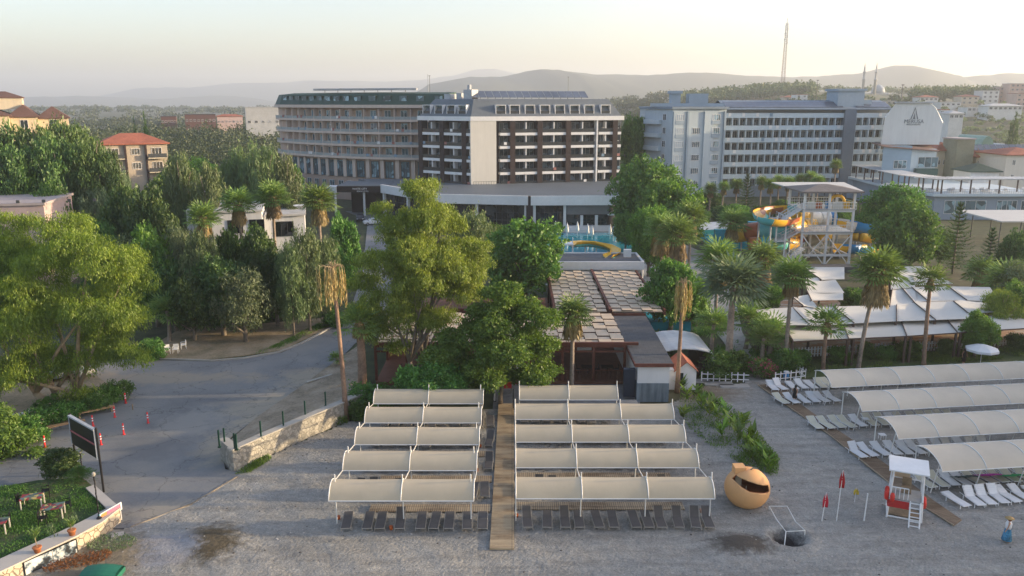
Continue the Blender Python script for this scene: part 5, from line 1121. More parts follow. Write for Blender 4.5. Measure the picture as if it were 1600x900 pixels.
# the slides: banded tubes and chutes winding round the tower
def tubeslide(label, ctrl, r, bands, closed=True, step=5, name='water_slide'):
    e = E(name, label, 'water slide', tuple(at(ctrl[0][0], 400))); Qo = e.location.copy()
    P = []
    for px, py, D_ in ctrl: v = Vector((0, D_, zat(py, D_))); v.x = xat(px, D_, v.z); P.append(v-Qo)
    pts = []
    for i in range(len(P)-1):
        p0, p1, p2, p3 = P[max(i-1,0)], P[i], P[i+1], P[min(i+2,len(P)-1)]
        for k in range(6):
            t = k/6; pts.append(.5*((2*p1)+(p2-p0)*t+(2*p0-5*p1+4*p2-p3)*t*t+(3*p1-p0-3*p2+p3)*t**3))
    pts.append(P[-1])
    for i in range(0, len(pts)-1, step):
        sg = pts[i:i+step+1]; g = MB()
        if len(sg) < 2: continue
        if closed: g.path(sg, r, 14)
        else: chute(g, sg, r, 10, -.15, math.pi+.15); chute(g, sg, r+.08, 10, -.15, math.pi+.15)
        g.build('tube_section' if closed else 'chute_section', bands[(i//step) % len(bands)], e, True)
    for i in range(3, len(pts), 9): p = pts[i]; g = MB(); g.tube((p.x,p.y,-Qo.z),(p.x,p.y,max(.1,p.z-r)),.14,n=6); g.build('leg', M('light_grey_metal',(1,1,1)), e)
    return e
Dm = Dt
tubeslide('open slide of yellow, orange and turquoise bands curling left of the tower at its top', [(1255,322,Dm+3),(1235,323,Dm+8),(1208,325,Dm+7),(1188,330,Dm+3),(1190,338,Dm-1),(1205,343,Dm-2),(1225,344,Dm+0),(1245,338,Dm+5)], 1.0, [TQ,YEL,ORG,YEL,TQ], False)
tubeslide('closed tube of yellow, orange and turquoise bands left of the tower at middle height', [(1150,366,Dm+8),(1172,362,Dm+6),(1195,360,Dm+5),(1222,358,Dm+4),(1245,356,Dm+6),(1265,350,Dm+10)], 1.5, [YEL,ORG,TQ,TQ,YEL])
tubeslide('closed tube of brown and turquoise bands low at the left foot of the tower', [(1170,381,Dm+3),(1190,380,Dm+3),(1212,381,Dm+4),(1235,380,Dm+6),(1250,374,Dm+9)], 1.1, [ORG,TQ,TQ,YEL])
tubeslide('closed yellow, white and blue tube passing behind the tower at middle height', [(1242,336,Dm+9),(1262,340,Dm+10),(1285,342,Dm+11),(1305,342,Dm+11)], 1.3, [YEL,SWH,SWH,SBL])
tubeslide('wide white and blue chute leaving the tower to the right', [(1302,345,Dm+9),(1320,346,Dm+9),(1340,349,Dm+9),(1362,353,Dm+10),(1376,362,Dm+12)], 1.7, [YEL,SWH,SBL,SBL,YEL], False)
tubeslide('yellow and blue open chute at the right foot of the tower', [(1305,384,Dm+6),(1325,385,Dm+6),(1345,386,Dm+6),(1365,385,Dm+8)], 1.2, [YEL,SBL,SBL], False)
tubeslide('yellow closed tube bend right of the tower under the white chute', [(1330,366,Dm+10),(1345,368,Dm+9),(1360,370,Dm+11)], 1.1, [YEL,YEL])
tubeslide('short beige tube bending between the legs of the tower', [(1262,378,Dm+8),(1280,372,Dm+8),(1300,365,Dm+9)], .9, [M('slide_beige', (.4,.36,.28), .4),YEL])
e = E('slide_pool_wall', 'bright blue landing pool wall left of the slide tower', 'pool', tuple(at(1165,388))); g = MB(); g.box(-6,-.01,-1,0,0,3.6); g.box(0,6,-1,0,0,5); g.box(-6,5,.01,8,0,.8); g.build('wall', M('bright_blue_tile', (.03,.36,.50), .5, .2, 1), e)
g = MB(); g.box(-5.8,4.8,.2,7.8,.81,.9); g.build('water', WAT, e)
e = E('slide_pool', 'blue splash pool with small white railing seen left of the fan palm', 'pool', tuple(at(1122,372))); g = MB(); g.box(-4,3,-1,7,0,.9); g.build('wall', M('bright_blue_tile',(1,1,1)), e); g = MB(); g.add([(-5,-.5,1.5),(4,-.5,2.2),(4,6,2.6),(-5,6,1.9)], [(0,1,2,3)]); g.build('canopy', WHITEW, e)
e = E('tower_base', 'dark grey walled base under the slide tower', 'building', tuple(at(1310,421))); g = MB(); w_ = 12; g.box(-12,10,-2.5,0,0,.9); g.build('wall', M('grey_felt',(1,1,1)), e)
e = E('blue_canoe_pool', 'small blue pool with orange lip beside the dark shed roof', 'pool', tuple(at(1057,523))); g = MB(); g.box(-3,1.6,0,5,0,1.5); g.build('wall', M('bright_blue_tile',(1,1,1)), e); g = MB(); g.lathe([(.2,1.5),(.9,1.7),(1.2,1.9)], 14, (.6,.5,0)); g.build('slide_lip', M('slide_orange',(1,1,1)), e)
# ---- right restaurant under white sails
WS_ = M('sail_white', (.60,.57,.51), .8, .05, .4); PST = M('brown_post',(1,1,1)); TILE = Mbrick('mosaic_floor', (.42,.20,.09), (.50,.42,.32), (.40,.3,.2), 1.0, w=1.6, h=.55, ms=.0)
zl = 3.2
g = MB(); q = [at(1195,556), at(1340,553), at(1700,522), at(1700,472), at(1560,472), at(1500,455), at(1225,470), at(1190,490)]; g.prism([(p.x,p.y) for p in q], .0, .12); tag(g.build('terrace_floor', TILE), kind='structure')
NS = [0]
def sail(label, c, z=None, sag=.25, group='white sails over the right restaurant', front=False):
    """c: image corners front-left, front-right, back-right, back-left at height z"""
    z = zl if z is None else z; zz = z if isinstance(z, (list, tuple)) else [z]*4
    W_ = [at(px, py, q_) for (px, py), q_ in zip(c, zz)]; NS[0] += 1; mc = sum(W_, Vector())/4; W_ = [mc+(w__-mc)*1.10+Vector((0,0,.014*(NS[0] % 7))) for w__ in W_]; cx = sum(p.x for p in W_)/4; cyy = sum(p.y for p in W_)/4; e = E('shade_sail', label, 'shade sail', (cx, cyy, 0), 0, group)
    P = []
    for i in range(9):
        row = []
        for j in range(7):
            u, v = i/8, j/6; p = (W_[0].lerp(W_[1], u)).lerp(W_[3].lerp(W_[2], u), v); row.append((p.x-cx, p.y-cyy, p.z-sag*math.sin(u*math.pi)*math.sin(v*math.pi)))
        P.append(row)
    g = MB(); g.grid(P, 9, 7); g.grid([[(x, y, z_-.03) for x, y, z_ in r][::-1] for r in P], 9, 7); g.build('fabric', WS_, e, True)
    g = MB(); a, b = P[0][0], P[0][6]; g.path([(x, y, z_+.05) for x, y, z_ in P[0]], .055, 6); g.build('side_beam', PST, e)
    for p in (W_[0], W_[1]) if front else (W_[0], W_[3]): g = MB(); g.box(p.x-cx-.1, p.x-cx+.1, p.y-cyy+.05, p.y-cyy+.25, 0, p.z-.05); g.build('post', PST, e)
    if front:
        g = MB(); g.path([(x, y, z_-.05) for x, y, z_ in [r[0] for r in P]], .07, 5); g.build('front_beam', PST, e)
L_ = lambda a, b, t: a+(b-a)*t
fx = [(1243,532),(1330,528),(1420,524),(1498,519),(1560,515),(1680,508)]; bx = [(1230,510),(1322,507),(1412,503),(1482,499),(1550,495),(1680,486)]
for i in range(5): sail('narrow front sail over the fence, %s from the left' % ORD[i], (fx[i], fx[i+1], bx[i+1], bx[i]), 2.9, .15, front=True)
r1 = [(1182,486),(1270,508),(1338,504),(1412,502),(1462,499),(1540,497)]
A = [((1205,508),(1268,508),(1243,482),(1182,486)), ((1268,508),(1337,504),(1307,480),(1243,482)), ((1337,504),(1400,501),(1400,478),(1307,480)), ((1403,501),(1465,499),(1430,474),(1403,478)), ((1463,499),(1520,497),(1491,472),(1432,474)), ((1514,489),(1560,487),(1545,464),(1493,472)),
     ((1255,478),(1277,482),(1262,462),(1240,466)), ((1270,470),(1315,469),(1315,457),(1264,457)), ((1392,478),(1430,474),(1428,450),(1396,452)), ((1429,472),(1449,469),(1427,449),(1410,450)), ((1452,470),(1512,468),(1484,448),(1428,450)), ((1512,469),(1557,470),(1545,450),(1485,449)),
     ((1264,457),(1316,457),(1300,433),(1258,437)), ((1284,437),(1317,436),(1317,419),(1258,419)), ((1393,452),(1428,449),(1425,431),(1394,432)), ((1428,444),(1484,442),(1440,417),(1394,418))]
lab = ['sail at the left end of the second row','second sail of the second row, beside the bare dark beam','sail in front of the tall skirted palm','sail right of the round lime bush','wide sail left of the leaning palm foot','last sail of the second row by the yellow-green bush','small sail strip at the left edge of the third row','sail over the open brown gap','sail behind the tall skirted palm crown','narrow sail behind the leaning palm','large sail between the leaning palm and the right corner','right corner sail with straight back edge','large square sail left of the tall skirted palm','rear left sail touching the slide tower base','small rear sail right of the tall skirted palm','rear right sail with the long slanted edge']
for c, lb in zip(A, lab): sail('white '+lb, c, 3.3)
# picket fences
def fence(label, pts, h=1.0, sp=.22, wd=.09):
    P = [at(a, b) for a, b in pts]; e = E('picket_fence', label, 'fence', tuple(P[0])); o0 = P[0]; g = MB(); rl = MB()
    for a, b in zip(P, P[1:]):
        o, an, L = seg_frame(a-o0, b-o0); g.frame(o, an); rl.frame(o, an); n = max(1, int(L/sp))
        for i in range(n): g.box(i*L/n, i*L/n+wd, -.05, -.015, .05, h)
        rl.box(0, L, -.012, .03, h*.25, h*.25+.08); rl.box(0, L, -.012, .03, h*.72, h*.72+.08)
    g.build('picket', WHITE, e); rl.build('rail', WHITE, e); return e
fence('long white picket fence between the mosaic floor and the lawn strip', [(1226,560),(1330,554),(1420,550),(1510,545),(1640,534)], 1.1, .35, .16)
fence('low white fence left of the path among the shrubs', [(1095,596),(1170,598)], 1.0, .55, .1)
fence('low white fence right of the path with a short return', [(1210,597),(1258,592),(1240,580)], 1.0, .5, .1)
e = E('water_can', 'blue drum with a pale lid at the foot of the right picket fence', 'drum', tuple(at(1228,592))); g = MB(); g.lathe([(.25,0),(.28,.3),(.25,.7)], 12); g.build('body', SBL, e, True); g = MB(); g.lathe([(.27,.7),(.27,.76),(.1,.8)], 12); g.build('lid', WHITE, e)
# ================================================================ beach: canopies
FAB = M('canopy_fabric', (.48,.41,.30), .85, .09, .5, bmp=.04); FABR = M('canopy_fabric_pale', (.53,.47,.38), .85, .09, .4, bmp=.05)
def arch(prof, x0, x1, n=7, sag=.0, seed=1):
    P = []; 
    for i in range(n):
        u = i/(n-1); x = x0+(x1-x0)*u; P.append([(x, y, z-sag*math.sin(u*math.pi)*math.sin(j/(len(prof)-1)*math.pi)) for j, (y, z) in enumerate(prof)])
    return P
RS = random.Random(77)
def canopy(label, x, y, rz, xs_, prof, group, fab, r=.036, posts=True, post_h=3.4, py=1.0, link_to=None, sag=.05, brace=False):
    e = E('beach_canopy', label, 'canopy', (x, y, 0), rz, group)
    for i, (a, b) in enumerate(zip(xs_, xs_[1:])):
        P = arch(prof, a+.04, b-.04, 7, sag*RS.uniform(.2,1.1)); g = MB(); g.grid(P, 7, len(prof)); g.grid([[(p[0], p[1], p[2]-.02) for p in r_][::-1] for r_ in P], 7, len(prof))
        g.build('fabric_panel', fab, e, True)
    for a in xs_:
        g = MB(); pts = [(a, y_, z_+.01) for y_, z_ in prof]
        if link_to: pts += [(a, link_to[0], link_to[1])]
        g.path(pts, r, 6); g.build('arch', PIPE, e, True)
    g = MB(); g.tube((xs_[0], prof[0][0], prof[0][1]), (xs_[-1], prof[0][0], prof[0][1]), r, n=6); g.build('front_rail', PIPE, e)
    g = MB(); g.tube((xs_[0], prof[-1][0], prof[-1][1]), (xs_[-1], prof[-1][0], prof[-1][1]), r, n=6); g.build('rear_rail', PIPE, e)
    if posts:
        for i, a in enumerate(xs_):
            a2 = a+(.5 if i == 0 else -.5 if i == len(xs_)-1 else 0)*posts; g = MB(); g.tube((a2, py, 0), (a2, py, post_h), .04, n=7); g.build('post', PIPE, e)
    if brace:
        for a in xs_:
            g = MB(); g.tube((a, prof[-1][0]-.2, 0), (a, prof[-1][0]-.2, prof[-1][1]), .05, n=6); g.build('post', PIPE, e)
            g = MB(); g.tube((a, .9, 0), (a, .35, prof[0][1]+.3), .04, n=6); g.build('brace', PIPE, e)
    return e
PROF = [(0,2.1),(.15,2.38),(.35,2.62),(.6,2.81),(.9,2.92),(1.2,2.93),(1.5,2.84),(1.8,2.66),(2.0,2.5)]
lrows = [783, 735.5, 695, 661, 631]; rrows = [779.5, 731, 691, 655.5, 625]
def rail_y(py): return (CAMZ-2.1)/math.tan(PITCH+math.atan((py-450)/FPX))
RN = ['front','second','third','fourth','rear']
for k, py in enumerate(lrows):
    D = rail_y(py); canopy('%s canopy of the block left of the boardwalk' % RN[k], 0, D, 0, [-11.3+.0*k, -6.85, -2.36], PROF, 'left block of beach canopies', FAB, link_to=(rail_y(lrows[k+1])-D, 2.1) if k < 4 else None, posts=.45)
for k, py in enumerate(rrows):
    D = rail_y(py); xs_ = [.24, 4.35, 8.45, 12.55] if k < 4 else [.6, 4.7, 8.75]
    canopy('%s canopy of the block right of the boardwalk' % RN[k], 0, D, 0, xs_, PROF, 'middle block of beach canopies', FAB, link_to=(rail_y(rrows[k+1])-D, 2.1) if k < 3 else None, posts=.001)
PRW = [(0,2.0),(.25,2.3),(.6,2.55),(1.05,2.72),(1.6,2.82),(2.1,2.8),(2.6,2.68),(3.05,2.5)]
WR = R(7.4)
def wl(x, y):
    return (28.7+x*math.cos(WR)-y*math.sin(WR), 49.2+x*math.sin(WR)+y*math.cos(WR))
offs = [(0, 0, 5), (-.3, 5.3, 6), (-.5, 10.7, 7), (-.6, 16.2, 9)]
for k, (dx, dy, n) in enumerate(offs):
    x, y = wl(dx+.1*dy, dy); canopy('%s of the four long white canopies on the right' % ['nearest','second nearest','second farthest','farthest'][k], x, y, WR, [3.25*i for i in range(n+1)], PRW, 'long white canopies on the right', FABR, posts=False, brace=True, sag=.08)
# ---- slat mats (one per gap)
for k, py in enumerate(lrows[:3]):
    D = rail_y(py)+2.35; g = MB(); g.box(-9.3, -1.42, D, D+.95, .06, .12); tag(g.build('slat_mat', MATW), 'slatted walkway mat behind the %s canopy left of the boardwalk' % RN[k], 'mat', 'slat mats left of the boardwalk')
for k, py in enumerate(rrows[:3]):
    D = rail_y(py)+2.35; g = MB(); g.box(.25, 11.3, D, D+1.0, .06, .12); tag(g.build('slat_mat', MATW), 'slatted walkway mat behind the %s canopy right of the boardwalk' % RN[k], 'mat', 'slat mats right of the boardwalk')
# ---- sunloungers
def lounger(name, label, group, frame, fabm, slat=False, back=.55, w=.62, L=1.95):
    """feet at y=0, head at y=L; back rest raised"""
    e = E(name, label, 'sunlounger', (0,0,0), 0, group); h = .32; yb = 1.2; bl = L-yb; by, bz = yb+bl*math.cos(back), h+bl*math.sin(back)
    g = MB()
    if slat:
        for i in range(9): y = i*.133; g.box(-w/2+.04, w/2-.04, y, y+.105, h, h+.03)
    else: g.box(-w/2+.03, w/2-.03, .02, yb, h, h+.03)
    g.build('seat', fabm, e)
    g = MB(); n = 6 if slat else 1
    for i in range(n):
        a, b = i/n+.0, (i+.8)/n if slat else 1; p = [(yb+(by-yb)*a, h+(bz-h)*a), (yb+(by-yb)*b, h+(bz-h)*b)]
        x = w/2-.04; g.add([(-x,p[0][0],p[0][1]),(x,p[0][0],p[0][1]),(x,p[1][0],p[1][1]),(-x,p[1][0],p[1][1]),(-x,p[0][0],p[0][1]+.035),(x,p[0][0],p[0][1]+.035),(x,p[1][0],p[1][1]+.035),(-x,p[1][0],p[1][1]+.035)], [(3,2,1,0),(4,5,6,7),(0,1,5,4),(1,2,6,5),(2,3,7,6),(3,0,4,7)])
    g.build('backrest', fabm, e)
    g = MB()
    for s in (-1, 1): x = s*w/2; g.path([(x,0,h),(x,yb,h),(x,by,bz)], .025, 5); g.tube((x,yb,h),(x,L-.1,h),.02,n=5)
    g.tube((-w/2,0,h),(w/2,0,h),.025,n=5); g.build('frame', frame, e)
    for y in (.25, 1.45):
        for s in (-1, 1): g = MB(); g.tube((s*(w/2-.02), y, h), (s*(w/2+.03), y-.06, .02), .028, n=5); g.build('leg', frame, e)
    return e
CHF = M('charcoal_frame', (.30,.28,.25), .5, .1, 3); CHS = M('charcoal_sling', (.10,.095,.095), .8, .15, 2)
used = {}
def bed(kind, x, y, z, rz, label, group, sc=1):
    if kind not in used:
        a = {'dark': (CHF, CHS, False, .10, .60), 'darkup': (CHF, CHS, False, .75, .60), 'whiteup': (WHITE, WHITE, True, .85, .64), 'whiteflat': (WHITE, WHITE, True, .12, .64), 'white': (WHITE, WHITE, True, .42, .64), 'cream': (WHITE, M('cream_plastic', (.55,.52,.40), .6, .06, 2), False, .42, .66)}[kind]
        o = lounger('sunlounger', label, group, a[0], a[1], a[2], a[3], a[4]); used[kind] = o; o.location = (x,y,z); o.rotation_euler = (0,0,rz); o.scale = (sc,sc,sc); return o
    return copy_tree(used[kind], (x,y,z), rz, label, (sc,sc,sc)) if group == used[kind].get('group') else tag(copy_tree(used[kind], (x,y,z), rz, label, (sc,sc,sc)), group=group)
def gx(px, py): p = at(px, py); return p
lb_ = [(540,5),(573,5.5),(593,5),(624,3),(657,3),(677,5.5),(700.6,3),(730,0.5),(753.5,1)]
for i, (px, dxp) in enumerate(lb_):
    p = at(px, 833); bed('darkup' if i in (3,) else 'dark', p.x, p.y, 0, math.atan2(-( (px+dxp-800)*(48.7/49.9)*1.0-(px-800))*.0399-0, 1.95)*.0 + math.atan2(-(xat(px+dxp,46.7,.4)-p.x), 1.95), 'charcoal sunlounger in the front row left of the boardwalk, %s from the left' % ORD[i], 'charcoal sunloungers left of the boardwalk')
rb_ = [(825,-3,1),(855,0,0),(884,-3,1),(906,-3.5,0),(937,-8,0),(960,-5,0),(995,-8,0),(1015,-8,0),(1035,-8,1),(1061.6,-6,1),(1088,-4,1),(1110,-9,1)]
for i, (px, dxp, up) in enumerate(rb_):
    p = at(px, 831); bed('darkup' if up else 'dark', p.x, p.y, 0, math.atan2(-(xat(px+dxp,46.8,.4)-p.x), 1.95), 'charcoal sunlounger in the front row right of the boardwalk, %s from the left' % ORD[i], 'charcoal sunloungers right of the boardwalk')
r_ = random.Random(4)
for k in range(1, 5):
    D = rail_y(lrows[k])-.25; xs_ = [-10.4+i*.95 for i in range(10)]
    for i, x in enumerate(xs_): bed('darkup' if r_.random() < .25 else 'dark', x+r_.uniform(-.15,.15), D+r_.uniform(-.1,.15), 0, r_.uniform(-.12,.06), 'charcoal sunlounger in the %s row left of the boardwalk, %s from the left' % (RN[k], ORD[i]), 'charcoal sunloungers left of the boardwalk')
    D = rail_y(rrows[k])-.25; xs_ = [.9+i*.97 for i in range(12 if k < 4 else 8)]
    for i, x in enumerate(xs_): bed('darkup' if r_.random() < .25 else 'dark', x+r_.uniform(-.15,.15), D+r_.uniform(-.1,.15), 0, r_.uniform(-.06,.16), 'charcoal sunlounger in the %s row right of the boardwalk, %s from the left' % (RN[k], ORD[i]), 'charcoal sunloungers right of the boardwalk')
wrows = [(.9,-1.6,8,'white','nearest open row','white',.93),(.3,1.1,9,'cream','row under the nearest long canopy','cream',.93),(-1.7,6.2,12,'white','row under the second nearest long canopy','pale',.95),(-2.2,11.6,14,'cream','row under the second farthest long canopy','cream',.95),(-2.4,17.2,16,'white','row before the farthest long canopy','pale',.95),(-1.8,20.6,17,'white','farthest row under the farthest long canopy','pale',.95)]
for k, (dx, dy, n, kd, lb, cn, sp_) in enumerate(wrows):
    for i in range(n):
        if k == 4 and i > 5: continue
        x, y = wl(dx+i*sp_+r_.uniform(-.06,.06), dy+r_.uniform(-.08,.08)); kk = kd if r_.random() > .15 else ('cream' if kd == 'white' else 'white')
        kq = kk if kk == 'cream' else r_.choice(['white','white','whiteup','whiteflat'])
        bed(kq, x, y, 0, WR+r_.uniform(-.06,.20)-.02, '%s sunlounger in the %s, %s from the left' % ('cream' if kk == 'cream' else 'white', lb, ORD[i]), 'pale plastic sunloungers on the right')
x, y = wl(4.2, 2.6)
for i, (dx, dy, c, lb) in enumerate(((3.2,1.75,(.03,.06,.06),'dark green beach towel hanging over a lounger under the nearest long canopy'),(5.0,1.8,(.45,.04,.30),'magenta beach towel spread over loungers under the nearest long canopy'),(6.6,1.5,(.04,.35,.12),'bright green beach towel at the right edge under the nearest long canopy'))):
    x, y = wl(dx, dy); g = MB(); g.frame((x, y, 0), WR)
    P = [[(-.8+1.6*i/6, .25*j-.3, .72-.10*j+.03*math.sin(i*2+j)) for j in range(5)] for i in range(7)]; g.grid(P, 7, 5); o = g.build('beach_towel', M('towel%d' % i, c, .95, .1, 3), None, True); o.modifiers.new('s', 'SOLIDIFY').thickness = .03; tag(o, lb, 'towel', 'towels')
# small white side tables by the left ends of the right rows
for i, (px, py) in enumerate(((1378,687),(1352,662),(1498,742))):
    p = at(px, py); e = E('side_table', 'small white plastic side table, %s' % ['left of the second nearest long canopy','by the first loungers of the second farthest canopy','under the nearest long canopy'][i], 'table', tuple(p)); g = MB(); g.box(-.25,.25,-.25,.25,.42,.46); g.build('tabletop', WHITE, e)
    for x in (-.2,.2):
        for y in (-.2,.2): g = MB(); g.tube((x,y,0),(x,y,.42),.03,n=5); g.build('leg', WHITE, e)
# orange ashtray buckets by the posts
for i, (px, py) in enumerate(((529,812),(611,828),(768,655),(750,700),(807,809),(1096,801),(806,722),(745,737))):
    p = at(px, py); g = MB(); g.lathe([(.09,0),(.13,.26),(.12,.26)], 10, (p.x, p.y, 0)); tag(g.build('bucket', M('orange_plastic', (.45,.10,.02), .5), None, True), 'small orange bucket on the sand, ' + ['at the left front post of the left block','between the third and fourth left front loungers','beside the top of the boardwalk','left of the boardwalk beside the third row','at the first front post right of the boardwalk','behind the last loungers of the right front row','right of the boardwalk beside the second row','left of the boardwalk beside the second row'][i], 'bucket', 'orange buckets on the sand')
# ---- orange round kiosk
p = at(1168, 776); p.y = 48.6; p.x = xat(1167.5, 48.6, 1.3)
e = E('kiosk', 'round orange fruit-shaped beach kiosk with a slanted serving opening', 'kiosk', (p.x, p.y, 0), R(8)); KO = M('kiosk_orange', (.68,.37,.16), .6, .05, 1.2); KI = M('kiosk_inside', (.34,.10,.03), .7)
rx, rz_ = 1.47, 1.36; cz = 1.16
def ball(r, rz, n=48, m=28, zmin=.03):
    g = MB(); g.lathe([(max(.001, r*math.sin(math.pi*j/m)), max(zmin, cz-rz*math.cos(math.pi*j/m))) for j in range(m+1)], n); return g
g = ball(rx, rz_); inn = ball(rx-.1, rz_-.1, zmin=.14); cut = MB()
# wedge-shaped serving opening, higher at its left end
fr_ = [(-1.17,2.0),(-1.12,2.26),(-.3,2.10),(1.0,1.72),(1.04,1.30),(0,1.50),(-.45,1.56),(-.85,1.76)]; n = len(fr_)
cut.add([(x,-2.2,z) for x, z in fr_]+[(x,-.15,z) for x, z in fr_], [tuple(range(n)), tuple(range(2*n-1,n-1,-1))]+[(i,n+i,n+(i+1)%n,(i+1)%n) for i in range(n)])
oo = []
for q_ in (g, inn, cut):
    me = q_.mesh('tmp', KO); bm = bmesh.new(); bm.from_mesh(me); bmesh.ops.remove_doubles(bm, verts=bm.verts, dist=1e-3); bmesh.ops.recalc_face_normals(bm, faces=bm.faces); bm.to_mesh(me); bm.free(); ob = bpy.data.objects.new('tmp', me); COL.objects.link(ob); oo.append(ob)
for t_ in oo[1:]:
    m_ = oo[0].modifiers.new('b', 'BOOLEAN'); m_.operation = 'DIFFERENCE'; m_.object = t_; m_.solver = 'EXACT'
me = bpy.data.meshes.new_from_object(oo[0].evaluated_get(bpy.context.evaluated_depsgraph_get())); me.name = 'shell'
for ob in oo: bpy.data.objects.remove(ob)
me.materials.clear(); me.materials.append(KO); me.materials.append(KI)
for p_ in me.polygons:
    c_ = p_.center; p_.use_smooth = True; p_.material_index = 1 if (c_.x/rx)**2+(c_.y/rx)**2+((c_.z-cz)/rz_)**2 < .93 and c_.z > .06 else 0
link(bpy.data.objects.new('shell', me), e)
g = MB(); g.box(-1.1,1.1,-.9,.9,.9,.95); g.build('counter', KI, e)
g = MB(); g.box(-.35,-.33,-.6,-.55,.95,1.6); g.box(-.75,-.32,.2,.28,1.2,1.9); g.build('partition', M('cream_render',(1,1,1)), e)
g = MB(); g.prism([(-.95,-.1),(-.2,-.15),(-.15,.6),(-.85,.65)], 2.12, 2.66); g.build('hatch_box', KO, e)
g = MB(); g.path([(.05,-.1,2.45),(.25,-.15,2.62),(.5,-.25,2.6)], .05, 6); g.build('stalk', M('stalk_grey', (.2,.2,.15)), e)
# ---- flags
def flag(label, px, yb, yt, col, clh, dx=0, r=.03):
    p = at(px, yb); z = zat(yt, p.y); e = E('beach_flag', label, 'flag', tuple(p)); g = MB(); g.tube((0,0,0),(dx,0,z),r,r*.8,7); g.build('pole', WHITE, e)
    if clh:
        g = MB(); P = []
        for i in range(7):
            t = i/6; w_ = .30*math.sin(min(1, t*1.25)*1.9)+.04; P.append([(dx*(1-t*.3)-w_*.5+w_*q/4+.02, .06*math.sin(q*1.9+t*4), z-.05-clh*t) for q in range(5)])
        g.grid(P, 7, 5); o = g.build('cloth', col, e, True); o.modifiers.new('s', 'SOLIDIFY').thickness = .012
FR_ = M('flag_red', (.55,.02,.04), .8)
flag('short pole with a limp red flag, left of the taller one', 1284, 815, 770, FR_, .95, .12); flag('tall white pole with a limp dark red flag', 1307, 814, 735, M('flag_dark_red', (.38,.015,.02), .8), 1.15, .1)
flag('white pole with a small yellow tag near the lifeguard tower', 1350, 814, 771, M('flag_yellow', (.6,.42,.05), .8), 0, .05, .045)
flag('thin pole with a faded yellow flag behind the white pole', 1335, 786, 762, M('flag_yellow', (1,1,1)), .45, .03, .015)
# ---- lifeguard tower
p = at(1415, 803); e = E('lifeguard_tower', 'white wooden lifeguard tower with ladder and red rescue floats', 'lifeguard tower', (xat(1414,47.2,1), 47.2, 0), R(-24)); 
g = MB()
for sx in (-1,1):
    for sy in (-1,1): g.tube((sx*1.0, sy*.85, 0), (sx*.85, sy*.72, 3.35), .06, n=6)
for z, k in ((.12,.99),(1.25,.94)):
    for s in (-1,1): g.tube((-k, s*.85*k, z),(k, s*.85*k, z),.05,n=5); g.tube((s*k,-.85*k,z),(s*k,.85*k,z),.05,n=5)
g.build('frame', WHITE, e)
g = MB(); g.box(-1.0,1.0,-.85,.85,1.32,1.4); g.build('deck', M('pale_paving',(1,1,1)), e)
g = MB(); g.add([(-1.15,-1.0,3.28),(1.15,-1.0,3.28),(1.15,1.0,3.45),(-1.15,1.0,3.45),(-1.15,-1.0,3.36),(1.15,-1.0,3.36),(1.15,1.0,3.53),(-1.15,1.0,3.53)], [(3,2,1,0),(4,5,6,7),(0,1,5,4),(1,2,6,5),(2,3,7,6),(3,0,4,7)]); g.build('roof', WHITE, e)
g = MB(); 
for s in (-1, 1):
    g.tube((s*.93,-.8,2.15),(s*.93,.8,2.15),.04,n=5)
    for i in range(6): g.tube((s*.93,-.8+i*.32,1.4),(s*.93,-.8+i*.32,2.15),.03,n=4)
g.tube((-.93,-.8,2.15),(.1,-.8,2.15),.04,n=5); g.tube((-.93,.8,2.15),(.93,.8,2.15),.04,n=5)
for i in range(5): g.tube((-.9+i*.25,-.8,1.4),(-.9+i*.25,-.8,2.15),.03,n=4)
g.build('railing', WHITE, e)
g = MB(); g.box(-.9,.2,.76,.79,2.2,3.2); g.box(-.89,-.86,-.1,.75,2.3,3.2); g.build('shade_cloth', M('tan_shade_cloth',(1,1,1)), e)
g = MB(); g.box(-.25,.3,.1,.5,1.41,1.85); g.box(-.25,.3,.5,.56,1.85,2.35); g.build('seat', M('weathered_wood',(1,1,1)), e)
g = MB()
for s in (.25,.85): g.tube((s,-1.75,0),(s,-.85,1.4),.045,n=5)
for i in range(6): t = (i+.5)/6; g.tube((.25,-1.75+.9*t,1.4*t),(.85,-1.75+.9*t,1.4*t),.035,n=5)
g.build('ladder', WHITE, e)
g = MB(); g.box(-1.05,-.98,-.85,.6,.78,1.32); g.box(-1.0,.2,-.95,-.88,.82,1.3); g.build('banner', RED, e)
for x, y, z in ((-1.12,-.75,1.45),(-1.12,-.35,1.4),(-1.1,-.1,1.5),(-.8,-1.0,1.5),(1.05,-.6,1.2),(1.05,-.3,1.3)): g = MB(); g.lathe([(.03,-.3),(.13,-.22),(.15,.1),(.10,.28),(.03,.32)], 9, (x,y,z)); g.build('rescue_float', M('float_red', (.65,.04,.03), .5), e, True)
g = MB(); g.box(-.9,.9,-.5,.6,.05,.12); g.build('base_board', M('weathered_wood',(1,1,1)), e)
# ---- pipe frame over the pit
e = E('pipe_frame', 'bent white pipe frame lying over the dug pit in the sand', 'frame', tuple(at(1228,812))); q = e.location
pp = [at(1202,791,.25)-q, at(1230,791,.3)-q, at(1243,815,.5)-q, at(1258,829,.35)-q, at(1228,830.5,.4)-q, at(1213,811,.5)-q, at(1202,791,.25)-q]
for v in pp: v.z = v.z-0
g = MB(); g.path([tuple(v) for v in pp], .028, 6); a = at(1228,830.5,.4)-q; b = at(1225,856,.0)-q; g.tube(tuple(a),(b.x,b.y-.0,-.5),.03); g.tube(tuple(pp[0]),(pp[0].x,pp[0].y,0),.028); g.tube(tuple(pp[3]),(pp[3].x,pp[3].y,0),.028); g.build('pipe', PIPE, e)
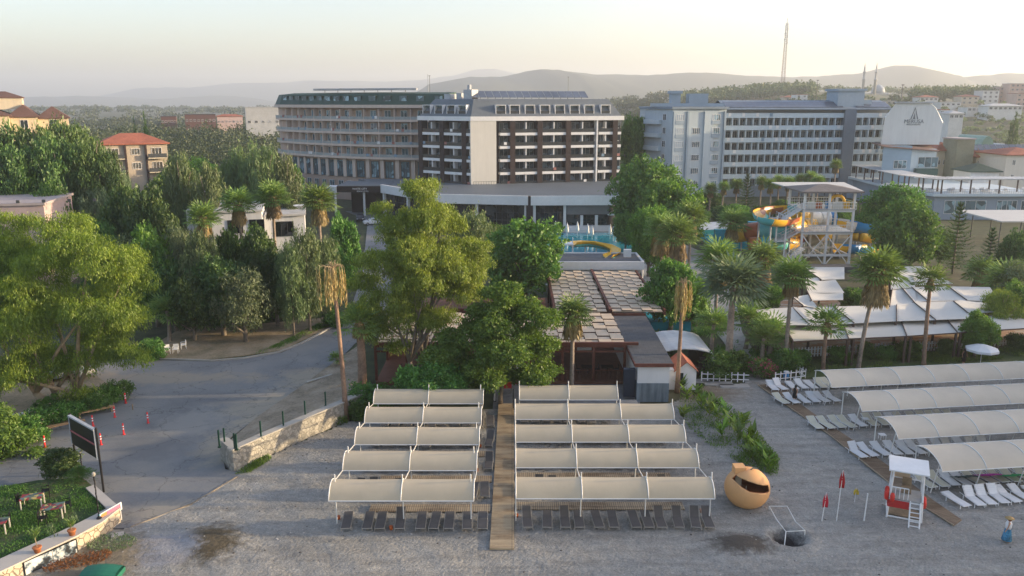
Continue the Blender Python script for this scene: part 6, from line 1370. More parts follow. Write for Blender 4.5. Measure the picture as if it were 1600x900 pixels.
# ---- people
def person(label, px, yb, H, rz, pose, colors, hair, hat=None, skirt=None, group=None):
    p = at(px, yb); e = E('person', label, 'person', tuple(p), rz); s = H/1.7
    SK_ = M('skin', (.45,.26,.18), .6)
    me = bpy.data.meshes.new('body'); V, Ed, Rd = pose
    me.from_pydata([tuple(c*s for c in v) for v in V], Ed, []); o = bpy.data.objects.new('body', me); link(o, e); me.materials.append(SK_)
    sm = o.modifiers.new('skin', 'SKIN'); 
    lay = me.skin_vertices[0].data if me.skin_vertices else None
    if lay is None:
        bm = bmesh.new(); bm.from_mesh(me); bm.verts.layers.skin.verify(); bm.to_mesh(me); bm.free(); lay = me.skin_vertices[0].data
    for i, r in enumerate(Rd): lay[i].radius = (r*s, r*s)
    lay[0].use_root = True; sb = o.modifiers.new('sub', 'SUBSURF'); sb.levels = 1; sb.render_levels = 1
    for nm, mt, prof, c in colors:
        g = MB(); g.lathe([(r*s, z*s) for r, z in prof], 14, tuple(k*s for k in c)); oo = g.build(nm, mt, e, True); 
    return e
def pose(stride=.18, armf=.12, armb=-.1, bend=0):
    V = [(0,0,.95),(0,.0,1.15),(0,0,1.38),(0,.0,1.47),(0,.01,1.60),(.10,0,.90),(.10,stride,.50),(.10,stride*.6,.07),(.10,stride*.6+.13,.03),(-.10,0,.90),(-.10,-stride*.3,.50),(-.10,-stride,.07),(-.10,-stride+.13,.03),(.19,0,1.37),(.24,armb*.5,1.10),(.25,armf*.3,.86),(.25,armf*.5,.76),(-.19,0,1.37),(-.24,armf*.6,1.10),(-.25,armf+.05,.88),(-.25,armf+.08,.78)]
    Ed = [(0,1),(1,2),(2,3),(3,4),(0,5),(5,6),(6,7),(7,8),(0,9),(9,10),(10,11),(11,12),(2,13),(13,14),(14,15),(15,16),(2,17),(17,18),(18,19),(19,20)]
    Rd = [.13,.12,.13,.05,.10,.09,.06,.04,.035,.09,.06,.04,.035,.055,.042,.032,.03,.055,.042,.032,.03]
    return V, Ed, Rd
SKT = M('blue_print_skirt', (.05,.20,.33), .8, .6, 9); 
e = person('person in a long blue patterned skirt, white top and straw hat walking on the sand', 1572, 847, 1.64, R(70), pose(.16), [
  ('skirt', SKT, [(.15,.98),(.19,.85),(.24,.55),(.30,.2),(.29,.16)], (0,0,0)), ('top', WHITE, [(.17,.96),(.165,1.1),(.185,1.3),(.13,1.43),(.06,1.47)], (0,0,0)),
  ('hair', M('hair_auburn', (.20,.05,.02), .6), [(.02,1.72),(.09,1.70),(.115,1.62),(.10,1.5),(.05,1.45)], (0,-.03,0)), ('hat', M('straw_hat', (.45,.30,.13), .8), [(.27,1.655),(.13,1.67),(.115,1.75),(.05,1.78),(.01,1.78)], (0,0,0))], None)
g = MB(); g.box(.2,.42,-.12,.02,.5,.78); g.build('bag', SKT, e, bevel=.03)
# little beads for the face: nose and eyes
def face(e, s):
    g = MB(); g.lathe([(.012,-.01),(.016,.0),(.005,.03)], 6, (0,.105*s,1.59*s)); g.build('nose', M('skin',(1,1,1)), e)
    for x in (-.035,.035): g = MB(); g.lathe([(.002,-.008),(.010,0),(.002,.008)], 6, (x*s,.098*s,1.625*s)); g.build('eye', DW, e)
face(e, .96)
e = person('person in a black dress standing with raised hand on the diagonal boardwalk', 1241, 629, 1.62, R(120), ([(0,0,.95),(0,0,1.15),(0,0,1.38),(0,0,1.47),(0,.01,1.60),(.09,0,.90),(.09,.02,.5),(.09,0,.07),(.09,.13,.03),(-.09,0,.90),(-.09,.0,.5),(-.09,-.05,.07),(-.09,.08,.03),(.19,0,1.37),(.24,.05,1.1),(.18,.22,1.32),(.12,.2,1.45),(-.19,0,1.37),(-.24,-.02,1.1),(-.24,.08,.88),(-.24,.1,.78)], pose()[1], pose()[2]), [
  ('dress', M('black_fabric', (.012,.012,.014), .85), [(.23,.50),(.21,.7),(.17,.98),(.165,1.1),(.185,1.3),(.13,1.43),(.06,1.46)], (0,0,0)), ('hair', M('hair_dark', (.015,.01,.008), .6), [(.02,1.72),(.09,1.70),(.118,1.62),(.11,1.5),(.07,1.38)], (0,-.03,0))], None)
face(e, .95)
e = person('person in dark clothes beside the white parasol behind the farthest long canopy', 1505, 569, 1.65, R(200), pose(.03), [('dress', M('black_fabric',(1,1,1)), [(.2,.3),(.2,.7),(.17,.98),(.185,1.3),(.13,1.43),(.06,1.46)], (0,0,0)), ('hair', M('hair_dark',(1,1,1)), [(.02,1.72),(.09,1.70),(.118,1.62),(.11,1.5),(.07,1.38)], (0,-.03,0))], None); face(e, .97)
p = at(1531, 572); e = E('parasol', 'open white parasol on the lawn strip behind the farthest long canopy', 'parasol', tuple(p)); g = MB(); g.tube((0,0,0),(0,0,2.25),.03); g.build('pole', WHITE, e)
g = MB(); g.lathe([(1.55,1.62),(1.55,1.85),(.9,2.1),(.3,2.26),(.02,2.32)], 8); g.m = g.m[:-1]; g.f = g.f[:-1] if len(g.f[-1]) > 4 else g.f; g.m = [0]*len(g.f); g.build('canopy', WHITE, e)
# ================================================================ stone wall, garden, road things
STN = Mstone('rubble_stone', (.22,.21,.18), (.42,.39,.33), (.26,.24,.21), 3.4); CAP = M('cement_cap', (.38,.36,.32), .9, .12, 1)
e = E('stone_wall', 'pale rubble stone retaining wall with a bend at its left end', 'wall', tuple(at(366,737)+Vector((0,0,0)))); q = Vector((e.location.x, e.location.y, 0))
A_ = [at(345,727)-q+Vector((-.3,.9,0)), at(366,737)-q, at(410,716)-q, at(470,689)-q, at(510,671)-q, at(540,658)-q, at(575,640)-q]
g = MB(); cp_ = MB()
for i, (a, b) in enumerate(zip(A_, A_[1:])):
    a = Vector(a); b = Vector(b); d = (b-a).normalized(); n = Vector((-d.y, d.x, 0)); t = .55; h = 1.62
    d2 = d*(.0 if i else 0); P = [a, b, b+n*t, a+n*t]; g.prism([(v.x, v.y) for v in P], -.3, h); cp_.prism([(v.x, v.y) for v in (a-n*.05, b-n*.05+d*.01, b+n*(t+.05), a+n*(t+.05))], h+.003, h+.09+.004*i)
g.build('masonry', STN, e); cp_.build('coping', CAP, e)
for i, (px, py, t) in enumerate(((343,698,672),(351,691,669),(367,702,677),(370,702,678),(408,683,658),(443,666,642.5),(477,648.5,626.5),(509,634,612))):
    p = at(px, py, 1.66); z = zat(t, p.y)-1.66; e = E('fence_post', 'short dark green steel post on the stone wall, %s from the left' % ORD[i], 'post', (p.x, p.y, 1.6), 0, 'green posts on the stone wall'); g = MB(); g.box(-.05,.05,-.05,.05,0,max(1.0, z)+.06); g.build('shaft', M('green_steel', (.01,.05,.03), .5), e); g = MB(); g.box(-.1,.1,-.1,.1,.0,.1); g.build('base_plate', M('green_steel',(1,1,1)), e)
p = at(500,594); g = MB(); g.frame(tuple(p), R(48)); g.box(-1.5,1.5,-.15,.15,.15,.25); tag(g.build('concrete_beam', CAP), 'pale concrete beam lying on the rubble behind the stone wall', 'beam')
# kerbs
def kerb(label, pts, h=.14, w_=.22):
    P = [at(a, b) for a, b in pts]; g = MB()
    for a, b in zip(P, P[1:]): o, an, L = seg_frame(a, b); g.frame(o, an); g.box(0, L-.02, 0, w_, .0, h)
    tag(g.build('kerb', CAP if h > .1 else RUBB), label, 'kerb')
kerb('pale kerb along the dirt lot and the upper road edge', [(225,561),(330,565),(380,561),(438,551),(470,538),(500,523),(532,505)])
kerb('low concrete edge between the asphalt yard and the sand', [(205,824),(300,788),(372,745)], .04, .12)
# traffic bollards
BR = M('bollard_red', (.62,.03,.03), .5); 
for i, (px, yb, yt, c) in enumerate(((70.5,699,682,'short'),(196.5,630,617,'x'),(179.5,652,640,'x'),(193.5,679,664,'x'),(231.5,661,649,'x'),(158,695,680,'x'),(145.5,666,653,'x'),(120.5,776,765,'x'))):
    if i == 7: continue
    p = at(px, yb); e = E('traffic_bollard', 'red bollard with white bands on the asphalt, ' + ['leftmost, beside the planted bed','farthest, by the tip of the planted bed','just left of the farthest one','nearest the middle of the yard','rightmost, standing alone','partly hidden by the billboard post','hidden behind the top of the billboard'][i], 'bollard', tuple(p), 0, 'red and white bollards')
    h = .95; g = MB(); g.mi = 0; g.lathe([(.12,0),(.12,.04),(.065,.06),(.06,h),(.02,h+.03)], 12); g.build('body', BR, e, True)
    for z in (.45,.66): g = MB(); g.lathe([(.069,z),(.069,z+.09)], 12); g.build('reflective_band', WHITE, e, True)
p = at(207.5,640); g = MB(); g.tube((p.x,p.y,0),(p.x,p.y,.5),.05); tag(g.build('short_post', WOOD), 'short brown stump of a post beside the bollards', 'post')
# planted bed: shrubs with pinkish flowers, benches
for i, (px, py, ln, an) in enumerate(((150,648,3.0,24),(104,670,2.8,20))):
    p = at(px, py); e = E('bench', ['long wooden bench along the right side of the planted bed','wooden bench along the left side of the planted bed'][i], 'bench', tuple(p), R(an+14)); g = MB(); g.box(-ln/2, ln/2, -.2, .2, .42, .50); g.build('seat', M('bench_wood', (.40,.24,.12), .7, .15, 3), e)
    for x in (-ln/2+.25, ln/2-.25): g = MB(); g.box(x-.06, x+.06, -.16, .16, 0, .415); g.build('leg', WOOD, e)
for i, (px, py, w_, h, k) in enumerate(((185,618,2.6,1.5,1),(170,630,2.6,1.4,2),(150,640,2.6,1.5,3),(132,628,2.6,1.3,1),(118,640,2.6,1.4,2),(104,655,2.6,1.5,3),(85,640,2.4,1.3,1),(60,665,2.8,1.5,2),(38,680,2.6,1.6,3),(20,700,2.6,1.4,1),(82,660,2.2,1.2,2),(50,690,2.2,1.2,3))):
    p = at(px, py); e = E('shrub', 'leafy shrub with pale blossoms in the planted bed, %s from the right' % ORD[i], 'shrub', tuple(p), px, 'shrubs of the planted bed')
    r = np.random.default_rng(px); B = [(0,0,.5,.5,.5,.5),(.3,.1,.4,.3,.3,.4),(-.3,-.1,.45,.3,.3,.4),(0,.3,.4,.3,.3,.4)]
    me = crown('foliage', [tuple(c*(w_ if j in (0,1,3,4) else h) for j, c in enumerate(b)) for b in B], 190, 16, .13, .085, LFM['ficus'], seed=px); link(bpy.data.objects.new('foliage', me), e)
    me = crown('blossom', [tuple(c*(w_ if j in (0,1,3,4) else h)*1.02 for j, c in enumerate(b)) for b in B], 14, 4, .06, .05, M('blossom', (.55,.42,.33), .8), seed=px+1, shell=.95); link(bpy.data.objects.new('blossom', me), e)
def chair(label, p, rz, mat, group=None, s=1., z=0):
    e = E('chair', label, 'chair', (p.x, p.y, z), rz, group); g = MB(); g.box(-.24*s,.24*s,-.24*s,.24*s,.42*s,.46*s); g.build('seat', mat, e); g = MB(); g.box(-.24*s,.24*s,.22*s,.26*s,.46*s,.88*s); g.build('backrest', mat, e)
    g = MB(); 
    for x in (-.26,.26): g.box(x*s-.02,x*s+.02,-.2*s,.24*s,.62*s,.66*s); g.box(x*s-.02,x*s+.02,-.2*s,-.16*s,.46*s,.62*s)
    g.build('armrest', mat, e)
    for x in (-.22,.22):
        for y in (-.21,.21): g = MB(); g.tube((x*s,y*s,.42*s),(x*s*1.1,y*s*1.1,0),.025,n=5); g.build('leg', mat, e)
    return e
def table(label, p, rz, mat, w_=.9, l_=.9, h=.75, z=0, cat='table', legm=None):
    e = E('table', label, cat, (p.x, p.y, z), rz); g = MB(); g.box(-w_/2,w_/2,-l_/2,l_/2,h-.05,h); g.build('tabletop', mat, e)
    for x in (-w_/2+.05,w_/2-.05):
        for y in (-l_/2+.05,l_/2-.05): g = MB(); g.box(x-.03,x+.03,y-.03,y+.03,0,h-.05); g.build('leg', legm or mat, e)
    return e
chair('white plastic chair beside the white table at the left edge', at(42,656), R(-70), WHITE); table('white plastic table at the left edge beside the planted bed', at(30,661), R(20), WHITE, 1.0, .9)
for i, (px, py, a) in enumerate(((262,553,30),(275,552,10),(287,545,-60))): chair('white plastic chair on the dirt lot, %s of three' % ['leftmost','middle','rightmost'][i], at(px, py), R(a), WHITE, 'three plastic chairs on the dirt lot', 1.1)
# ---- billboard
pL, pR = at(129,742), at(160.5,768); pR.z = 0; e = E('billboard', 'black two-panel billboard with white frame on two black posts', 'billboard', tuple(pR)); q = pR
a = at(117,716); a = Vector((xat(128,pR.y+1.9,0), pR.y+1.9, 0)) 
# posts found from their upright lines: right foot (162,768), left foot (124,740)
pR = at(162,769); pL = at(121,742); e.location = pR; dv = pL-pR; L = dv.length; an = math.atan2(-dv.y, -dv.x)
zt = zat(672, pR.y); zb = zat(718, pR.y); zt2 = zat(655.5, pL.y)
for v, z, nm in ((Vector((0,0,0)), zt+.15, 0), (dv, zt+.15, 1)): g = MB(); g.tube((v.x, v.y+.02, 0), (v.x, v.y+.02, z), .075, n=8); g.build('post', BLACK, e)
g = MB(); g.frame(tuple(dv), an); g.mi = 0; g.box(.12, L-.12, -.10, .04, zb+.05, zt-.03); g.mi = 1; zm = zb+(zt-zb)*.50
for z in (zt-.05,): g.box(.05, L-.05, -.16, .06, z, z+.12)
g.box(.05,.13,-.14,.05,zb,zt-.05); g.box(L-.13,L-.05,-.14,.05,zb,zt-.05); g.mi = 2; g.box(.13, L-.13, -.15, .05, zm-.04, zm+.05)
g.build('panel', [BLACK, M('light_grey_metal',(1,1,1)), M('faded_red', (.40,.12,.12), .6)], e)
# ---- garden with low walls
GZ = .85; WZ = 1.0
LA_ = dirt_mat('garden_grass', (.015,.035,.008), (.035,.07,.014), (.14,.10,.055))
ip = [at(a, b, GZ) for a, b in [(-60,900),(0,880),(166,797),(146,760),(128,746),(60,750),(-80,775)]]
g = MB(); g.prism([(v.x, v.y) for v in ip], .0, GZ); tag(g.build('garden_lawn', LA_), kind='structure')
e = E('garden_wall', 'low stone garden wall with wide pale marble coping, bottom left', 'wall', tuple(at(186,820))); q = Vector((e.location.x, e.location.y, 0))
MARB = M('pale_coping', (.46,.42,.37), .6, .08, 1); STY = Mstone('yellow_stone', (.42,.34,.24), (.55,.48,.36), (.25,.2,.15), 2.3)
outer = [at(-70,925,WZ), at(0,893,WZ), at(118,838,WZ), at(160,815,WZ), at(188,793,WZ), at(147,757,WZ)]; inner_ = [at(-75,908,WZ), at(0,873,WZ), at(112,822,WZ), at(150,803,WZ), at(167,794,WZ), at(134,762,WZ)]
g = MB(); c_ = MB()
for i in range(len(outer)-1):
    P = [outer[i]-q, outer[i+1]-q, inner_[i+1]-q, inner_[i]-q]; pr = [(v.x, v.y) for v in P]; c_.prism(pr, WZ-.09, WZ+.004*(i % 2)); m_ = [(outer[i]-q).lerp(inner_[i]-q, .08), (outer[i+1]-q).lerp(inner_[i+1]-q, .08), (outer[i+1]-q).lerp(inner_[i+1]-q, .9), (outer[i]-q).lerp(inner_[i]-q, .9)]; g.prism([(v.x, v.y) for v in m_], -.2-1.0*0, WZ-.093)
g.build('masonry', STY, e); c_.build('coping', MARB, e)
# picture panel on the wall: soft black and white painted shapes
a, b = at(34,875,WZ)-q, at(118,838,WZ)-q; o, an, L = seg_frame(a, b)
pm = bpy.data.materials.new('picture_print'); pm.use_nodes = True; nt = pm.node_tree; bs = nt.nodes['Principled BSDF']
nt.links.new(ramp(nt, [(.40,(.012,.015,.02)),(.47,(.10,.14,.17)),(.52,(.42,.45,.46)),(.62,(.60,.62,.60))], noise(nt, 1.9, 5, .6)), bs.inputs['Base Color']); bs.inputs['Roughness'].default_value = .5
g = MB(); g.mi = 0; g.frame(o, an); g.box(.06, L*.52, -.09, -.04, .02, .82); g.box(L*.53, L-.06, -.09, -.04, .02, .82); g.mi = 1; g.box(0, L, -.07, -.03, .82, .87); g.box(0, L, -.07, -.03, -.02, .02); g.box(0,.06,-.095,-.03,.02,.82); g.box(L-.06,L,-.095,-.03,.02,.82); g.build('picture_panel', [pm, BLACK], e)
# colourful leaning sign at the corner
p = at(166,838); e = E('sign_board', 'slanted pink and yellow painted sign board on a post at the garden wall corner', 'sign', tuple(p)); a = at(156,812,.9)-p; b = at(190,792,.9)-p; a.z = b.z = 0; o, an, L = seg_frame(a, b)
g = MB(); g.frame(o, an); g.mi = 0; g.box(0, L, -.03, .03, .75, 1.25); g.mi = 1; g.box(.1, L*.3, -.045, -.031, .8, 1.2); g.mi = 2; g.box(L*.3+.01, L-.1, -.045, -.031, .8, 1.2); g.mi = 3; g.box(L*.35, L*.8, -.045, -.031, .42, .72); g.mi = 4; g.box(-.06, 0, -.05, .05, .3, 1.28)
g.build('board', [WHITE, M('sign_orange', (.65,.25,.08), .6), M('sign_pink', (.60,.14,.22), .6, .3, 5), M('sign_yellow', (.60,.48,.04), .6), M('sign_blue', (.04,.22,.35), .6)], e)
g = MB(); g.tube((a.x+.05,a.y,0),(a.x+.05,a.y,.8),.03); g.tube((b.x-.1,b.y,0),(b.x-.1,b.y,.8),.03); g.build('post', WHITE, e)
p = at(184,838); g = MB(); g.frame(tuple(p), .5); g.box(-.35,.35,-.25,.25,.02,.14); tag(g.build('stone_slab', MARB), 'loose pale stone slab on the ground beside the painted sign', 'slab')
# lamp post, twisted black
def lamp(label, px, py, yt, z0):
    p = at(px, py, z0); z = zat(yt, p.y)-z0; e = E('lamp_post', label, 'lamp post', tuple(p)); g = MB(); g.lathe([(.16,0),(.16,.06),(.07,.14),(.04,.3)], 10); g.build('base', BLACK, e)
    g = MB(); g.path([(.012*math.cos(i*1.3), .012*math.sin(i*1.3), .3+(z-.35)*i/24) for i in range(25)], [.035+.012*(i % 2) for i in range(25)], 7); g.build('pole', BLACK, e)
    g = MB(); g.lathe([(.05,z-.1),(.11,z-.02),(.12,z+.10),(.02,z+.2)], 8); g.build('lantern', M('lantern_glass', (.35,.33,.28), .3), e)
lamp('twisted black lamp post on the garden wall coping', 155, 810, 742, WZ); lamp('black garden lamp post behind the young conifer', 129, 738, 706, GZ)
# tables with printed cloths, black chairs
def print_mat(nm, cs):
    m = bpy.data.materials.new(nm); m.use_nodes = True; nt = m.node_tree; b = nt.nodes['Principled BSDF']; v = nt.nodes.new('ShaderNodeTexVoronoi'); v.inputs['Scale'].default_value = 4.5; nt.links.new(coord(nt), v.inputs['Vector']); s = nt.nodes.new('ShaderNodeSeparateColor'); nt.links.new(v.outputs['Color'], s.inputs[0]); r = nt.nodes.new('ShaderNodeValToRGB'); r.color_ramp.interpolation = 'CONSTANT'; el = r.color_ramp.elements
    while len(el) < len(cs): el.new(.5)
    for i, c in enumerate(cs): el[i].position = i/len(cs); el[i].color = (*c, 1)
    nt.links.new(s.outputs[0], r.inputs[0]); nt.links.new(r.outputs[0], b.inputs['Base Color']); return m
PR = print_mat('printed_cloth', [(.015,.02,.03),(.28,.03,.03),(.10,.14,.10),(.10,.16,.16),(.45,.35,.12),(.22,.03,.04),(.05,.08,.09)])
TBM = M('cream_table_leg', (.62,.58,.50), .5)
for i, (px, py, rz) in enumerate(((52,792,18),(84,808,18),(-4,832,14))):
    p = at(px, py, GZ); table('cream legged garden table with a colourful printed top, ' + ['upper one','middle one nearest the wall','cut by the left edge'][i], p, R(rz), PR, 1.25, .85, .75, GZ, 'table', TBM)
for i, (px, py, rz) in enumerate(((35,790,100),(72,775,-60),(68,818,110),(105,795,-60),(10,822,-70))):
    chair('black garden chair, ' + ['left of the upper printed table','right of the upper printed table','left of the middle printed table','right of the middle printed table','right of the printed table at the edge'][i], at(px, py, GZ), R(rz), BLACK, 'black garden chairs', .95, GZ)
for i, (px, py) in enumerate(((59,863),(113,836))):
    p = at(px, py, WZ); e = E('plant_pot', ['left terracotta pot with a spiky young palm on the coping','right terracotta pot with a spiky plant on the coping'][i], 'potted plant', tuple(p), 0, 'potted plants on the garden coping'); g = MB(); g.lathe([(.15,0),(.22,.28),(.25,.30),(.25,.36),(.2,.36)], 14); g.build('pot', M('terracotta_pot', (.42,.15,.06), .8, .1, 3), e, True)
    g = MB(); g.path([(0,0,.3),(-.03,0,.8),(-.06,.05,1.2 if i == 0 else .8)], .025, 5); g.build('stem', WOOD, e)
    me = tuft(70, px, .35, .3, .3, 'palm', .09, .9); o = bpy.data.objects.new('foliage', me); link(o, e); o.location = (-.05, .03, 1.05 if i == 0 else .6)
# young conifer on the lawn, shrubs
tree('araucaria', 'young_conifer', 'young conifer with a pale stake in the garden beside the billboard', 122, 50.4, 728, 62, z0=GZ)
tree('dark#4', 'bush', 'dense dark green bush left of the billboard foot', 92, 51.5, 702, 62, z0=.3)
for i, (px, py) in enumerate(((80,838),(118,818),(85,842))):
    p = at(px, py, GZ); e = E('garden_weed', 'thin straggly plant in the garden lawn, ' + ['left','right','middle'][i] + ' one', 'plant', tuple(p)); link(bpy.data.objects.new('foliage', tuft(40, px, .4, .8, .14, 'olive', .15, .2)), e)
me = tuft(900, 5, 3.2, .5, .13, 'rust', .3, .5); o = bpy.data.objects.new('dry_grass', me); COL.objects.link(o); o.location = at(122,880); o.rotation_euler = (0,0,.5); o.scale = (1.1,.45,.6); tag(o, kind='stuff')
me = tuft(900, 6, 3.2, .3, .10, 'olive', .3, .5); o = bpy.data.objects.new('wall_foot_weeds', me); COL.objects.link(o); o.location = at(175,850); o.scale = (.9,.6,.8); tag(o, kind='stuff')
# green upturned thing cut by the lower edge
p = at(160,903); e = E('covered_boat', 'dark green tarpaulin top cut by the bottom edge of the photo', 'tarpaulin', tuple(p)); g = MB(); P = [[(-1.0+2.0*i/6, -.8+1.6*j/6, .55+.12*math.sin(i/6*math.pi)-.35*abs(j/3-1)**3) for j in range(7)] for i in range(7)]; g.grid(P, 7, 7); g.box(-.98,.98,-.7,.7,0,.3); g.build('tarpaulin', M('green_tarp', (.02,.14,.09), .6), e)
# ---- vehicles
GLC = Mglass('car_glass', (.02,.025,.03), .08); TYR = M('tyre', (.015,.015,.015), .8); RIM = M('rim', (.35,.35,.36), .35, .05, 2, .7)
def car(label, p, rz, paint, L=4.3, W=1.75, H=1.45, name='parked_car'):
    e = E(name, label, 'car', (p.x, p.y, p.z), rz); h = L/2
    side = [(-h,.35),(-h,.75),(-h+.15,.92),(-h+.95,1.0),(-h+1.6,1.38),(-h+2.0,H),(h-1.5,H),(h-.75,1.05),(h-.1,.92),(h,.7),(h,.35)]
    g = MB(); n = len(side); W2 = W/2; vs = []
    for y, k in ((-W2,1),(-W2*.98,1),(W2*.98,1),(W2,1)): pass
    for s in (-1, 1):
        for x, z in side: t = max(0, (z-.95)/(H-.95)); vs.append((x, s*W2*(1-.18*t), z))
    g.add(vs, [tuple(range(n-1,-1,-1)), tuple(range(n,2*n))]+[(i,(i+1)%n,n+(i+1)%n,n+i) for i in range(n)]); g.build('body', paint, e, bevel=.06)
    g = MB()
    for s in (-1,1): 
        yy = s*(W2*.92+.02); y2 = s*(W2*.84+.02)
        g.add([(-h+1.15,yy,1.02),(h-1.0,yy,1.02),(h-1.5,y2,H-.09),(-h+2.0,y2,H-.09)], [(0,1,2,3)])
    g.add([(-h+.98,-W2*.85,1.03),(-h+.98,W2*.85,1.03),(-h+1.93,W2*.78,H-.02),(-h+1.93,-W2*.78,H-.02)], [(0,1,2,3)]); g.add([(h-.72,-W2*.85,1.07),(h-.72,W2*.85,1.07),(h-1.42,W2*.78,H-.03),(h-1.42,-W2*.78,H-.03)], [(0,1,2,3)])
    for k, v in enumerate(g.v): pass
    g.v = [(x, y, z+.012) for x, y, z in g.v]; g.build('window', GLC, e)
    for x in (-h+.8, h-.8):
        for s in (-1,1):
            g = MB(); g.tube((x, s*(W2-.22), .32), (x, s*(W2+.01), .32), .32, n=16); w_ = g.build('wheel', TYR, e); g = MB(); g.tube((x, s*(W2+.011), .32), (x, s*(W2+.025), .32), .19, n=12); g.build('rim', RIM, w_)
    for s in (-1,1):
        g = MB(); g.box(-h-.02,-h+.1,s*.62-.17,s*.62+.17,.66,.8); g.build('headlight', WHITE, e); g = MB(); g.box(h-.1,h+.02,s*.66-.14,s*.66+.14,.7,.88); g.build('tail_light', RED, e)
    return e
PC = M('car_cream', (.60,.58,.50), .25, .04, 1, spec=.6); PW = M('car_white', (.72,.72,.72), .25, .03, 1, spec=.6); PK = M('car_black', (.02,.02,.025), .2, .1, 1, spec=.6); PG = M('car_silver', (.35,.37,.39), .25, .05, 1, .5)
car('cream car parked behind the trunks of the big left tree', at(112,587), R(160), PC); car('pale blue grey car parked left of the cream car under the tree', at(76,590), R(160), PG)
car('white car in front of the black hotel porch', at(583,351), R(20), PW, 4.2); car('black car left of the white one at the hotel porch', at(563,345), R(100), PK, 4.2)
def bus(label, px, py, rz, paint, L=7, W=2.2, H=2.8, name='minibus'):
    p = at(px, py); e = E(name, label, 'bus', tuple(p), rz); h = L/2; side = [(-h,.4),(-h,1.3),(-h+.25,H-.3),(-h+.5,H),(h-.15,H),(h,H-.2),(h,.4)]; n = len(side); g = MB(); g.add([(x,s*W/2,z) for s in (-1,1) for x, z in side], [tuple(range(n-1,-1,-1)), tuple(range(n,2*n))]+[(i,(i+1)%n,n+(i+1)%n,n+i) for i in range(n)]); g.build('body', paint, e, bevel=.08)
    for s in (-1,1): g = MB(); g.box(-h+.6,h-.3,s*(W/2+.012)-.01,s*(W/2+.012)+.01,1.35,H-.45); g.build('side_window', GLC, e)
    g = MB(); g.add([(-h-.01,-W/2+.12,1.35),(-h-.01,W/2-.12,1.35),(-h+.23,W/2-.2,H-.33),(-h+.23,-W/2+.2,H-.33)], [(3,2,1,0)]); g.build('windscreen', GLC, e)
    for x in (-h+1.2, h-1.4):
        for s in (-1,1): g = MB(); g.tube((x,s*(W/2-.25),.42),(x,s*(W/2+.01),.42),.42,n=14); g.build('wheel', TYR, e)
bus('white minibus with rounded front, left one below the red roofed house', 215, 296, R(115), PW); bus('tall white coach right of the minibus below the red roofed house', 244, 300, R(100), PW, 8, 2.4, 3.2)
bus('red and white van between the minibus and the coach', 232, 302, R(100), M('van_red', (.5,.04,.03), .3), 4.5, 1.9, 2.2); car('white car left of the minibuses', at(194,291), R(10), PW)
car('white van like car half hidden among trees right of the coach', at(262,286), R(80), PW, 4.8, 1.9, 2.0)

p = at(790,618); e = E('red_bench', 'small red bench at the landward end of the long boardwalk', 'bench', (p.x, p.y+.6, .14)); g = MB(); g.box(-.55,.55,-.2,.2,.40,.46); g.build('seat', RED, e); g = MB(); g.box(-.55,.55,.17,.22,.47,.85); g.build('backrest', RED, e)
for x in (-.5,.5): g = MB(); g.box(x-.03,x+.03,-.18,.18,0,.40); g.build('leg', DGREY, e)
for i, (px, py) in enumerate(((802,640),(773,628))):
    p = at(px, py); e = E('gate_post', ['dark slim post right of the boardwalk top','white slim post left of the boardwalk top'][i], 'post', tuple(p)); g = MB(); g.box(-.05,.05,-.05,.05,0,1.9); g.build('shaft', [DGREY, WHITE][i], e); g = MB(); g.box(-.12,.12,-.12,.12,0,.12); g.build('base_plate', DGREY, e)
# ================================================================ trees and plants placed
def blob_tree(name, label, mat, base, D, blobs, twigs, per, tw, leaf, trunk, limbs, seed, droop=.5, asp=.3, hang=0., shell=.4, r0=.3, cat='tree', multi=1, dz=.8):
    """a tree whose foliage masses are given as (column, row, radius in pixels, metres nearer or farther)"""
    z0 = 0; X = (base-800)*(D*CP+CAMZ*SP_)/FPX; e = E(name, label, cat, (X, D, 0)); B = []
    for px, py, r, dd in blobs:
        z = zat(py, D+dd); Zc = (D+dd)*CP+(CAMZ-z)*SP_; rr_ = r*Zc/FPX; B.append(((px-800)*Zc/FPX-X, dd, z, rr_, rr_, rr_*dz))
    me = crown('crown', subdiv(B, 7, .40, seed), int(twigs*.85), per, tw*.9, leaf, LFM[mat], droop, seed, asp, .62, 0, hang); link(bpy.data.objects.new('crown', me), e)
    g = MB(); r = random.Random(seed); top = sorted(B, key=lambda b: -b[5]*b[3])[:limbs]
    for m in range(multi):
        ox = (m-(multi-1)/2)*r0*2.2; fz = min(b[2] for b in B)*.55+.4; fk = (ox*2.2+r.uniform(-.3,.3), r.uniform(-.4,.4), fz); g.path([(ox,0,-.1),(ox*1.3,0,fz*.5),fk], [r0*1.3, r0, r0*.8], 9)
        for i, b in enumerate(top):
            if i % multi != m: continue
            mid = (fk[0]*.55+b[0]*.45+r.uniform(-.3,.3), fk[1]*.5+b[1]*.5, fk[2]*.5+b[2]*.5+.2); g.path([fk, mid, (b[0], b[1], b[2])], [r0*.6, r0*.4, r0*.12], 7)
    g.build('trunk', trunk, e, True); return e
blob_tree('eucalyptus', 'huge yellow-green weeping tree with several pale trunks, left foreground', 'euca', 90, 66, [(140,395,68,0),(190,440,48,0),(60,430,80,1),(35,510,85,-1),(140,480,75,-1),(212,495,34,0),(195,555,36,-1),(20,395,60,3),(100,360,45,2),(-50,470,90,0),(60,570,60,0),(130,560,50,1),(-20,590,60,-1),(165,520,50,1),(15,350,38,4),(120,610,22,0),(-50,400,70,4)], 9800, 26, .26, .112, BARKL, 12, 3, .9, .28, .18, .35, .34, multi=3)
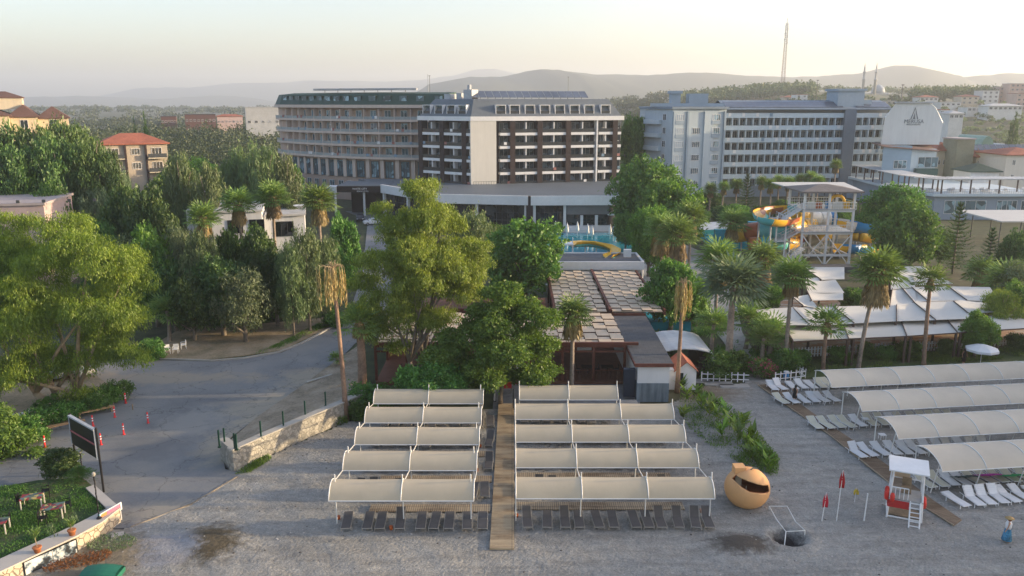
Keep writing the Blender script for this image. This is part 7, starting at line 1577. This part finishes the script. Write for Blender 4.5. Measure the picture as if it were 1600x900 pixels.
blob_tree('broadleaf_tree', 'leafy tree with glossy yellow-green leaves leaning in from the left edge over the garden', 'bright', -25, 56, [(10,690,38,0),(32,735,30,0),(-25,720,60,0),(0,655,26,1),(5,765,28,-1),(48,745,16,0),(-50,660,50,1),(52,712,20,0),(40,765,22,0),(20,780,20,-1)], 1700, 20, .24, .12, BARK, 5, 8, .2, .5, 0, .45, .2)
blob_tree('eucalyptus', 'tallest tree in the middle with golden-green feathery foliage in front of the podium', 'eucay', 655, 70.6, [(657,300,30,0),(675,290,18,1),(640,292,16,0),(596,325,20,1),(602,350,26,0),(655,345,40,0),(690,350,34,1),(640,395,52,-1),(700,400,46,0),(735,385,30,1),(600,410,44,0),(692,330,34,1),(622,372,34,0),(715,420,40,0),(735,410,34,1),(750,410,20,1),(670,440,56,-1),(610,465,50,0),(715,455,38,0),(575,490,34,1),(640,500,44,0),(590,520,26,0),(680,495,34,0),(570,440,26,1),(735,435,24,0),(625,540,20,0)], 7200, 26, .23, .11, BARK, 14, 4, .8, .28, .14, .3, .26, multi=2)
blob_tree('mulberry_tree', 'bushy dark green broad-leaved tree between the two canopy blocks', 'bright', 782, 66.5, [(790,465,36,0),(825,495,42,0),(770,500,44,0),(735,530,44,0),(800,540,55,-1),(848,545,30,0),(850,578,26,0),(760,580,48,-1),(705,560,42,0),(720,590,34,0),(830,590,34,-1)], 4300, 22, .24, .12, BARK, 8, 6, .1, .5, 0, .4, .2)
blob_tree('mulberry_tree', 'low dark bushy tree hanging over the rear canopy of the left block', 'ficus', 655, 64.5, [(650,592,26,0),(682,582,26,0),(632,600,18,0),(705,598,24,0),(665,603,20,-1)], 1200, 22, .24, .12, BARK, 4, 16, .1, .5, 0, .4, .15)
T = tree
T('ficus', 'round_tree', 'large round dark green tree above the chequered roof', 820, 99, 343, 132)
T('cas#1', 'bare_tree', 'sparse brownish tree between the golden tree and the round dark one', 738, 112, 318, 80); T('ficus#3', 'round_tree', 'dark tree squeezed behind the golden tree by the podium', 770, 115, 350, 60)
pines = [(-30,128,194,110),(22,135,192,95),(70,130,196,90),(118,138,188,80),(148,126,216,75),(95,124,212,80),(40,122,225,80),(-10,120,228,80),(180,150,232,30)]
for i, (px, D, y, w_) in enumerate(sorted(pines)): T('pine#%d' % (i % 3), 'stone_pine', 'tall dark pine of the grove at the upper left, %s from the left' % ORD[i], px, D, y, w_, 'pines at the upper left')
T('bright#2', 'leafy_tree', 'bright green leafy tree left of the tall skirted palm', 52, 122, 262, 62); T('ficus#5', 'round_bush', 'dark round bush below the bright green tree at left', 82, 118, 292, 66); T('olive', 'willow_like_tree', 'silvery green rounded tree right of the tall skirted palm', 155, 124, 286, 62); T('ficus#5', 'round_bush', 'small clipped tree before the orange huts', 14, 150, 292, 16)
mid = [('dark',205,106,292,80,'dense dark tree below the minibuses'),('dark#2',238,101,300,84,'dark spreading tree right of the minibuses'),('dark#4',178,104,322,56,'small dark tree by the teal shade roof'),
 ('olive#2',192,158,262,34,'small tree before the left part of the red roofed house'),('cas#5',150,140,240,50,'brownish tree left of the red roofed house'),('cas',287,118,236,66,'tall brownish feathery tree right of the red roofed house'),('cas#3',330,115,248,62,'second brownish feathery tree, left of the tank'),('cas#5',375,128,222,62,'brownish tree behind the white house, left one'),('cas#6',412,126,214,80,'largest brownish feathery tree before the beige hotel'),('cas',448,122,238,56,'brownish tree left of the entrance porch'),
 ('bright#3',240,92,352,96,'wide fresh green tree right of the huge yellow-green one'),('olive#2',288,92,344,62,'grey-green tree left of the small house palms'),('cas#7',318,90,352,72,'dark feathery tree under the leftmost house palm'),('dark#6',345,88,402,92,'dark tree above the dirt lot, left'),('dark#8',270,90,400,80,'dark tree above the plastic chairs'),('dark#3',300,86,430,70,'shaded dark tree behind the dwarf palm'),
 ('olive#3',380,85.5,420,84,'small grey-green tree on the dirt lot edge'),('dark#7',430,92,392,70,'dark tree in front of the tiled porch'),('cas#8',480,90,350,68,'tall feathery brownish tree under the orange skirted palm'),('cas#9',455,88,372,56,'feathery tree left of the orange skirted palm trunk'),('cas#2',510,92,366,62,'feathery tree right of the orange skirted palm trunk'),('ficus#6',538,104,338,50,'dark green round tree beside the access road'),
 ('bright#5',405,98,362,52,'green tree in front of the white house window'),('ficus#7',525,98,385,42,'dark tree at the road bend'),('dark#7',404,94,358,62,'dark tree hiding the white house foot'),('ficus#2',362,96,360,52,'round green tree between the house palms'),('olive#4',205,96,372,70,'grey-green tree behind the huge yellow-green one'),('dark#1',160,98,350,60,'dark tree hidden behind the huge yellow-green one')]
for k, px, D, y, w_, lb in mid: T(k, 'woodland_tree', lb, px, D, y, w_)
r_ = random.Random(21); back = []
for i in range(58): back.append((r_.uniform(150,450), r_.uniform(140,222)))
back.sort(); kinds = ['bright#2','dark#2','cas#3','ficus','olive#2','pine#1','far','bright#5']
for i, (px, D) in enumerate(back):
    h = r_.uniform(6.5, 13); 
    if 168 < px < 262 and D < 178: h = min(h, 5.2)
    if px < 200: h *= .8
    z = CAMZ-h; y = 450+FPX*math.tan(math.atan(z/D)-PITCH); T(r_.choice(kinds), 'woodland_tree', 'tree of the left woodland behind the white house, %s one counting from the left' % ('number %d' % (i+1) if i >= 30 else ORD[i]), px, D, y, FPX*h*r_.uniform(.6,.95)/D, 'woodland trees behind the white house')
T('cypress', 'cypress', 'dark narrow cypress rising above the left woodland', 232, 215, 176, 14); T('cypress', 'cypress', 'narrow cypress left of the beige hotel far behind', 215, 240, 184, 10)
right = [('ficus#2',1012,150,250,110,'dark round tree right of the dark hotel'),('bright#4',1048,140,280,110,'bright leafy tree behind the cluster of skirted palms'),('ficus#1',988,215,184,44,'tall dark tree left of the blue hotel'),('ficus#4',985,165,285,50,'dark tree at the right end of the podium'),('bright#1',1015,120,325,70,'green tree behind the skirted palms near the bar'),('ficus#8',978,140,330,40,'dark tree beside the closed parasols'),
 ('ficus#9',1050,88,404,88,'round dark green tree behind the dead palm on the right'),('bright#6',1090,89,430,40,'yellow-green tree touching the round dark one'),('ficus#3',1396,140,288,98,'wide dark tree in front of the terrace building'),('ficus#5',1416,118,314,100,'large round tree right of the slide tower'),
 ('araucaria',1495,122,312,72,'tall tiered conifer right of the large round tree'),('araucaria#2',1546,112,352,58,'smaller tiered conifer near the right edge'),('dark#2',1585,112,362,50,'dark tree at the right edge beside the tiered conifers'),('dark#5',1470,128,360,46,'dark tree between round tree and tiered conifer'),('olive#5',1592,100,408,70,'grey-green tree at the right edge behind the sails'),
 ('eucay#2',1565,86,450,62,'yellow-green bush standing beside the last white sails'),('bright#3',1527,79.5,486,56,'round lime green tree beside the open parasol'),('bright#5',1385,95,466,42,'round lime bush growing through the white sails'),('bright#7',1200,98,443,42,'pale green bush at the left end of the sails'),('bright#8',1330,98,448,40,'green bush in the gap of the sails'),
 ('araucaria#3',1166,172,268,46,'dark tiered conifer in front of the blue hotel'),('bright#6',1590,93,440,50,'bright bush at the far right behind the yellow-green one')]
for k, px, D, y, w_, lb in right: T(k, 'garden_tree', lb, px, D, y, w_)
rows_ = [(1108,182,288),(1128,180,284),(1148,184,282),(1186,182,276),(1200,178,282),(1212,183,274),(1228,180,278),(1246,184,272),(1262,184,270),(1300,196,250),(1274,178,276)]
for i, (px, D, y) in enumerate(rows_):
    palm('fan palm of the row along the foot of the blue hotel, %s from the left' % ORD[sorted(r[0] for r in rows_).index(px)], px, 0, y, 24, 1+i % 2, 1, 1.1, D=D, group='palms in front of the blue hotel')
for i in range(14):
    px = 1090+i*20+r_.uniform(-6,6); D = r_.uniform(165,190); h = r_.uniform(3,5.5); y = 450+FPX*math.tan(math.atan((CAMZ-h)/D)-PITCH); T(r_.choice(['dark#2','bright#2','ficus']), 'round_bush', 'low bush in the planting before the blue hotel, %s from the left' % ORD[i], px, D, y, FPX*h*1.2/D, 'bushes before the blue hotel')
# palms
palm('thick grey trunked fan palm with blue-green crown left of the path', 1138, 580, 413, 96, 3, 0, r0=.34)
palm('slender fan palm with small straw skirt right of the pink flowering bush', 1226, 577, 410, 68, 1, 1, 1.0)
palm('tall fan palm with big rusty skirt standing before the white sails', 1341, 577, 396, 84, 1, 2, .9, lean=(1.0, 0))
palm('leaning slender fan palm with thin crown right of the big rusty one', 1443, 570, 419, 62, 4, 3, .8, lean=(-.3,0), bark=BARKD)
palm('short sparse fan palm in front of the left end of the sails', 1286, 577, 484, 70, 4, 3, .8, bark=BARKD)
palm('fan palm in front of the right part of the chequered roof', 893, 604, 466, 76, 2, 1, 1.1, D=69.5)
palm('stubby palm with thick red brown trunk behind the left dead palm', 566, 617, 482, 72, 4, 3, 1.1, r0=.4, bark=BARKD, D=68.5)
dead_palm('dead palm with hanging straw fronds beside the stone wall, left of the canopies', 541, 657, 413, 60, (-.5,0)); dead_palm('dead palm with a closed bundle of orange fronds beside the small shed', 1058, 613, 438, 54, (.1,0), .62)
for lb, px, D, y, w_, k, s, ss in (('skirted fan palm left of the two by the tower, above the round dark tree',1118,95,382,74,1,2,.8),('skirted fan palm with orange fronds below the slide tower stairs',1186,99,380,76,2,2,.9),('fan palm in front of the blue splash pool',1141,132,331,50,1,2,.8),('left skirted palm of the cluster behind the bar',1030,112,335,64,2,2,.9),('middle skirted palm of the cluster behind the bar',1055,108,345,66,1,2,.9),('right skirted palm of the cluster behind the bar',1075,116,322,52,1,2,.8),
    ('leftmost fan palm at the white house',331,94,322,56,1,1,1.2),('second fan palm at the white house with grey green crown',385,97,300,56,1,2,.8),('third fan palm at the white house, highest crown',438,99,290,56,1,2,.8),('fan palm with orange lit skirt at the white house, rightmost',507,97,294,60,1,2,.85),('tall palm with a long pale dead skirt on the left garden lawn',107,150,227,58,2,2,1.25),('bushy fan palm near the right edge behind the sails',1530,110,404,66,2,1,1.),('wide fan palm at the right edge behind the sails',1572,102,418,84,1,1,1.)):
    palm(lb, px, 0, y, w_, k, s, ss, D=D)
for lb, px, yb, y, w_ in (('dwarf fan palm beside the three plastic chairs',265,533,464,66),('low fan palm left of the thick grey trunk',1112,560,486,66),('low fan palm right of the thick grey trunk',1165,545,478,64),('low fan palm left of the slender palm by the sails',1200,562,498,70),('low fan palm behind the pink flowering bush',1190,572,512,50),('agave-like palm beside the access road end',526,572,556,26)):
    palm(lb, px, yb, y, w_, 4, 0, r0=.22, name='dwarf_palm')
# bushes
bs = [('ficus',1130,588,60,34,'dark shrub mass at the low fence left of the path'),('ficus',1158,585,36,30,'dark shrub by the left side of the path'),('ficus',1225,582,44,30,'dark shrub right of the pink flowering bush'),('bright',1250,572,30,20,'small shrub inside the right fence corner'),('bright',1312,567,36,20,'low shrub on the lawn strip, leftmost'),('ficus',1352,562,26,22,'dark low shrub beside the big rusty palm'),('bright',1385,562,30,16,'low shrub on the lawn strip in front of the fence'),('olive',1420,560,44,24,'grey shrub on the lawn strip left of the leaning palm'),('olive',1480,556,30,22,'grey shrub on the lawn strip right of the leaning palm'),('dark',1590,548,34,22,'dark shrub on the lawn strip at the right edge'),
 ('dark',574,640,60,34,'dark hedge shrub left of the rear left canopy'),('dark',560,655,34,24,'dark hedge shrub against the stone wall'),('dark',600,632,50,26,'dark hedge shrub behind the left canopies'),('dark',240,560,40,26,'shrub by the pale stump left of the chairs'),('dark',410,498,60,24,'shaded shrub at the back of the dirt lot'),('olive',470,485,60,26,'pale shrub at the back of the dirt lot'),('ficus',520,510,36,22,'shrub where the dirt lot meets the road'),('ficus',1040,575,30,24,'shrub behind the storage tent')]
for k, px, yb, w_, h, lb in bs: p = at(px, yb); T({'ficus':'bush','bright':'bush#2','olive':'bush#3','dark':'bush#4'}[k], 'shrub', lb, px, p.y, yb-h-4, w_)
for lb, px, yb, w_, h in (('magenta flowering bougainvillea bush beside the path',1186,590,44,28),('small pink flowering bush by the podium end',975,352,20,12),('pink flowering bush behind the bar roof',997,398,14,22)):
    p = at(px, yb); s = (p.y+6)/FPX; e = E('flowering_bush', lb, 'bush', tuple(p)); B = [(0,0,h*s*.6,w_*s*.4,w_*s*.4,h*s*.5),(w_*s*.25,0,h*s*.4,w_*s*.3,w_*s*.3,h*s*.4)]
    link(bpy.data.objects.new('foliage', crown('foliage', B, 200, 14, .14, .10, LFM['ficus'], seed=px)), e); link(bpy.data.objects.new('blossom', crown('blossom', [(x,y,z,a*1.08,b*1.08,c*1.12) for x,y,z,a,b,c in B], 75, 12, .10, .06, LFM['pink'], seed=px+2, shell=.9)), e)
# leafy plants in the strip beside the orange kiosk
strip_ = [(1072,628,1.6),(1068,655,1.2),(1095,640,1.5),(1108,650,1.6),(1118,640,1.4),(1122,662,1.7),(1132,655,1.6),(1140,672,1.8),(1148,680,1.6),(1128,684,1.5),(1152,695,1.7),(1160,668,1.3),(1165,704,1.5),(1175,690,1.4),(1180,712,1.5),(1190,722,1.5),(1200,735,1.3),(1172,722,1.3),(1088,622,1.3),(1062,612,1.4)]
for i, (px, py, h) in enumerate(sorted(strip_)):
    p = at(px, py); e = E('leafy_plant', 'broad-leaved plant in the green strip above the orange kiosk, %s from the left' % ORD[i], 'plant', tuple(p), i, 'plants in the green strip'); r = np.random.default_rng(i); n = 16; a = r.random(n)*6.28; z = h*(.3+.6*r.random(n)); C = np.stack([np.cos(a)*.28, np.sin(a)*.28, z], 1); u = unit(np.stack([np.cos(a), np.sin(a), .8+0*a], 1)+r.normal(size=(n,3))*.3)
    me = leafmesh('foliage', C, np.full(n, .55)*(.7+.6*r.random(n)), np.full(n, .14), u, unit(np.cross(u, [0,0,1.])), .5+r.normal(0,.25,n), LFM['banana' if i % 3 else 'bright']); link(bpy.data.objects.new('foliage', me), e); g = MB(); g.tube((0,0,0),(.03,0,h*.9),.03,.015,5); g.build('stem', M('stalk_green',(1,1,1)), e)
def weeds(name, pts, n, h, ll, mat, seed, z=0.):
    """ground cover filling an image polygon"""
    P = [at(a, b, z) for a, b in pts]; poly = [(p.x, p.y) for p in P]; r = np.random.default_rng(seed); x0, x1 = min(p[0] for p in poly), max(p[0] for p in poly); y0, y1 = min(p[1] for p in poly), max(p[1] for p in poly); C = []
    cl = [(r.uniform(x0,x1), r.uniform(y0,y1)) for _ in range(60)]
    while len(C) < n:
        c = cl[r.integers(60)]; q = (c[0]+r.normal()*.5, c[1]+r.normal()*.5)
        if inside(q, poly): C.append((q[0], q[1], z+.02+h*r.random()))
    C = np.array(C); u = unit(r.normal(size=(n,3))*.6+[0,0,1]); me = leafmesh(name, C, ll*(.5+r.random(n)), ll*.25*(.5+r.random(n)), u, unit(np.cross(u, r.normal(size=(n,3)))), .5+r.normal(0,.2,n), LFM[mat]); o = bpy.data.objects.new(name, me); COL.objects.link(o); tag(o, kind='stuff')
weeds('ground_cover', [(1060,612),(1110,615),(1170,655),(1215,715),(1212,745),(1180,735),(1130,712),(1085,680),(1062,650)], 5500, .22, .11, 'bright', 3)
weeds('low_shrubs', [(1160,690),(1190,690),(1218,725),(1215,745),(1190,742)], 2500, .5, .12, 'bright', 4)
weeds('roadside_grass', [(395,562),(438,545),(500,515),(525,508),(500,505),(440,535),(400,552)], 2600, .15, .10, 'bright', 5)
weeds('wall_weeds', [(366,742),(400,722),(420,712),(425,718),(385,742)], 1200, .2, .10, 'bright', 6); weeds('wall_weeds', [(505,655),(540,650),(545,662),(508,668)], 1500, .6, .12, 'bright', 7)
weeds('plot_weeds', [(372,735),(480,684),(560,640),(550,600),(480,640),(380,700)], 1500, .2, .10, 'olive', 8)
weeds('lawn_strip_plants', [(1262,588),(1262,566),(1340,560),(1600,545),(1600,560),(1430,572)], 5000, .35, .12, 'bright', 9)
weeds('undergrowth', [(100,500),(240,520),(300,505),(500,490),(560,470),(560,420),(300,440),(100,450)], 16000, .5, .28, 'dark', 10)
weeds('undergrowth', [(1095,590),(1170,592),(1150,520),(1110,470),(1040,470),(1010,540),(1050,560)], 9000, .6, .2, 'ficus', 11); weeds('undergrowth', [(1170,560),(1215,590),(1255,575),(1225,540),(1190,480),(1165,480)], 6000, .6, .2, 'ficus', 12)
# far woodland: thousands of crowns read as one mass
def wood(name, zones, mat, seed):
    r = np.random.default_rng(seed); Cs=[];Us=[];Ls=[];Vs=[]
    for (pa, pb, Da, Db, n, h0, h1, per, sprd) in zones:
        for _ in range(n):
            D = math.sqrt(r.uniform(Da**2, Db**2)); px = r.uniform(pa, pb); x = xat(px, D, 10); z0 = terr(x, D); h = r.uniform(h0, h1); w_ = h*r.uniform(.30,.55)*sprd; d = unit(r.normal(size=(per,3))); d[:,2] = np.abs(d[:,2])*1.0-.25*(d[:,2] < 0)
            rad = .55+.5*r.random(per); nb = 1+.22*np.sin(d[:,0]*4+px)*np.sin(d[:,1]*5+D); C = np.stack([x+d[:,0]*w_*rad*nb, D+d[:,1]*w_*rad*nb, z0+h*.5+d[:,2]*h*.5*rad*nb], 1)
            Cs.append(C); Us.append(unit(r.normal(size=(per,3))+d*.5)); Ls.append(np.full(per, max(.28, .0014*D))*(.6+.7*r.random(per))); Vs.append(.45+r.normal(0,.15)+.12*d[:,2]+r.normal(0,.07,per))
    C = np.concatenate(Cs); U = np.concatenate(Us); L = np.concatenate(Ls); me = leafmesh(name, C, L, L*.62, U, unit(np.cross(U, r.normal(size=U.shape))), np.concatenate(Vs), LFM[mat]); o = bpy.data.objects.new(name, me); COL.objects.link(o); tag(o, kind='stuff')
wood('far_wood', [(-80,440,225,420,430,6,12,190,1.1),(120,440,330,480,150,12,17,110,1.),(-80,700,420,900,560,7,12,110,1.3),(-200,900,900,2200,520,8,14,50,2.2),(955,1012,230,330,45,6,10,110,1.1),(955,1035,330,900,150,7,11,80,1.2),(700,1100,600,1400,260,8,13,60,1.8),(1400,1700,900,2400,240,8,14,50,2.2)], 'far', 31)
wood('hill_forest', [(1060,1270,780,940,420,9,15,70,.9),(1425,1545,655,760,170,9,15,80,.9),(1190,1345,560,780,60,5,9,70,1.1),(1385,1440,560,700,40,5,8,70,1.1),(1100,1700,1000,1500,200,7,12,50,1.8)], 'far', 32)
wood('hillside_scrub', [(1430,1720,330,560,240,1.5,4.5,70,1.6),(1430,1720,260,330,60,3,7,90,1.2),(1270,1700,540,720,120,2,6,50,1.5)], 'olive', 33)
T('cypress', 'cypress', 'pointed dark conifer on the hillside behind the cream hotel', 1581, 290, 176, 22, z0=0)

for i, (x, y, h) in enumerate(((78,44,12),(84,50,13),(80,57,12),(86,63,14),(82,70,12),(90,76,14),(96,86,13),(100,40,14))):  # unseen trees added right of the frame so their shade falls on the beach
    me, tr = proto(['ficus','ficus#2','bright#4'][i % 3]); e = E('tree', 'unseen tree added beyond the right edge to shade the beach', 'tree', (x, y, 0), i, 'unseen shading trees beyond the right edge')
    for nm, m in (('trunk', tr), ('crown', me)): o = bpy.data.objects.new(nm, m); link(o, e); o.scale = (h*.75, h*.75, h)
weeds('lawn_grass', [(-20,892),(0,878),(160,796),(140,764),(100,752),(0,760)], 9000, .06, .07, 'ficus', 14, GZ)
# ================================================================ haze
def haze_box():
    g = MB(); g.box(-7400, 7400, -900, 7600, -3, 265)
    m = bpy.data.materials.new('haze'); m.use_nodes = True; nt = m.node_tree
    for n in list(nt.nodes):
        if n.type == 'BSDF_PRINCIPLED': nt.nodes.remove(n)
    out = [n for n in nt.nodes if n.type == 'OUTPUT_MATERIAL'][0]
    v = nt.nodes.new('ShaderNodeVolumePrincipled'); v.inputs['Color'].default_value = (.84,.91,1.0,1)
    v.inputs['Density'].default_value = HAZE; v.inputs['Anisotropy'].default_value = .3
    nt.links.new(v.outputs[0], out.inputs['Volume'])
    tag(g.build('haze', m), kind='stuff')
HAZE = .00025
haze_box()
